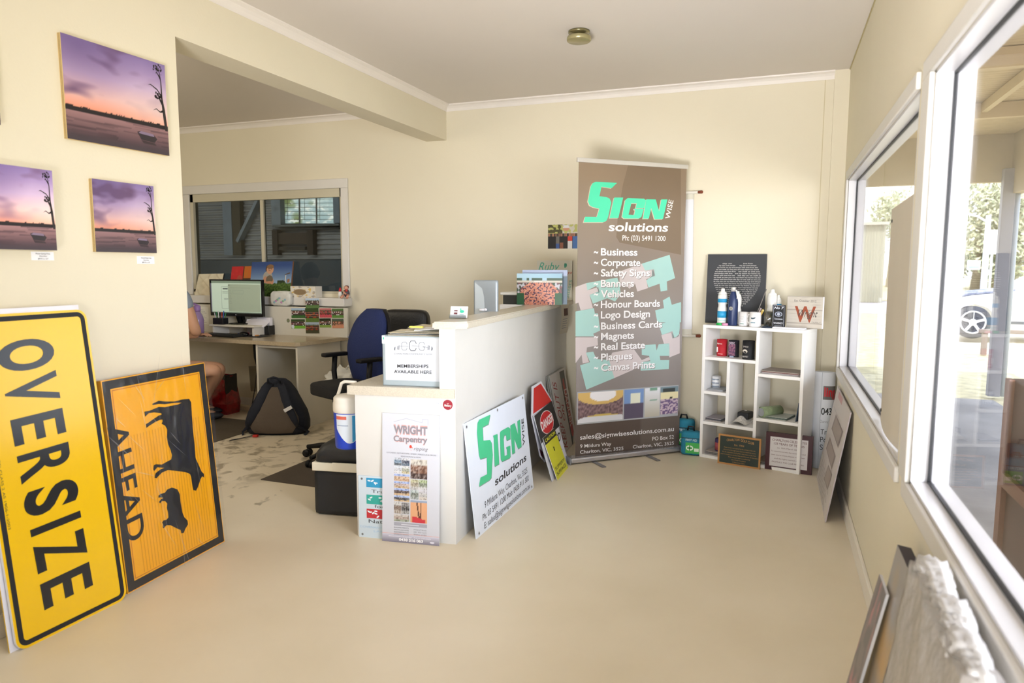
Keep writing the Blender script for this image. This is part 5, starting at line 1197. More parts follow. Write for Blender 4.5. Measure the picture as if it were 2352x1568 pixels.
bb(ul+w/2-.012, ul+w/2+.012, .062, .086, .04, Tz, mat('9a9aa0', .3, .6), 'support_pole', .004)
for u in (.17, WB-.30): bb(u, u+.03, -.14, .12, 0, .008, mat('8b8a8c', .3, .5), 'foot', .002)
# hanging scroll behind the banner, on the back wall
y = YB-.03; bl, br, tl = Yp(1540, 770, y), Yp(1589, 771, y), Yp(1545, 444, y); P = Pn(bl, br, (bl.x, bl.y, tl.z), .002, 'e2e2e6', rough=.5)
P.rect(0, P.h-.05, P.w, P.h, 'd6d2c2', .0008); P.rect(0, 0, P.w, .05, 'd9d6c8', .0008)
sc_ = P.put('wall_scroll', 'plain pale fabric wall scroll hanging behind the right edge of the brown banner', 'scroll')
for zz in (P.h, 0):
    b = MB(); b.tube([(-.02, 0, zz), (P.w+.045, 0, zz)], .011, mat('e4e0d6', .5)); rd = b.build('rod', None, sc_)
    b = MB(); b.lathe([(.011, 0), (.012, .03), (.008, .036), (0, .038)], mat('7a3a20', .5), 12, (P.w+.03, 0, zz), (1, 0, 0)); b.build('rod_end', None, rd)
# first-aid kits
m_tl = mat('1f7f9c', .7, bump=.4, bscale=200, var=.06)
def kit(px0, px1, pyb, pyt, Yk, dx, label, gy):
    a_, c_ = Yp(px0, pyb, Yk), Yp(px1, pyb, Yk); z0_ = 0 if gy is None else gy; zt = Yp(px0, pyt, Yk).z
    t = thing('first_aid_kit', label, 'first aid kit', (a_.x, Yk, z0_)); W = c_.x-a_.x+dx
    b = MB(); b.box((0, 0, 0), (W, .10, zt-z0_), m_tl, .025); b.build('case', None, t)
    b = MB(); b.box((.004, -.002, (zt-z0_)*.72), (W-.004, .102, (zt-z0_)*.75), mat('123f4c', .5)); b.build('zip', None, t)
    g0 = (zt-z0_); c2 = W*.62 if dx == 0 else (c_.x-a_.x)*.72
    P = Pn((c2-.05, -.001, g0*.10), (c2+.05, -.001, g0*.10), (c2-.05, -.001, g0*.55), .001, '3fae4e', rough=.5)
    P.ell(.03, P.h/2, .026, .02, 'eef6ee', .0008); P.rect(.026, P.h*.2, .034, P.h*.8, '3fae4e', .0012); P.rect(.012, P.h*.42, .048, P.h*.58, '3fae4e', .0012); P.frac(.62, .2, .95, .5, 'e8f2e4', .0008)
    P.line('FIRST AID', 0, .08, P.h*1.15, P.h*.2, 'dfeef2', .001); P.put('badge', parent=t)
    b = MB(); b.tube([(W*.3, .05, g0-.003), (W*.35, .05, g0+.03), (W*.6, .05, g0+.03), (W*.65, .05, g0-.003)], .007, m_blk, 8, (0, 1, 0)); b.build('handle', None, t)
kit(1563, 1601, 1031, 990, 5.17, .02, 'nearer teal first aid kit on the floor between banner base and shelf', None)
kit(1545, 1593, 1008, 962, 5.31, 0, 'teal first aid kit standing behind the nearer kit, against the back wall', .0)
# ---------------------------------------------------------------- signs leaning on the long counter face
bl, br = F(1094.6, 1238), F(1226, 1120); tl = lf(1068, 972, .006)
P = Pn(bl, br, tl, .005, 'dde4f2', rough=.35); w, h_ = P.w, P.h
us = [p[0] for k in LOGO.values() for p in k]; x0_, x1_ = min(us), max(us)
TLu = P.uv(1101, 955); 
g2 = lambda x, y: (1060+x/4.478, 900+y/4.478)
SQ = {'S': [(180, 285), (293, 232), (275, 330), (215, 360), (222, 500), (290, 492), (308, 520), (318, 640), (305, 880), (285, 905), (178, 972), (192, 880), (262, 845), (258, 670), (190, 690), (178, 650), (157, 420), (162, 320)],
      'I': [(322, 450), (367, 430), (385, 738), (338, 765), (330, 480)],
      'G': [(405, 400), (478, 360), (498, 375), (500, 480), (462, 500), (455, 440), (438, 445), (430, 480), (440, 660), (468, 645), (465, 590), (455, 570), (498, 550), (502, 660), (490, 680), (415, 715), (402, 695), (393, 420)],
      'N': [(500, 345), (545, 318), (580, 440), (572, 300), (598, 282), (615, 560), (580, 585), (540, 480), (548, 620), (520, 640)]}
for pts in SQ.values():
    q = [P.uv(*g2(*p)) for p in pts]; P.poly([(u+.004, v-.005) for u, v in q], '7d8f8a', .0008); P.poly(q, '45bf8a', .0015)
P.text('solutions', P.uv(*g2(345, 965)), P.uv(*g2(665, 700)), P.uv(*g2(342, 885)), '3a3d44', .0015, .02)
P.text('WISE', P.uv(*g2(650, 545)), P.uv(*g2(636, 270)), P.uv(*g2(628, 556)), '3a3d44', .0015, .01)
P.text('9 Mildura Way, Charlton, Vic, 3525', P.uv(*g2(238, 1195)), P.uv(*g2(675, 828)), P.uv(*g2(234, 1130)), '585c66', .0015)
P.text('Ph: 03 5491 1200 Mob: 0428 911 302', P.uv(*g2(218, 1325)), P.uv(*g2(690, 905)), P.uv(*g2(214, 1262)), '585c66', .0015)
P.text('E: sales@signwisesolutions.com.au', P.uv(*g2(235, 1408)), P.uv(*g2(703, 985)), P.uv(*g2(231, 1345)), '585c66', .0015)
for u, v in ((.03, .965), (.5, .975), (.965, .97), (.04, .03), (.5, .025), (.96, .03)): P.ell(u*w, v*h_, .011, .011, 'c3c6cc', .001, 14); P.ell(u*w, v*h_, .006, .006, '3c3e42', .0014, 12)
P.put('corflute_sign', 'square white plastic sign with green SIGN logo and contact lines, leaning on the counter side', 'sign')
gs = lambda x, y: (1210+x/5.808, 840+y/5.808)
def cw_(u, d, z_): return A+E2*u+NL*d+Vector((0, 0, z_))
# back octagonal sign with red upper half
P = Pn(cw_(1.2, .15, 0), cw_(1.7, .15, 0), cw_(1.2, .035, .6), .003, body=False)
oc = [gs(*p) for p in ((62, 278), (190, 203), (335, 458), (440, 800), (420, 1080), (240, 1290), (172, 1205), (58, 680))]
P.ppoly(oc, 'e4e4ee', 0); P.ppoly(oc, '9a9aa0', -.003); P.ppoly([gs(*p) for p in ((92, 300), (185, 235), (318, 450), (330, 470), (85, 640))], 'd22f2c', .0006)
P.ppoly([gs(*p) for p in ((165, 1100), (215, 1150), (235, 1250), (185, 1190))], '5a2038', .0006)
P.put('octagonal_sign', 'white-edged octagonal sign with a red face, rearmost beside the square SIGN board', 'sign')
P = Pn(cw_(1.143, .206, 0), cw_(1.62, .206, 0), cw_(1.143, .078, .424), .004, 'dfe0ea', 'b9bcc6', .35)
P.ppoly([gs(*p) for p in ((98, 668), (332, 466), (436, 800), (190, 1040))], '2c2a2a', .0008)
c_ = P.uv(*gs(268, 748)); P.ell(c_[0], c_[1], .165, .076, 'e6c9c9', .0011); P.ell(c_[0], c_[1], .157, .070, 'c9262c', .0014)
P.text('DANGER', P.uv(*gs(200, 872)), P.uv(*gs(352, 722)), P.uv(*gs(182, 762)), 'f2eaea', .0018, .03)
P.text('ED', P.uv(*gs(405, 1040)), P.uv(*gs(455, 975)), P.uv(*gs(388, 935)), '26262a', .0012, .02); P.text('SE', P.uv(*gs(455, 1215)), P.uv(*gs(485, 1190)), P.uv(*gs(438, 1130)), '26262a', .0012, .02)
P.put('danger_sign', 'white and black sign with a red oval reading DANGER, in front of the octagonal sign', 'sign')
P = Pn(cw_(1.179, .232, 0), cw_(1.486, .232, 0), cw_(1.179, .132, .272), .004, 'd9d832', 'c9c9c9', .35); w, h_ = P.w, P.h
P.rect(0, h_*.83, w, h_, '2a2a20', .0008); P.line('CAUTION', .08*w, .92*w, .875*h_, .07*h_, 'd9d832', .0014, .02)
P.ell(.48*w, .62*h_, .02, .006, '3a3a20', .001, 8, .6); P.ell(.48*w, .62*h_, .006, .02, '3a3a20', .001, 8, .4); P.line('SLIPPERY', .1*w, .9*w, .2*h_, .07*h_, '6c6c2c', .001, .01); P.line('SURFACE', .1*w, .9*w, .08*h_, .07*h_, '4c4c28', .001, .01)
P.put('caution_sign', 'small yellow sign with black band reading CAUTION, front of the leaning stack', 'sign')
# long boards stood on end further back
bl, br = cw_(1.79, .125, 0), cw_(2.27, .125, 0)
for k, (cc, lb) in enumerate((('b9b6b0', 'plain grey sign board, rearmost of the stack beside the banner'), ('d6d4d0', 'white edged sign board sandwiched in the stack beside the banner'))):
    o_ = -NL*(.024-.010*k)-E2*(.022*(2-k)); P = Pn(bl+o_, br+o_, cw_(1.79, .003+.006*k, .585)-E2*.022*(2-k), .003, cc, '8a8a88', .4); P.put('sign_board', lb, 'sign')
P = Pn(bl, br, cw_(1.79, .018, .585), .004, 'dcd6d2', '9c9c98', .35)
P.ppoly([gs(*p) for p in ((432, 82), (492, 52), (622, 905), (612, 1078))], '4a4642', .0008)
P.ppoly([gs(*p) for p in ((474, 190), (482, 162), (492, 175), (500, 230), (520, 320), (625, 870), (622, 925), (605, 940), (590, 880), (480, 260))], 'b63a38', .0011)
P.text('DANGER', P.uv(*gs(492, 318)), P.uv(*gs(580, 812)), P.uv(*gs(528, 298)), 'dccac6', .0015, .02)
P.text('KEEP OUT IS', P.uv(*gs(548, 1085)), P.uv(*gs(390, 225)), P.uv(*gs(498, 1085)), 'a8383c', .0011, .0)
P.text('ON', P.uv(*gs(515, 730)), P.uv(*gs(490, 520)), P.uv(*gs(485, 730)), 'a8383c', .0011, .0)
P.put('keep_out_sign', 'tall pale board with red sideways lettering and dark DANGER band, left of the banner', 'sign')
# ---------------------------------------------------------------- things on the low counter
TL_ = LZ1
c0, c1 = ff(880, 889, -.03), ff(1020.5, 895, -.03); c0.z = c1.z = TL_; FN = NF
t = thing('file_box', 'grey file box holding papers on the low end of the counter', 'file box', tuple(c0)); X = (c1-c0).normalized(); W = (c1-c0).length
tz = onplane(877, 770, c0, NF).z-TL_
t.rotation_euler = (0, 0, math.atan2(X.y, X.x))
m_gb = mat('9fabb1', .5); b = MB()
b.box((0, 0, 0), (W, .004, tz), m_gb); b.box((0, 0, 0), (.004, .26, tz), m_gb); b.box((W-.004, 0, 0), (W, .26, tz), m_gb); b.box((0, .256, 0), (W, .26, tz), m_gb); b.box((0, 0, 0), (W, .26, .004), m_gb); b.build('box_body', None, t)
b = MB(); R = random.Random(5)
for k in range(10):
    a = -.1+.02*k; b.box((.01+.004*k, .01, tz*.1+.0*k), (W-.012, .25, tz*.1+.001), mat(('e8e2d4', 'c8bda6', 'd6d8dc')[k % 3], .6)) if k < 1 else b.box((.008+.01*(k % 3), .008+.024*k, .01), (W-.01-.01*(k % 2), .010+.024*k, tz-.004+.012*R.random()), mat(('e8e2d4', 'c8bda6', 'd6d8dc')[k % 3], .6))
b.build('papers', None, t)
g3 = lambda x, y: (860+x/7.125, 740+y/7.125)
o3 = c0+NF*.002
bl, br, tl = onplane(*g3(185, 940), o3, NF), onplane(*g3(1092, 972), o3, NF), onplane(*g3(172, 238), o3, NF)
P = Pn(bl, br, tl, .001, 'cdd2db', rough=.5); w, h_ = P.w, P.h
def gt(s_, x0, y0, x1, y1, cp_, col, bo=.0): P.text(s_, P.uv(*g3(x0, y0)), P.uv(*g3(x1, y1)), P.uv(*g3(x0, y0-cp_)), col, .001, bo)
def octC(cx, cy, rw, rh, wd, col, g=False):
    def pt(a, b__): return P.uv(*g3(cx+a*rw, cy+b__*rh))
    out = [(.95, -.45), (.6, -1), (-.6, -1), (-1, -.55), (-1, .55), (-.6, 1), (.6, 1), (.95, .5)]
    if g: out += [(.95, .12), (.2, .12)]
    for a, c_ in zip(out, out[1:]):
        p, q = Vector(pt(*a)), Vector(pt(*c_)); n = (q-p).orthogonal().normalized()*wd; d = (q-p).normalized()*wd*.5; P.poly([p-n-d, q-n+d, q+n+d, p+n-d], col, .001)
octC(492, 388, 46, 66, .0011, '6f747c'); octC(632, 384, 56, 80, .0016, '4c5058'); octC(778, 392, 46, 66, .0011, '6f747c', True)
for x0, x1, y_ in ((418, 560, 388), (612, 735, 384), (850, 880, 410), (800, 850, 405)):
    p, q = P.uv(*g3(x0, y_)), P.uv(*g3(x1, y_)); P.rect(p[0], p[1]-.0008, q[0], p[1]+.0008, '5c6068', .001)
for x_, y0, y1 in ((395, 375, 450), (375, 385, 445), (330, 400, 460), (322, 410, 450), (872, 375, 450), (890, 380, 450), (930, 395, 465), (942, 410, 455)):
    p, q = P.uv(*g3(x_, y1)), P.uv(*g3(x_+9, y0)); P.poly([(p[0], p[1]), (q[0], p[1]), (q[0]+.002, q[1]), (p[0]+.002, q[1])], '62666e', .001)
gt('CHARLTON COMMUNITY GYM', 322, 523, 940, 534, 20, '565a66'); gt('MEMBERSHIPS', 375, 740, 885, 745, 52, '22242a', .014); gt('AVAILABLE HERE', 322, 828, 938, 842, 50, '22242a', .014)
P.put('paper_notice', 'white notice reading MEMBERSHIPS AVAILABLE HERE taped to the grey file box', 'notice')
bl, br, tl = onplane(*g3(1092, 670), o3, NF), onplane(*g3(1136, 672), o3, NF), onplane(*g3(1092, 250), o3, NF)
P = Pn(bl, br, tl, .001, 'e4eaf2', rough=.5); P.frac(0, .68, .8, .98, '3c4048', .0008); P.line('L', .004, .018, .42*P.h, .07*P.h, 'd8584c'); P.line('L', .006, .02, .07*P.h, .07*P.h, 'd8584c'); P.frac(.05, .3, .9, .33, '8b98b8')
P.put('flyer', 'narrow strip of a flyer with red letters at the right side of the file box', 'flyer')
bl, br, tl = onplane(*g3(124, 345), o3, NF), onplane(*g3(170, 346), o3, NF), onplane(*g3(122, 216), o3, NF)
P = Pn(bl, br, tl, .001, 'eef2fa', rough=.5); P.ell(P.w*.6, P.h*.65, P.w*.25, P.h*.18, '3fbf9a', .0008); P.put('business_card', 'white card with green mark at the top left corner of the file box', 'card')
# loose papers across the top of the file box
b = MB(); z_ = TL_+tz+.012; R = random.Random(9)
for k, (u0, v0, uw, vw, rz, col) in enumerate(((.02, .02, .29, .21, .05, 'cfc6ae'), (.05, .04, .29, .2, -.12, 'ddd5c0'), (.08, .07, .29, .2, .2, 'e6e0d0'), (.1, .1, .28, .2, -.05, 'c9bfa8'), (.14, .03, .21, .15, .3, 'e4e6ea'))):
    M_ = Matrix.Rotation(rz, 3, 'Z') @ Matrix.Rotation(R.uniform(-.05, .05), 3, 'Y'); b.box((u0, v0, z_+.005*k), (u0+uw, v0+vw, z_+.005*k+.002), mat(col, .6), 0, M_)
b.box((.13, .035, z_+.026), (.2, .05, z_+.034), mat('e4de62', .6)); 
o = b.build('paper_pile'); o.location = (c0.x, c0.y, 0); o.rotation_euler = (0, 0, math.atan2(X.y, X.x)); tag(o, 'loose pile of brown and white papers lying across the grey file box', 'papers')
# ---------------------------------------------------------------- things on the raised ledge
q = Zp(1054, 731, TZ1); t = thing('card_holder', 'clear holder of small printed cards at the near end of the raised ledge', 'card holder', (q.x, q.y, TZ1), .1)
b = MB(); b.box((-.045, -.02, 0), (.045, .02, .012), glassmat('eef2f4', .12)); b.box((-.045, -.022, 0), (.045, -.019, .02), glassmat('eef2f4', .12)); b.build('stand', None, t)
P = Pn((-.045, -.012, .004), (.048, -.012, .004), (-.052, .006, .062), .004, 'eceaf0', 'e8d8c0', rough=.45); P.frac(.22, .3, .42, .45, '6a3038'); P.frac(.22, .55, .42, .66, '6a3038'); P.ell(.68*P.w, .55*P.h, .012, .008, '3fc4a2', .001); P.ell(.6*P.w, .72*P.h, .003, .008, '3fc4a2', .001); P.frac(.55, .25, .8, .29, '8fb4c4'); P.put('cards', parent=t)
# screen back standing on the desk behind the ledge
p0 = Yp(1114, 716, 3.86); xa, xb = Yp(1087, 680, 3.86).x, Yp(1142, 680, 3.86).x; zt = Yp(1114, 643, 3.86).z
t = thing('display_back', 'silver-grey back of a screen rising behind the raised ledge', 'screen', ((xa+xb)/2, 3.86, LZ1)); W = xb-xa; H = zt-LZ1
ms = mat('9aa3ab', .35, .3)
b = MB(); b.box((-W/2, 0, .1), (W/2, .03, H), ms, .012); b.build('casing', None, t)
b = MB(); pts = [(-W/2+.012, .3), (-W/2+.012, H-.015), (-W*.12, H-.05), (-W*.04, H-.10), (-W*.02, H-.16), (-W*.02, .3)]  # pale shape painting the reflection on the screen back
b.face([(x, -.0015, z_) for x, z_ in pts]); b.build('painted_reflection', mat('c2cdd6', .25, .2), t); b = MB(); b.box((-.02, .01, 0), (.02, .03, .12), ms); b.box((-.09, -.06, 0), (.09, .1, .01), ms); b.build('stand', None, t)
for k, (px, py) in enumerate(((1107, 715), (1125, 712))):
    q = Zp(px, py, TZ1); b = MB(); b.tube([(-.016, 0, .008), (.014, .01, .009)], .008, mat('e9eaf2', .5)); b.ball((.018, .01, .01), .011, mat('e9eaf2', .5), (1, 1, .8)); o = b.build('earpiece'); o.location = (q.x, q.y, TZ1); o.rotation_euler = (0, 0, .3*k); tag(o, ('small white cable plug on the ledge in front of the screen back, nearer one', 'small white cable plug on the ledge in front of the screen back, further one')[k], 'plug')
# printer behind
yp = 4.65; a_, c_ = Yp(1146, 712, yp), Yp(1200, 712, yp); zt = Yp(1150, 671, yp).z
t = thing('printer', 'pale office printer on the desk behind the ledge, left of the crowd canvas', 'printer', (a_.x, yp, LZ1)); W = c_.x-a_.x; H = zt-LZ1
b = MB(); b.box((0, 0, 0), (W, .35, H-.085), mat('e6e6e8', .4), .01); b.box((0, .02, H-.02), (W, .35, H), mat('e2e2e0', .4), .006); b.build('body', None, t)
b = MB(); b.box((.02, .03, H-.085), (W-.01, .34, H-.02), mat('26292a', .5)); b.build('paper_slot', None, t)
# crowd canvases on the ledge
def fest(x, y):
    if y > .86: return mix((180, 215, 235), (150, 190, 215), x)
    if y > .78: return (70, 95, 80) if nz(x*9, 3) > -.05 else (170, 205, 225)
    if .38 < x < .56 and y > .72: return (222, 220, 216)
    if y > .70: return (205, 200, 190)
    if y < .38 and (x < .16 or x > .84) : return (46, 92, 62)
    if math.hypot((x-.5)*1.15, (y-.2)*.9) < .52:
        n = nz(x*22, y*20, 5); return (206, 130, 108) if n > .05 else (226, 168, 146) if n > -.08 else (70, 50, 80) if n < -.25 else (130, 70, 72)
    return (196, 196, 206) if nz(x*18, y*9) > .1 else (120, 80, 86) if nz(x*14, y*12, 8) > 0 else (60, 84, 66)
def onz(px, py, z_): return Zp(px, py, z_)
bl, br = Zp(1187, 699, TZ1), Zp(1291, 700, TZ1); br = bl+(br-bl).normalized()*.34 if (br-bl).length > .5 else br
nrm = Vector(((br-bl).y, -(br-bl).x, 0)).normalized()
def cv(px, py): return onplane(px, py, bl-nrm*.015, nrm)
P = Pn(bl, br, bl+Vector((0, 0, .01))-nrm*.0+Vector((0, 0, cv(1187, 631).z-TZ1)), .02, 'cfd8e0', '5c6c7c'); P.paint(0, 0, P.w, P.h, 90, 60, fest, .0008)
P.put('crowd_canvas', 'canvas print of a packed festival crowd standing at the far end of the ledge', 'print')
q = bl-nrm*.06+(br-bl)*.1; q1 = q+(br-bl); P = Pn(q, q1, q+Vector((0, 0, P.h+.025)), .02, 'b8c4dc', '7d8ca0'); P.paint(0, 0, P.w, P.h, 30, 20, lambda x, y: (176, 190, 222) if y > .8 else (110, 130, 150), .0008); P.put('spare_canvas', 'second canvas with pale blue sky hidden behind the crowd canvas', 'print')
# Ruby sign, hanging flyer, wall photo
y = YB-.02; bl, br, tl = Yp(1233, 697, y), Yp(1313, 692, y), Yp(1232, 598, y); bl.z = br.z = min(bl.z, TZ1)
P = Pn(bl, br, (bl.x, bl.y, tl.z), .006, 'dedccf', rough=.45); u_ = lambda x, y_: P.uv(980+x/4.9, 480+y_/4.9)
P.text('Ruby', u_(1258, 690), u_(1478, 690), u_(1285, 600), '58b8a4', .001); P.text('Manya', u_(1490, 728), u_(1632, 728), u_(1500, 695), 'c0564c', .001); P.text('Sisters', u_(1600, 1005), u_(1635, 800), u_(1560, 1000), '7cbcae', .001)
c_ = u_(1558, 635); P.ell(c_[0], c_[1], .008, .02, '4aa890', .001); P.ell(c_[0]+.01, c_[1]+.003, .005, .014, '4aa890', .001)
P.put('ruby_sign', 'cream sign with teal script reading Ruby standing behind the crowd canvas', 'sign')
def grp(x, y):
    if y > .62: 
        if math.hypot((x-.62)*1.2, (y-.85)) < .13: return (206, 150, 120) if y < .86 else (226, 226, 226)
        return (190, 190, 110) if nz(x*9, y*9) > .1 else (80, 76, 44) if x < .5 else (210, 205, 190)
    if y > .5: return (170, 120, 96) if nz(x*14, 1) > 0 else (60, 56, 50)
    c = (30, 28, 30)
    if .68 < x < .82: c = (210, 70, 55) if y > .3 else (220, 216, 214)
    if x > .84: c = (70, 110, 170)
    if .28 < x < .4: c = (110, 106, 100) if y > .2 else (60, 90, 150)
    if .4 < x < .52 and y < .25: c = (130, 80, 60)
    return c
y = YB-.003; bl, br, tl = Yp(1258.5, 571, y), Yp(1326, 569, y), Yp(1257, 516, y); br.z = bl.z
P = Pn(bl, br, (bl.x, bl.y, tl.z), .002, 'dddddd'); P.paint(0, 0, P.w, P.h, 60, 50, grp, .0006); P.put('group_photo', 'glossy group photo stuck on the back wall at the left edge of the brown banner', 'photo')
a_ = lf(1288, 698, .06); b_ = lf(1306, 696, .06); c_ = lf(1284, 768, .045)
b = MB(); rows = []
for k in range(8):
    v = k/7; p = a_.lerp(c_, v); rows.append([b.bm.verts.new(p+(b_-a_)*j+NL*(.012*math.sin(v*3))+Vector((0, 0, 0))) for j in (0, .5, 1)])
for A_, B_ in zip(rows, rows[1:]):
    for j in range(2): f = b.bm.faces.new((A_[j], A_[j+1], B_[j+1], B_[j])); f.smooth = True; f.material_index = 0
b.mats.append(mat('e9e4d6', .6))
def qd(u0, u1, v0, v1, m): 
    pts = [a_.lerp(c_, v)+(b_-a_)*u+NL*(.012*math.sin(v*3)+.0015) for u, v in ((u0, v1), (u1, v1), (u1, v0), (u0, v0))]; b.face(pts, m)
qd(.3, .8, .16, .40, mat('5c3430', .6))
for k in range(5): qd(.15, .75-.08*(k % 2), .5+.075*k, .515+.075*k, mat('8b8fa8', .6))
tag(b.build('taped_flyer', keepn=True), 'small white flyer hanging down from the far end of the ledge', 'flyer')
# ---------------------------------------------------------------- cooler and water jug
q = F(716, 1184); CLd = -E1; t = thing('cool_box', 'large black cool box with cream band beside the counter end', 'cool box', (q.x, q.y+.02, 0), math.atan2(CLd.y, CLd.x)+.03)
m_cb = mat('202226', .5, bump=.25, bscale=8, var=.1)
b = MB(); b.box((0, .0, 0), (.56, .36, .262), m_cb, .03); b.build('tub', None, t)
b = MB(); b.box((-.003, -.005, .252), (.563, .365, .300), mat('e6e0cc', .45), .006); b.box((.12, -.012, .256), (.5, -.004, .306), mat('e9e4d2', .4), .006); b.build('band', None, t)['label'] = 'cream band and latch'
b = MB(); prof = [(0, .304), (.004, .345), (.03, .385), (.10, .418), (.16, .428)]; rows = []
for d_, z_ in prof:
    k_ = []
    x0, y0, x1, y1, r_ = d_, d_*.7, .56-d_, .36-d_*.7, .05
    for cx, cy, a0 in ((x1-r_, y0+r_, -90), (x1-r_, y1-r_, 0), (x0+r_, y1-r_, 90), (x0+r_, y0+r_, 180)):
        for j in range(6): a = math.radians(a0+18*j); k_.append(b.bm.verts.new((cx+r_*math.cos(a), cy+r_*math.sin(a), z_)))
    rows.append(k_)
for p, q_ in zip(rows, rows[1:]):
    for j in range(24): f = b.bm.faces.new((p[j], p[(j+1) % 24], q_[(j+1) % 24], q_[j])); f.smooth = True
b.bm.faces.new(rows[0]); b.bm.faces.new(rows[-1]); b.build('lid', m_cb, t)
q = Zp(797, 1028, .428); t = thing('water_jug', 'blue insulated water jug with white lid standing on the black cool box', 'jug', (q.x, q.y+.03, .4285))
sc_ = onplane(765, 945, Vector(t.location), Vector((q.x, q.y, 0)).normalized()).z-.4285; rr = .082; hb = sc_
b = MB(); b.lathe([(0, 0), (rr*.88, 0), (rr*.93, .01), (rr, hb), (rr*.98, hb+.004), (0, hb+.004)], mat('1b45c8', .3, spec=.6), 32); b.build('body', None, t)
b = MB(); b.lathe([(rr*1.0, hb), (rr*1.03, hb+.006), (rr*1.03, hb+.045), (rr*.99, hb+.055), (rr*.98, hb+.075), (rr*.85, hb+.085), (0, hb+.087)], mat('e8e3da', .45), 32); b.build('lid', None, t)
b = MB(); b.tube([(-rr*1.0, 0, hb+.05), (-rr*.75, 0, hb+.10), (-rr*.55, 0, hb+.145), (-rr*.3, 0, hb+.155), (rr*.5, 0, hb+.155), (rr*.75, 0, hb+.11), (rr*1.0, 0, hb+.05)], .009, mat('e8e3da', .45)); b.build('handle', None, t)
b = MB()      # label wrapped round the jug
vd = math.atan2(-t.location.y, -t.location.x)
for (a0, a1, z0, z1, m_) in ((-.95, .95, hb*.18, hb*.98, mat('d9e3f0', .4)), (.15, .93, hb*.2, hb*.95, mat('3f9fd8', .4)), (-.93, -.2, hb*.84, hb*.93, mat('d86a58', .4)), (-.88, -.1, hb*.66, hb*.69, mat('9fb0c8', .4)), (.5, .75, hb*.6, hb*.8, mat('e4e8ec', .4))):
    n = 10; A_ = []
    lift_ = .0008+.0006*((0 if a0 == -.95 else 1)+(1 if a0 == .5 else 0))
    for k in range(n+1):
        a = a0+(a1-a0)*k/n; cut = hb*.5*max(0, abs(a)-.1)**1.5/1.0 if a0 in (-.95, .15) else 0; r_ = lambda zz: rr*(.93+.07*zz/hb)+lift_
        A_.append([b.bm.verts.new((r_(zz)*math.cos(vd+a), r_(zz)*math.sin(vd+a), zz)) for zz in (z0+cut, z1)])
    for p, q_ in zip(A_, A_[1:]): f = b.bm.faces.new((p[0], q_[0], q_[1], p[1])); f.material_index = b.mi(m_); f.smooth = True
b.build('label', None, t)['label'] = 'white and light blue wraparound label'
# ================================================================ white shelf unit and what stands on and in it
S0 = F(1605.5, 1048); HS = .968; S1 = Zp(1851, 758.5, HS); S1.z = 0
SX = (S1-S0).normalized(); SY = Vector((-SX.y, SX.x, 0)); SW = (S1-S0).length; SD = .255
SH = thing('cube_shelf', 'white open shelf unit with uneven pigeonholes against the back wall', 'shelf unit', tuple(S0), math.atan2(SX.y, SX.x))
m_sw = mat('f2f0ee', .4)
def shp(px, py): p = onplane(px, py, S0, SY); return ((p-S0).dot(SX), p.z)
TH = .022
def sb(name, x0, x1, z0, z1, y0=0., y1=None):
    b = MB(); b.box((x0, y0, z0), (x1, y1 or SD, z1), m_sw, .0015); return b.build(name, None, SH)
sb('side_panel', 0, TH, 0, HS-TH); sb('side_panel', SW-TH, SW, 0, HS-TH); sb('top_panel', 0, SW, HS-TH, HS); sb('bottom_panel', TH, SW-TH, .0, TH)
xd = shp(1736, 900)[0]; sb('divider', xd-TH/2, xd+TH/2, TH, HS-TH)
za = shp(1700, 829)[1]; zb_ = shp(1690, 981)[1]; xm = shp(1671, 900)[0]; zc = shp(1640, 903)[1]; zr1 = shp(1790, 866)[1]; zr2 = shp(1790, 970)[1]
sb('shelf', TH, xd-TH/2, za-TH/2, za+TH/2); sb('shelf', TH, xd-TH/2, zb_-TH/2, zb_+TH/2); sb('small_divider', xm-TH/2, xm+TH/2, zb_+TH/2, za-TH/2); sb('shelf', TH, xm-TH/2, zc-TH/2, zc+TH/2)
sb('shelf', xd+TH/2, SW-TH, zr1-TH/2, zr1+TH/2); sb('shelf', xd+TH/2, SW-TH, zr2-TH/2, zr2+TH/2)
def sw(x, y, z_): return S0+SX*x+SY*y+Vector((0, 0, z_))
def onsh(px, y, zz):      # x position on the shelf plane at depth y
    p = onplane(px, 800, S0+SY*y, SY); return (p-S0).dot(SX)
def sth(name, label, cat, px, y, z_, grp=None, rz=0.): return thing(name, label, cat, tuple(sw(onsh(px, y, z_), y, z_)), math.atan2(SX.y, SX.x)+rz, grp)
ZT_ = HS+.001
def hz(px, py, y): return onplane(px, py, S0+SY*y, SY).z
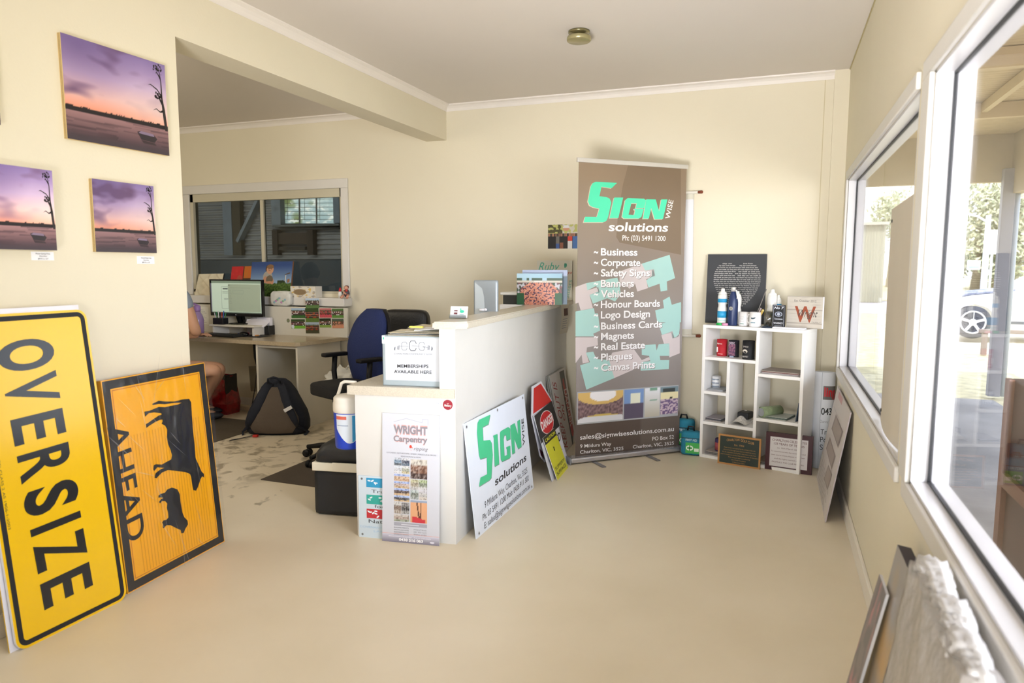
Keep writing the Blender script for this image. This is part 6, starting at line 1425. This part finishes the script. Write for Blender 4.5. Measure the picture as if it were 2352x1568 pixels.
# heart canvas leaning on the wall
yb_ = .19; p0 = sw(onsh(1619.5, yb_, 0), yb_, ZT_); p1 = sw(onsh(1756, yb_, 0), yb_, ZT_)
y = YB-.10; p0 = Yp(1619.5, 738, y); p1 = Yp(1755.5, 742, y); tp = Yp(1632, 584, YB-.03); p0.z = p1.z = ZT_
P = Pn(p0, p1, (p0.x+.0, YB-.03, tp.z), .018, '33353a', rough=.6); P.o = P.o
w, h_ = P.w, P.h; R = random.Random(4)
words = 'you are my heart my home my joy and always with love from this day on we walk as one'.split()
def hx(v):     # heart spans (in units of width) at height v 0..1
    r = []
    for k in range(101):
        x = (k/100-.5)*2.5; yv = (v-.42)*2.5; 
        if (x*x+yv*yv-1)**3-x*x*yv**3 <= 0: r.append(k/100)
    return r
n = 26
for k in range(n):
    v = .03+.94*k/n; xs = hx(v)
    if not xs: continue
    seg = []; s_ = xs[0]; pr = xs[0]
    for x in xs[1:]+[9]:
        if x-pr > .03: seg.append((s_, pr)); s_ = x
        pr = x
    for a, c_ in seg:
        if c_-a < .06: continue
        if R.random() < .5 and c_-a > .4: m_ = R.uniform(.35, .65); gs_ = [(a, a+(c_-a)*m_-.02), (a+(c_-a)*m_+.03, c_)]
        else: gs_ = [(a, c_)]
        for a2, c2 in gs_:
            nw = max(1, int((c2-a2)*14)); st = R.randrange(len(words)); tx = ' '.join((words*3)[st:st+nw])
            U = lambda q: (.07+.88*q)*w; vv = (.14+.80*v)*h_
            P.line(tx, U(a2), U(c2), vv, .015*h_, 'c9c7c2', .0008, .01, .3)
P.put('heart_canvas', 'charcoal canvas with a white script heart, leaning on the wall above the shelf', 'canvas')
def bottle(t, H, r, col, cap_, bands=()):
    b = MB(); b.lathe([(0, 0), (r*.95, 0), (r, .008), (r, H*.38), (r*.97, H*.46), (r*.86, H*.50), (r*.86, H*.56), (r*.97, H*.60), (r, H*.66), (r, H*.78), (r*.9, H*.84), (r*.5, H*.86)], mat(col, .4), 24); o = b.build('body', None, t)
    b = MB(); b.lathe([(r*.88, H*.835), (r*.86, H*.88), (r*.45, H*.92), (r*.4, H*.98), (r*.3, H), (0, H)], mat(cap_, .4), 20); b.build('cap', None, t)
    for z0, z1, c_ in bands:
        b = MB(); b.lathe([(r*1.012, H*z0), (r*1.012, H*z1)], mat(c_, .4), 24); b.build('printed_band', None, t)
def clean(b): pass
for nme, lb, px, y, H, r, bands in (('sports_bottle', 'white sports bottle with light blue bands at the left end of the shelf top', 1656, .07, None, .033, ((.62, .72, '2fa0d6'), (.2, .38, '2fa0d6'), (.12, .135, '9fd6d0'))),
    ('sports_bottle', 'white sports bottle half hidden behind the navy flask', 1690, .12, None, .028, ()), ('sports_bottle', 'white sports bottle standing in front of the right edge of the heart canvas', 1769, .15, None, .034, ((.30, .38, '3fa8d8'),)), ('sports_bottle', 'small white bottle with a blue band beside the whisky-style label holder, behind it', 1783, .2, None, .022, ((.55, .72, '2fa0d6'),))):
    top_y = {1656: 662, 1690: 668, 1769: 664, 1783: 677}[px]; t = sth(nme, lb, 'bottle', px, y, ZT_); bottle(t, hz(px, top_y, y)-ZT_, r, 'ecebe8', 'f2f2f0', bands)
t = sth('metal_flask', 'matt navy flask with a silver cap and round pale emblem on the shelf top', 'flask', 1680, .06, ZT_); H = hz(1680, 659, .06)-ZT_; r = .034
b = MB(); b.lathe([(0, 0), (r*.95, 0), (r, .006), (r, H*.6), (r*.85, H*.72), (r*.5, H*.86), (r*.42, H*.9)], mat('1d2f5c', .35), 28); b.build('body', None, t)
b = MB(); b.lathe([(r*.45, H*.885), (r*.45, H*.985), (r*.4, H), (0, H)], mat('d8d6d2', .3, .4), 20); b.build('cap', None, t)
P = Pn((-.013, -r-.001, H*.40), (.013, -r-.001, H*.40), (-.013, -r-.001, H*.40+.026), .001, body=False); P.ell(.013, .013, .013, .013, 'b8b2a8', 0); P.ell(.013, .013, .009, .009, '8c8c88', .0004); P.put('emblem', parent=t)
b = MB(); b.tube([(r*.3, -.0, H*.93), (r*.8, -.01, H*.9), (r*1.05, -.012, H*.74), (r*.95, -.01, H*.7)], .006, mat('e4e4e8', .4)); b.build('carry_loop', None, t)
def mug(t, H, r, col, inner, hdir, art=None):
    b = MB(); b.lathe([(0, 0), (r*.9, 0), (r, .006), (r, H), (r*.93, H), (r*.9, .008), (0, .008)], mat(col, .25), 28); b.build('cup', None, t)
    if hdir is not None:
        c_, s_ = math.cos(hdir), math.sin(hdir); b = MB(); b.tube([(c_*x, s_*x, z_) for x, z_ in ((r*.97, H*.82), (r*1.35, H*.8), (r*1.55, H*.55), (r*1.4, H*.3), (r*.97, H*.2))], .006, mat(col, .25)); b.build('handle', None, t)
    if art: art(t, H, r)
def art1(t, H, r):
    P = Pn((-.02, -r-.0012, H*.25), (.02, -r-.0012, H*.25), (-.02, -r-.0012, H*.7), .0006, body=False)
    P.ell(.02, H*.34, .014, .005, '2c4656', 0, 12, .2); P.ell(.03, H*.37, .008, .004, '2c4656', .0002, 10, .5); P.ell(.01, H*.36, .006, .003, '2c4656', .0002, 10, -.4); P.frac(.1, .05, .9, .18, '7d9aa8', 0); P.put('print', parent=t)
def art2(t, H, r):
    P = Pn((-.02, -r-.0012, H*.1), (.02, -r-.0012, H*.1), (-.02, -r-.0012, H*.8), .0006, body=False)
    for k in range(5): P.frac(.1+.05*(k % 2), .35+.12*k, .9-.08*(k % 3), .38+.12*k, 'a8a4a2', 0)
    P.frac(.15, .05, .85, .14, '88a8a0', 0); P.put('print', parent=t)
t = sth('coffee_mug', 'white mug with faint grey print, left of the larger white mug', 'mug', 1706, .075, ZT_); mug(t, hz(1706, 712, .075)-ZT_-.012, .034, 'eceaea', 0, 2.2, art2)
t = sth('coffee_mug', 'large white mug with a dark bird-like mark, handle to the left', 'mug', 1732, .055, ZT_); mug(t, hz(1732, 713, .055)-ZT_-.01, .040, 'f1efef', 0, PI*.95, art1)
b = MB()
for (a0, a1, c_, r_) in (((-.01, .0, .03), (.065, .02, .26), '7a7672', .0028), ((.0, .0, .03), (.035, .01, .13), 'b8a8a8', .006), ((.01, 0, .03), (.045, -.01, .11), 'c9a850', .008)): b.tube([a0, a1], r_, mat(c_, .35))
b.ball((.047, -.01, .113), .010, mat('d6c27a', .25, .4)); o = b.build('pens_in_mug'); o.location = t.location; tag(o, 'long pointer and pens standing in the large white mug', 'pens')
for px, c_, lb in ((1650, '2fb85c', 'green marker cap lying at the front left of the shelf top'), (1663, 'e89ac0', 'pink marker cap lying beside the green one')):
    b = MB(); b.tube([(-.019, 0, .009), (.019, 0, .009)], .009, mat(c_, .4)); o = b.build('marker_cap'); p = sw(onsh(px, .012, ZT_), .012, ZT_); o.location = p; o.rotation_euler = (0, 0, math.atan2(SX.y, SX.x)); tag(o, lb, 'marker')
t = sth('glass_tumbler', 'clear glass tumbler between the white mug and the label holder', 'glass', 1762, .08, ZT_); H = hz(1762, 715, .08)-ZT_
b = MB(); b.lathe([(0, 0), (.028, 0), (.032, H), (.030, H), (.026, .008), (0, .008)], glassmat('dcdcd8', .2), 24); b.build('glass', None, t)
t = sth('bottle_opener', 'round navy coaster with a knob in front of the tumbler', 'coaster', 1759, .03, ZT_); b = MB(); b.lathe([(0, 0), (.036, 0), (.036, .006), (.02, .01), (0, .010)], mat('16273f', .3), 24); b.ball((0, 0, .014), .008, mat('10202c', .3)); b.build('disc', None, t)
t = sth('can_cooler', 'slim black can cooler with ornate white whisky-style label on the shelf top', 'can cooler', 1785, .06, ZT_); H = hz(1785, 700, .06)-ZT_
P = Pn((-.042, 0, 0), (.042, 0, 0), (-.042, 0, H), .012, '1c1d22', rough=.6); w, h_ = P.w, P.h
P.ring(.006, .006, w-.006, h_-.004, .0018, 'b8bccb', .0006); P.line('No 7', .012, w-.012, .82*h_, .1*h_, 'd6dae6', .0008, .03, .2); P.ell(w/2, .6*h_, .3*w, .11*h_, 'a8b0c4', .0006); P.ell(w/2, .6*h_, .24*w, .08*h_, '3c414e', .0009); P.ell(w/2, .6*h_, .12*w, .06*h_, 'b4bacb', .0011); P.line('Tennessee', .014, w-.014, .36*h_, .07*h_, 'c9cedc', .0008, .02); P.line('WHISKEY', .010, w-.010, .17*h_, .07*h_, 'dcdfe8', .0008, .02); P.frac(.2, .04, .8, .12, '6c7078', .0006); P.put('sleeve', parent=t)
for px, wd, lb in ((1791, .1, 'stack of white cards lying flat below the can cooler'), (1826, .12, 'thin white booklet lying flat in front of the timber sign')):
    p = sw(onsh(px, .03, ZT_), .01, ZT_); b = MB(); b.box((-wd/2, 0, 0), (wd/2, .05, .006), mat('e6e8f2', .5)); b.box((-wd/2+.003, .002, .006), (wd/2-.002, .048, .010), mat('f2f2fa', .5)); o = b.build('card_stack'); o.location = p; o.rotation_euler = (0, 0, math.atan2(SX.y, SX.x)); tag(o, lb, 'cards')
# timber W sign
yw = .11; p0, p1 = sw(onsh(1804, yw, 0), yw, ZT_+.004), sw(onsh(1885, yw, 0), yw, ZT_+.004); P = Pn(p0, p1, p0+Vector((0, 0, hz(1806, 681, yw)-ZT_)), .035, 'cfc8bc', 'f0eef2', .5); w, h_ = P.w, P.h
P.paint(0, 0, w, h_, 40, 40, lambda x, y: mix((204, 197, 186), (150, 140, 130), .8 if (y*7) % 1 < .06 else max(0, nz(x*3, y*40, 2)*.5)), .0005)
P.line('Est. October 2012', .2*w, .82*w, .83*h_, .07*h_, '6c6764', .0009); P.text('W', (.22*w, .2*h_), (.82*w, .2*h_), (.22*w, .68*h_), '9c4a2e', .0009, .02); P.line('Wright', .28*w, .84*w, .36*h_, .22*h_, '4c4440', .0014, 0, .3); P.line('FAMILY', .72*w, .97*w, .17*h_, .05*h_, '857f7a', .0009)
P.put('timber_sign', 'pale timber plank sign with a large rust-brown W on the shelf top', 'sign')
# things in the pigeonholes
def cool(px, y, zf, py_top, r, col, name, lb, art):
    t = sth(name, lb, 'can cooler', px, y, zf); H = hz(px, py_top, y)-zf; b = MB(); b.lathe([(0, 0), (r, 0), (r*1.03, .004), (r*1.03, H), (r*.85, H), (r*.83, .01), (0, .01)], mat(col, .7), 24); b.build('sleeve', None, t)
    P = Pn((-r*.7, -r*1.05, 0), (r*.7, -r*1.05, 0), (-r*.7, -r*1.05, H), .0006, body=False)
    art(P); P.put('print', parent=t)
zA = za+TH/2
def a1(P): P.line('Marinos', .05*P.w, .8*P.w, .72*P.h, .09*P.h, 'f0dcd8', .0002); P.frac(0, .25, .2, .55, 'e8e0dc', 0); P.frac(.2, .12, .9, .16, 'e8a8a0', 0)
def a2(P): P.paint(0, 0.1*P.h, P.w, .8*P.h, 12, 14, lambda x, y: (150, 100, 120) if nz(x*6, y*8, 1) > 0 else (90, 60, 90), 0.0002); P.line('EVENT', .1*P.w, .9*P.w, .78*P.h, .14*P.h, 'c8b8c8', .0005, .02); P.frac(.2, -.0, .8, .08, 'aab4cc', .0004)
def a3(P): P.line('SPEED', .1*P.w, .75*P.w, .66*P.h, .08*P.h, 'c9c4be', .0002); P.ell(.35*P.w, .45*P.h, .3*P.w, .1*P.h, 'cfc8bc', .0002, 16, -.3); P.ell(.35*P.w, .41*P.h, .2*P.w, .05*P.h, '101216', .0006, 16, -.3); P.line('BEERFEST', .05*P.w, .75*P.w, .12*P.h, .08*P.h, 'c9c4be', .0002)
cool(1658.5, .12, zA, 779, .036, 'b31524', 'can_cooler', 'red can cooler in the top left pigeonhole', a1)
cool(1685.5, .12, zA, 781, .036, '22202a', 'can_cooler', 'dark can cooler with purple pattern, between the red and black ones', a2)
cool(1719.5, .06, zA, 782, .040, '101216', 'can_cooler', 'black can cooler with cream print at the right of the top left pigeonhole', a3)
zC = zc+TH/2
t = sth('paper_cup', 'small white cup with a blue-grey dotted pattern in the left middle pigeonhole', 'cup', 1648, .13, zC+.002); H = hz(1648, 864, .13)-zC
b = MB(); b.lathe([(0, 0), (.028, 0), (.031, H), (.028, H), (.025, .004), (0, .004)], mat('e9eaee', .4), 24); b.build('cup', None, t)
b = MB()
for k in range(7):
    for j in range(3): a = -PI/2-.9+k*.3; b.ball((.0305*math.cos(a), .0305*math.sin(a), H*(.2+.28*j)), .0045, mat('8f9cac', .5), (1, 1, 1.2), 1)
b.build('dots', None, t)
def flats(px0, px1, y0, y1, zf, cols, lb, name='leaflets', hh_=.004, tw=.06):
    p0 = onsh(px0, y0, zf); p1 = onsh(px1, y0, zf); R = random.Random(px0)
    b = MB()
    for k, c_ in enumerate(cols):
        b.box((p0, y0, zf+hh_*k), (p1, y1, zf+hh_*(k+.6)), mat(c_, .5), 0, Matrix.Rotation(R.uniform(-tw, tw), 3, 'Z'))
    o = b.build(name); o.location = (S0.x, S0.y, 0); o.rotation_euler = (0, 0, math.atan2(SX.y, SX.x)); return tag(o, lb, 'papers')
flats(1628, 1664, .03, .2, zC+.001, ('b8b6ba', 'c6c2c2', 'a8acb4'), 'thin leaflets lying under the dotted cup', tw=.02)
zB = zb_+TH/2
flats(1626, 1662, .03, .2, zB+.001, ('c2b8b0', '8d8a90', '4c4c54', '9c98a0'), 'dark leaflets lying in the lower left pigeonhole', hh_=.006, tw=.02)
flats(1628, 1700, .03, .2, TH+.001, ('8c8a88', 'a8a29c', '77757a', 'b8b2aa'), 'grey leaflets on the bottom shelf, behind the green plaque', hh_=.006, tw=.02)
flats(1752, 1838, .03, .2, zr1+TH/2+.001, ('b8b0b4', 'd6ccc8', '8c5a5c', 'c9bcae', '7c706a'), 'stack of magazines on the right-hand upper shelf', 'magazines', .005, .03)
flats(1765, 1815, .03, .2, zr2+TH/2+.001, ('8d9a92', '6f8078', 'b0b8b4'), 'green-grey leaflets beside the rolled magazine', hh_=.006, tw=.05)
# curled newspaper
x0 = onsh(1679, .02, zB); x1 = onsh(1722, .02, zB); b = MB(); rows = []
for k in range(9):
    v = k/8; rows.append([b.bm.verts.new((x0+.015+(x1-x0-.03)*u, .02+.16*v, zB+.012+.035*math.sin(u*PI*1.1)*(.4+v)+.05*v*u*(1-u)*2)) for u in [j/8 for j in range(9)]])
for A_, B_ in zip(rows, rows[1:]):
    for j in range(8): f = b.bm.faces.new((A_[j], A_[j+1], B_[j+1], B_[j])); f.smooth = True
b.mats.append(mat('d6d2cc', .6, var=.3, vscale=90)); b.box((x0+.03, .1, zB+.03), (x1-.02, .2, zB+.08), mat('1c1c20', .5), .01)
o = b.build('newspaper', keepn=False); o.location = (S0.x, S0.y, 0); o.rotation_euler = (0, 0, math.atan2(SX.y, SX.x)); tag(o, 'folded newspaper with a dark cap on it in the narrow pigeonhole', 'newspaper')
t = sth('rolled_magazine', 'green and white magazine rolled into a tube on the right-hand lower shelf', 'magazine', 1754, .03, zr2+TH/2+.001, rz=1.1)
b = MB(); b.lathe([(.02, 0), (.036, 0), (.036, .17), (.02, .17), (.018, 0.0)], mat('8fa07c', .5, var=.2, vscale=30), 20, (0, 0, .036), (1, 0, 0)); b.lathe([(.012, -.002), (.030, -.002)], mat('c8ccd0', .5), 20, (0, 0, .036), (1, 0, 0)); b.build('roll', None, t)
b = MB(); x_ = onsh(1838, .05, zr2); b.box((x_, .04, zr2+TH/2), (x_+.006, .22, zr2+TH/2+.13), mat('2c3c50', .5), 0, Matrix.Rotation(.12, 3, 'Y')); o = b.build('booklet'); o.location = (S0.x, S0.y, 0); o.rotation_euler = (0, 0, math.atan2(SX.y, SX.x)); tag(o, 'dark blue booklet standing at the right of the lower right-hand shelf', 'booklet')
t = sth('can_cooler', 'purple-blue can cooler on the bottom shelf, peeping over the green plaque', 'can cooler', 1662, .1, TH+.001); b = MB(); b.lathe([(0, 0), (.038, 0), (.038, .11), (.034, .112), (0, .105)], mat('3a2c5e', .6), 24); b.lathe([(.0385, .03), (.0385, .085)], mat('a8505a', .6), 24); b.build('sleeve', None, t)
flats(1742, 1845, .03, .2, TH+.001, ('6f6c6a', '9c9890', '8a7c70'), 'low pile of papers on the bottom shelf behind the framed plaque', hh_=.008, tw=.02)
# plaques on the floor
g5 = lambda x, y: (1630+x/9.046, 980+y/9.046)
bl, br = F(*g5(172, 740)), F(*g5(1052, 880)); n_ = Vector(((br-bl).y, -(br-bl).x, 0)).normalized()
bl += n_*.012; br += n_*.012
P = Pn(bl, br, onplane(*g5(285, 150), bl-n_*.008, n_), .008, 'b9854c', 'a87440', .35); w, h_ = P.w, P.h
P.rect(.012, .012, w-.012, h_-.012, '233029', .0008)
c_ = 'b98a4e'
P.text('CHARLTON', (.2*w, .78*h_), (.5*w, .84*h_), (.2*w, .86*h_), c_, .0014, .01); P.text('GOLF CLUB', (.53*w, .84*h_), (.84*w, .78*h_), (.53*w, .92*h_), c_, .0014, .01); P.ctext('Est. 1904', w/2, .66*h_, .06*h_, c_, .0014)
for k, (a, e, tx) in enumerate(((.14, .88, 'These courses were opened by the members of the club'), (.13, .89, 'who worked through many seasons to build this course'), (.11, .9, 'for the enjoyment of all golfers who come to play here'), (.07, .95, 'and in thanks to the families and friends of the town'), (.25, .77, 'This plaque was unveiled by'), (.33, .67, 'the Club President'), (.36, .64, '12 November 2012'))):
    P.line(tx, a*w, e*w, (.56-.078*k)*h_, .036*h_, c_, .0014)
P.put('green_plaque', 'dark green engraved plaque with a bronze edge leaning on the foot of the shelf', 'plaque')
bl, br = F(*g5(1158, 850)), F(*g5(2125, 990)); n_ = Vector(((br-bl).y, -(br-bl).x, 0)).normalized()
bl += n_*.025; br += n_*.025
P = Pn(bl, br, onplane(*g5(1215, 100), bl-n_*.006, n_), .018, '3d1520', '32111a', .3); w, h_ = P.w, P.h
P.rect(.028, .028, w-.028, h_-.028, 'd8d4d4', .0006); P.ring(.024, .024, w-.024, h_-.024, .005, '4c2a30', .001)
c_ = '6e4448'
for k, (a, e, tx, H) in enumerate(((.14, .88, 'CHARLTON CELEBRATES', .055), (.18, .83, '133 YEARS OF TENNIS', .055), (.25, .72, 'on 15th March 2011', .035), (.12, .86, 'To commemorate the centenary and', .033), (.13, .85, 'lawn courts these plaques were given', .033), (.2, .78, 'and the lights turned on by', .033), (.15, .83, 'FROM ALL THE CLUB MEMBERS', .036))):
    P.line(tx, a*w, e*w, (.78-.095*k)*h_, H*h_, c_, .0012, .008 if k < 2 else 0)
P.put('framed_plaque', 'maroon-framed white plaque about years of tennis, right of the green plaque', 'plaque')
# rolled banner in the corner
bt = F(1884, 1090); rr = .068
c0 = Vector((.325, 5.20, 0)); tp = Vector((c0.x+.005, 5.24, onplane(1889, 855, c0, Vector((0, 1, 0))).z))
ax = (tp-c0); HH = ax.length
t = thing('rolled_sign', 'white vinyl sign rolled into an upright tube in the corner, showing red and black lettering', 'rolled sign', tuple(c0)); t.rotation_euler = Vector((0, 0, 1)).rotation_difference(ax).to_euler()
b = MB(); b.lathe([(rr, 0), (rr, HH), (rr-.004, HH), (rr-.004, 0), (rr, 0)], mat('e2e6ee', .4), 40); b.build('vinyl', None, t)
def wrap(txt, z0, a0, a1, H, col, bo=0., lift=.001):
    b = MB(); vs, fs = glyphs(txt, bo); x0 = min(v[0] for v in vs); x1 = max(v[0] for v in vs); nv = []
    for x, y in vs: a = a0+(a1-a0)*(x-x0)/(x1-x0); r_ = rr+lift; nv.append(b.bm.verts.new((r_*math.cos(a), r_*math.sin(a), z0+y/cap()*H)))
    for f in fs:
        try: b.bm.faces.new([nv[k] for k in f])
        except ValueError: pass
    return b.build('lettering', mat(col, .5), t)
vd = -PI/2
b = MB(); A_ = []
for k in range(13): a = vd-.15+1.75*k/12; A_.append([b.bm.verts.new(((rr+.0007)*math.cos(a), (rr+.0007)*math.sin(a), z_)) for z_ in (HH*.72, HH*.86)])
for p, q_ in zip(A_, A_[1:]): b.bm.faces.new((p[0], q_[0], q_[1], p[1]))
b.build('grey_band', mat('6c6a6a', .5), t)
wrap('ling', HH*.755, vd-.05, vd+1.2, .06, 'c8202a', .03, .0015); wrap('043', HH*.565, vd-.25, vd+.8, .045, '25272c', .02); wrap('Danny', HH*.48, vd-.3, vd+.5, .018, '9a9ca4'); wrap('Tree', HH*.36, vd-.2, vd+.9, .035, '3c4048'); wrap('Pool', HH*.28, vd-.2, vd+.9, .035, '3c4048'); wrap('Soil', HH*.20, vd-.2, vd+.8, .035, '3c4048')
b = MB(); b.box((-.001, 0, 0), (.001, .002, HH)); o = b.build('seam', mat('9aa0ac', .5), t); o.location = ((rr+.0005)*math.cos(vd-.3), (rr+.0005)*math.sin(vd-.3), 0)
# photo board leaning against the right wall
bl, br = F(1876, 1095), F(1894, 1199); tl = Xp(1927, 896, XR-.018); tr = Xp(1958, 953, XR-.018)
bl.x = br.x = (bl.x+br.x)/2
P = Pn(bl, br, (tl.x, bl.y, (tl.z+tr.z)/2), .006, 'd3cbc8', 'b8b0b8', .4); w, h_ = P.w, P.h
g6 = lambda x, y: P.uv(1850+x/4.2357, 840+y/4.2357)
for pts, sd, cA, cB in ((((255, 610), (298, 470), (368, 640), (318, 800)), 1, (130, 120, 118), (190, 182, 178)), (((202, 800), (240, 690), (295, 880), (255, 1010)), 2, (128, 112, 104), (165, 150, 145)), (((180, 1100), (225, 960), (262, 1060), (215, 1210)), 3, (150, 140, 140), (190, 170, 168))):
    q = [g6(*p) for p in pts]; u0, u1 = min(p[0] for p in q), max(p[0] for p in q); v0, v1 = min(p[1] for p in q), max(p[1] for p in q)
    P.poly(q, '8f827e', .0008); P.poly([(u0+(u-u0)*.8+(u1-u0)*.1, v0+(v-v0)*.8+(v1-v0)*.1) for u, v in q], 'a89b94', .0012)
P.rect(.08*w, .80*h_, .5*w, .803*h_, '8c8682', .001); P.frac(.2, .93, .5, .99, 'c79a9c', .0009); P.rect(0, .28*h_, w, .284*h_, 'b89a90', .001);
for k in range(9): P.frac(.1, .03+.026*k, .85-.06*(k % 3), .036+.026*k, '9a908c', .0009)
P.put('photo_board', 'pale poster board with faded photos leaning below the far window', 'board')
# boards at the lower right corner, leaning on the right wall
def leanpt(T, px, py):
    L = Yp(px, py, T.y); return T+(L-T)*(T.z/(T.z-L.z))
tl = Xp(2020, 1318, .318); bl = leanpt(tl, 1951, 1546); br = bl+Vector((0, -.14, 0))
P = Pn(bl, br, (tl.x, bl.y, tl.z), .008, '8c8588', 'd8d8dc', .3); P.paint(0, 0, P.w, P.h, 30, 30, lambda x, y: mix((120, 112, 116), (176, 120, 128), max(0, nz(x*4, y*5, 1)*2)) if nz(x*5, y*7, 2) > -.1 else (96, 96, 100), .0006, .3)
P.put('small_print', 'small mottled grey and pink print, farthest of the boards in the lower right corner', 'board')
tl = Xp(2062, 1250, .352); bl = leanpt(tl, 1980, 1568); T2 = Xp(2095, 1286, .352); br = leanpt(T2, 2012, 1568); br.x = bl.x
P = Pn(bl, br, (tl.x, bl.y, tl.z), .035, 'a59c98', '20182c', .25); P.paint(0, 0, P.w, P.h, 10, 30, lambda x, y: mix((150, 146, 146), (190, 150, 90), max(0, .7-abs(y-.5)*2+nz(x*2, y*4)*.8)), .0006, .25)  # gold in the middle paints warm reflections on the face
P.put('canvas_block', 'tall narrow grey canvas with painted gold reflections, between the small print and wrapped block', 'board')
# bubble-wrapped block
m_bw = mat('a19b96', .25, bump=.35, bscale=60, var=.16, vscale=7, spec=.6)
tA = Xp(2093, 1312, XR-.10); tB = Xp(2205, 1490, XR-.10); bl = leanpt(tA, 2036, 1568); bl.y = tA.y; br = Vector((bl.x, tB.y-.03, 0))
P = Pn(bl, br, (tA.x, tA.y, (tA.z+tB.z)/2), .06, body=False); b = MB(); rows = []; nu, nv_ = 34, 40
o_ = thing('wrapped_canvas', 'thick canvas bundled in wrinkled bubble wrap, nearest of the boards in the lower right corner', 'wrapped canvas', tuple(bl))
X_, Y_, Z_ = P.ex, P.ey, P.ez; ZH = (Vector((tA.x, tA.y, (tA.z+tB.z)/2))-bl).length
def bw(u, v, side):
    y_ = (-.004 if side == 0 else .055)+.012*nz(u*3.5, v*4, side*9)+.004*nz(u*14, v*14, 3+side)
    return X_*(u*P.w*1.02)+Y_*y_+Z_*(v*ZH+.02*nz(u*8, v, 7))
for side in (0, 1):
    rows.append([[b.bm.verts.new(bw(a/nu, c/nv_, side)) for a in range(nu+1)] for c in range(nv_+1)])
for side in (0, 1):
    g = rows[side]
    for c in range(nv_):
        for a in range(nu): f = b.bm.faces.new((g[c][a], g[c][a+1], g[c+1][a+1], g[c+1][a])); f.smooth = True
g, k_ = rows
for a in range(nu):
    f = b.bm.faces.new((g[nv_][a], g[nv_][a+1], k_[nv_][a+1], k_[nv_][a])); f.smooth = True; f = b.bm.faces.new((g[0][a+1], g[0][a], k_[0][a], k_[0][a+1]))
for c in range(nv_):
    f = b.bm.faces.new((g[c][0], g[c+1][0], k_[c+1][0], k_[c][0])); f = b.bm.faces.new((g[c+1][nu], g[c][nu], k_[c][nu], k_[c+1][nu])); f.smooth = True
b.build('bundle', m_bw, o_)
R = random.Random(2); b = MB()
for k in range(16):
    u = .05+.9*k/15; p = X_*(u*P.w)+Y_*(.03+.012*R.uniform(-1, 1))+Z_*(ZH-.004); b.ball(tuple(p), .022+.014*R.random(), mat('c2bfbd', .3, bump=.3, bscale=60, spec=.5), (.9, 1.7, .6), 3, .6, 2.2)
b.build('wrap_folds', None, o_)['label'] = 'whitish bunched bubble wrap along the top edge'
# ================================================================ light
W_ = bpy.data.worlds.new('world'); SC.world = W_; W_.use_nodes = True; nt = W_.node_tree; bgn = nt.nodes['Background']
tc = nt.nodes.new('ShaderNodeTexCoord'); sx = nt.nodes.new('ShaderNodeSeparateXYZ'); rp = nt.nodes.new('ShaderNodeValToRGB')
nt.links.new(tc.outputs['Generated'], sx.inputs[0]); nt.links.new(sx.outputs['Z'], rp.inputs[0]); nt.links.new(rp.outputs[0], bgn.inputs[0])
rp.color_ramp.elements[0].position = 0; rp.color_ramp.elements[0].color = (.93, .97, 1, 1); rp.color_ramp.elements[1].position = .6; rp.color_ramp.elements[1].color = (.72, .84, 1, 1)
bgn.inputs[1].default_value = 2.2
def light(kind, name, loc, rot, e, col=(1, 1, 1), **k):
    l = bpy.data.lights.new(name, kind); l.energy = e; l.color = col
    for a, v in k.items(): setattr(l, a, v)
    o = bpy.data.objects.new(name, l); COL.objects.link(o); o.location = loc; o.rotation_euler = rot; return o
def aimed(p, q): return (Vector(q)-Vector(p)).to_track_quat('-Z', 'Y').to_euler()
light('SUN', 'sun', (5, -5, 20), (math.radians(32), math.radians(-8), 0), 4.0, (1, .97, .92), angle=.01)
light('AREA', 'ceiling_fill', (-1.1, .9, 2.66), (0, 0, 0), 5, (.95, .98, 1), shape='RECTANGLE', size=2.4, size_y=3.4)  # unseen area lamp added under the ceiling as soft fill
light('AREA', 'floor_fill', (-.4, -1.2, .3), aimed((-.4, -1.2, .3), (-.5, 3.0, 2.8)), 44, (1, .985, .98), shape='RECTANGLE', size=1.2, size_y=1.0, spread=math.radians(75))  # unseen low lamp added behind the camera to lift the ceiling
light('SPOT', 'front_fill_spot', (-.7, -7.5, 2.0), aimed((-.7, -7.5, 2.0), (-.9, 5.4, 1.2)), 560, (.9, .95, 1), spot_size=math.radians(34), spot_blend=1., shadow_soft_size=.9)  # added spot behind the camera, brightening the far end through the opening
light('AREA', 'side_fill', (2.15, .7, 1.55), aimed((2.15, .7, 1.55), (-1.45, 4.1, .75)), 31, (.92, .96, 1), shape='RECTANGLE', size=1.3, size_y=1.2, spread=math.radians(80))  # added lamp out of view beyond the glass, brightening the counter side
light('AREA', 'office_fill', (-4.4, 2.2, 2.3), (math.radians(70), 0, 0), 24, (1, .90, .72), shape='RECTANGLE', size=1.6, size_y=1.2)  # unseen area lamp added to fill the rear office
light('AREA', 'shed_fill', (-6.5, 7.4, 2.6), (math.radians(50), 0, 0), 45, (1, .97, .93), shape='RECTANGLE', size=3, size_y=1.)  # unseen area lamp added to lift the shed interior
SC.view_settings.view_transform = 'Standard'; SC.view_settings.look = 'None'; SC.view_settings.exposure = .6
SC.cycles.max_bounces = 7; SC.cycles.diffuse_bounces = 4; SC.cycles.glossy_bounces = 3; SC.cycles.transmission_bounces = 4; SC.cycles.transparent_max_bounces = 10
SC.cycles.caustics_reflective = False; SC.cycles.caustics_refractive = False; SC.cycles.sample_clamp_indirect = 6
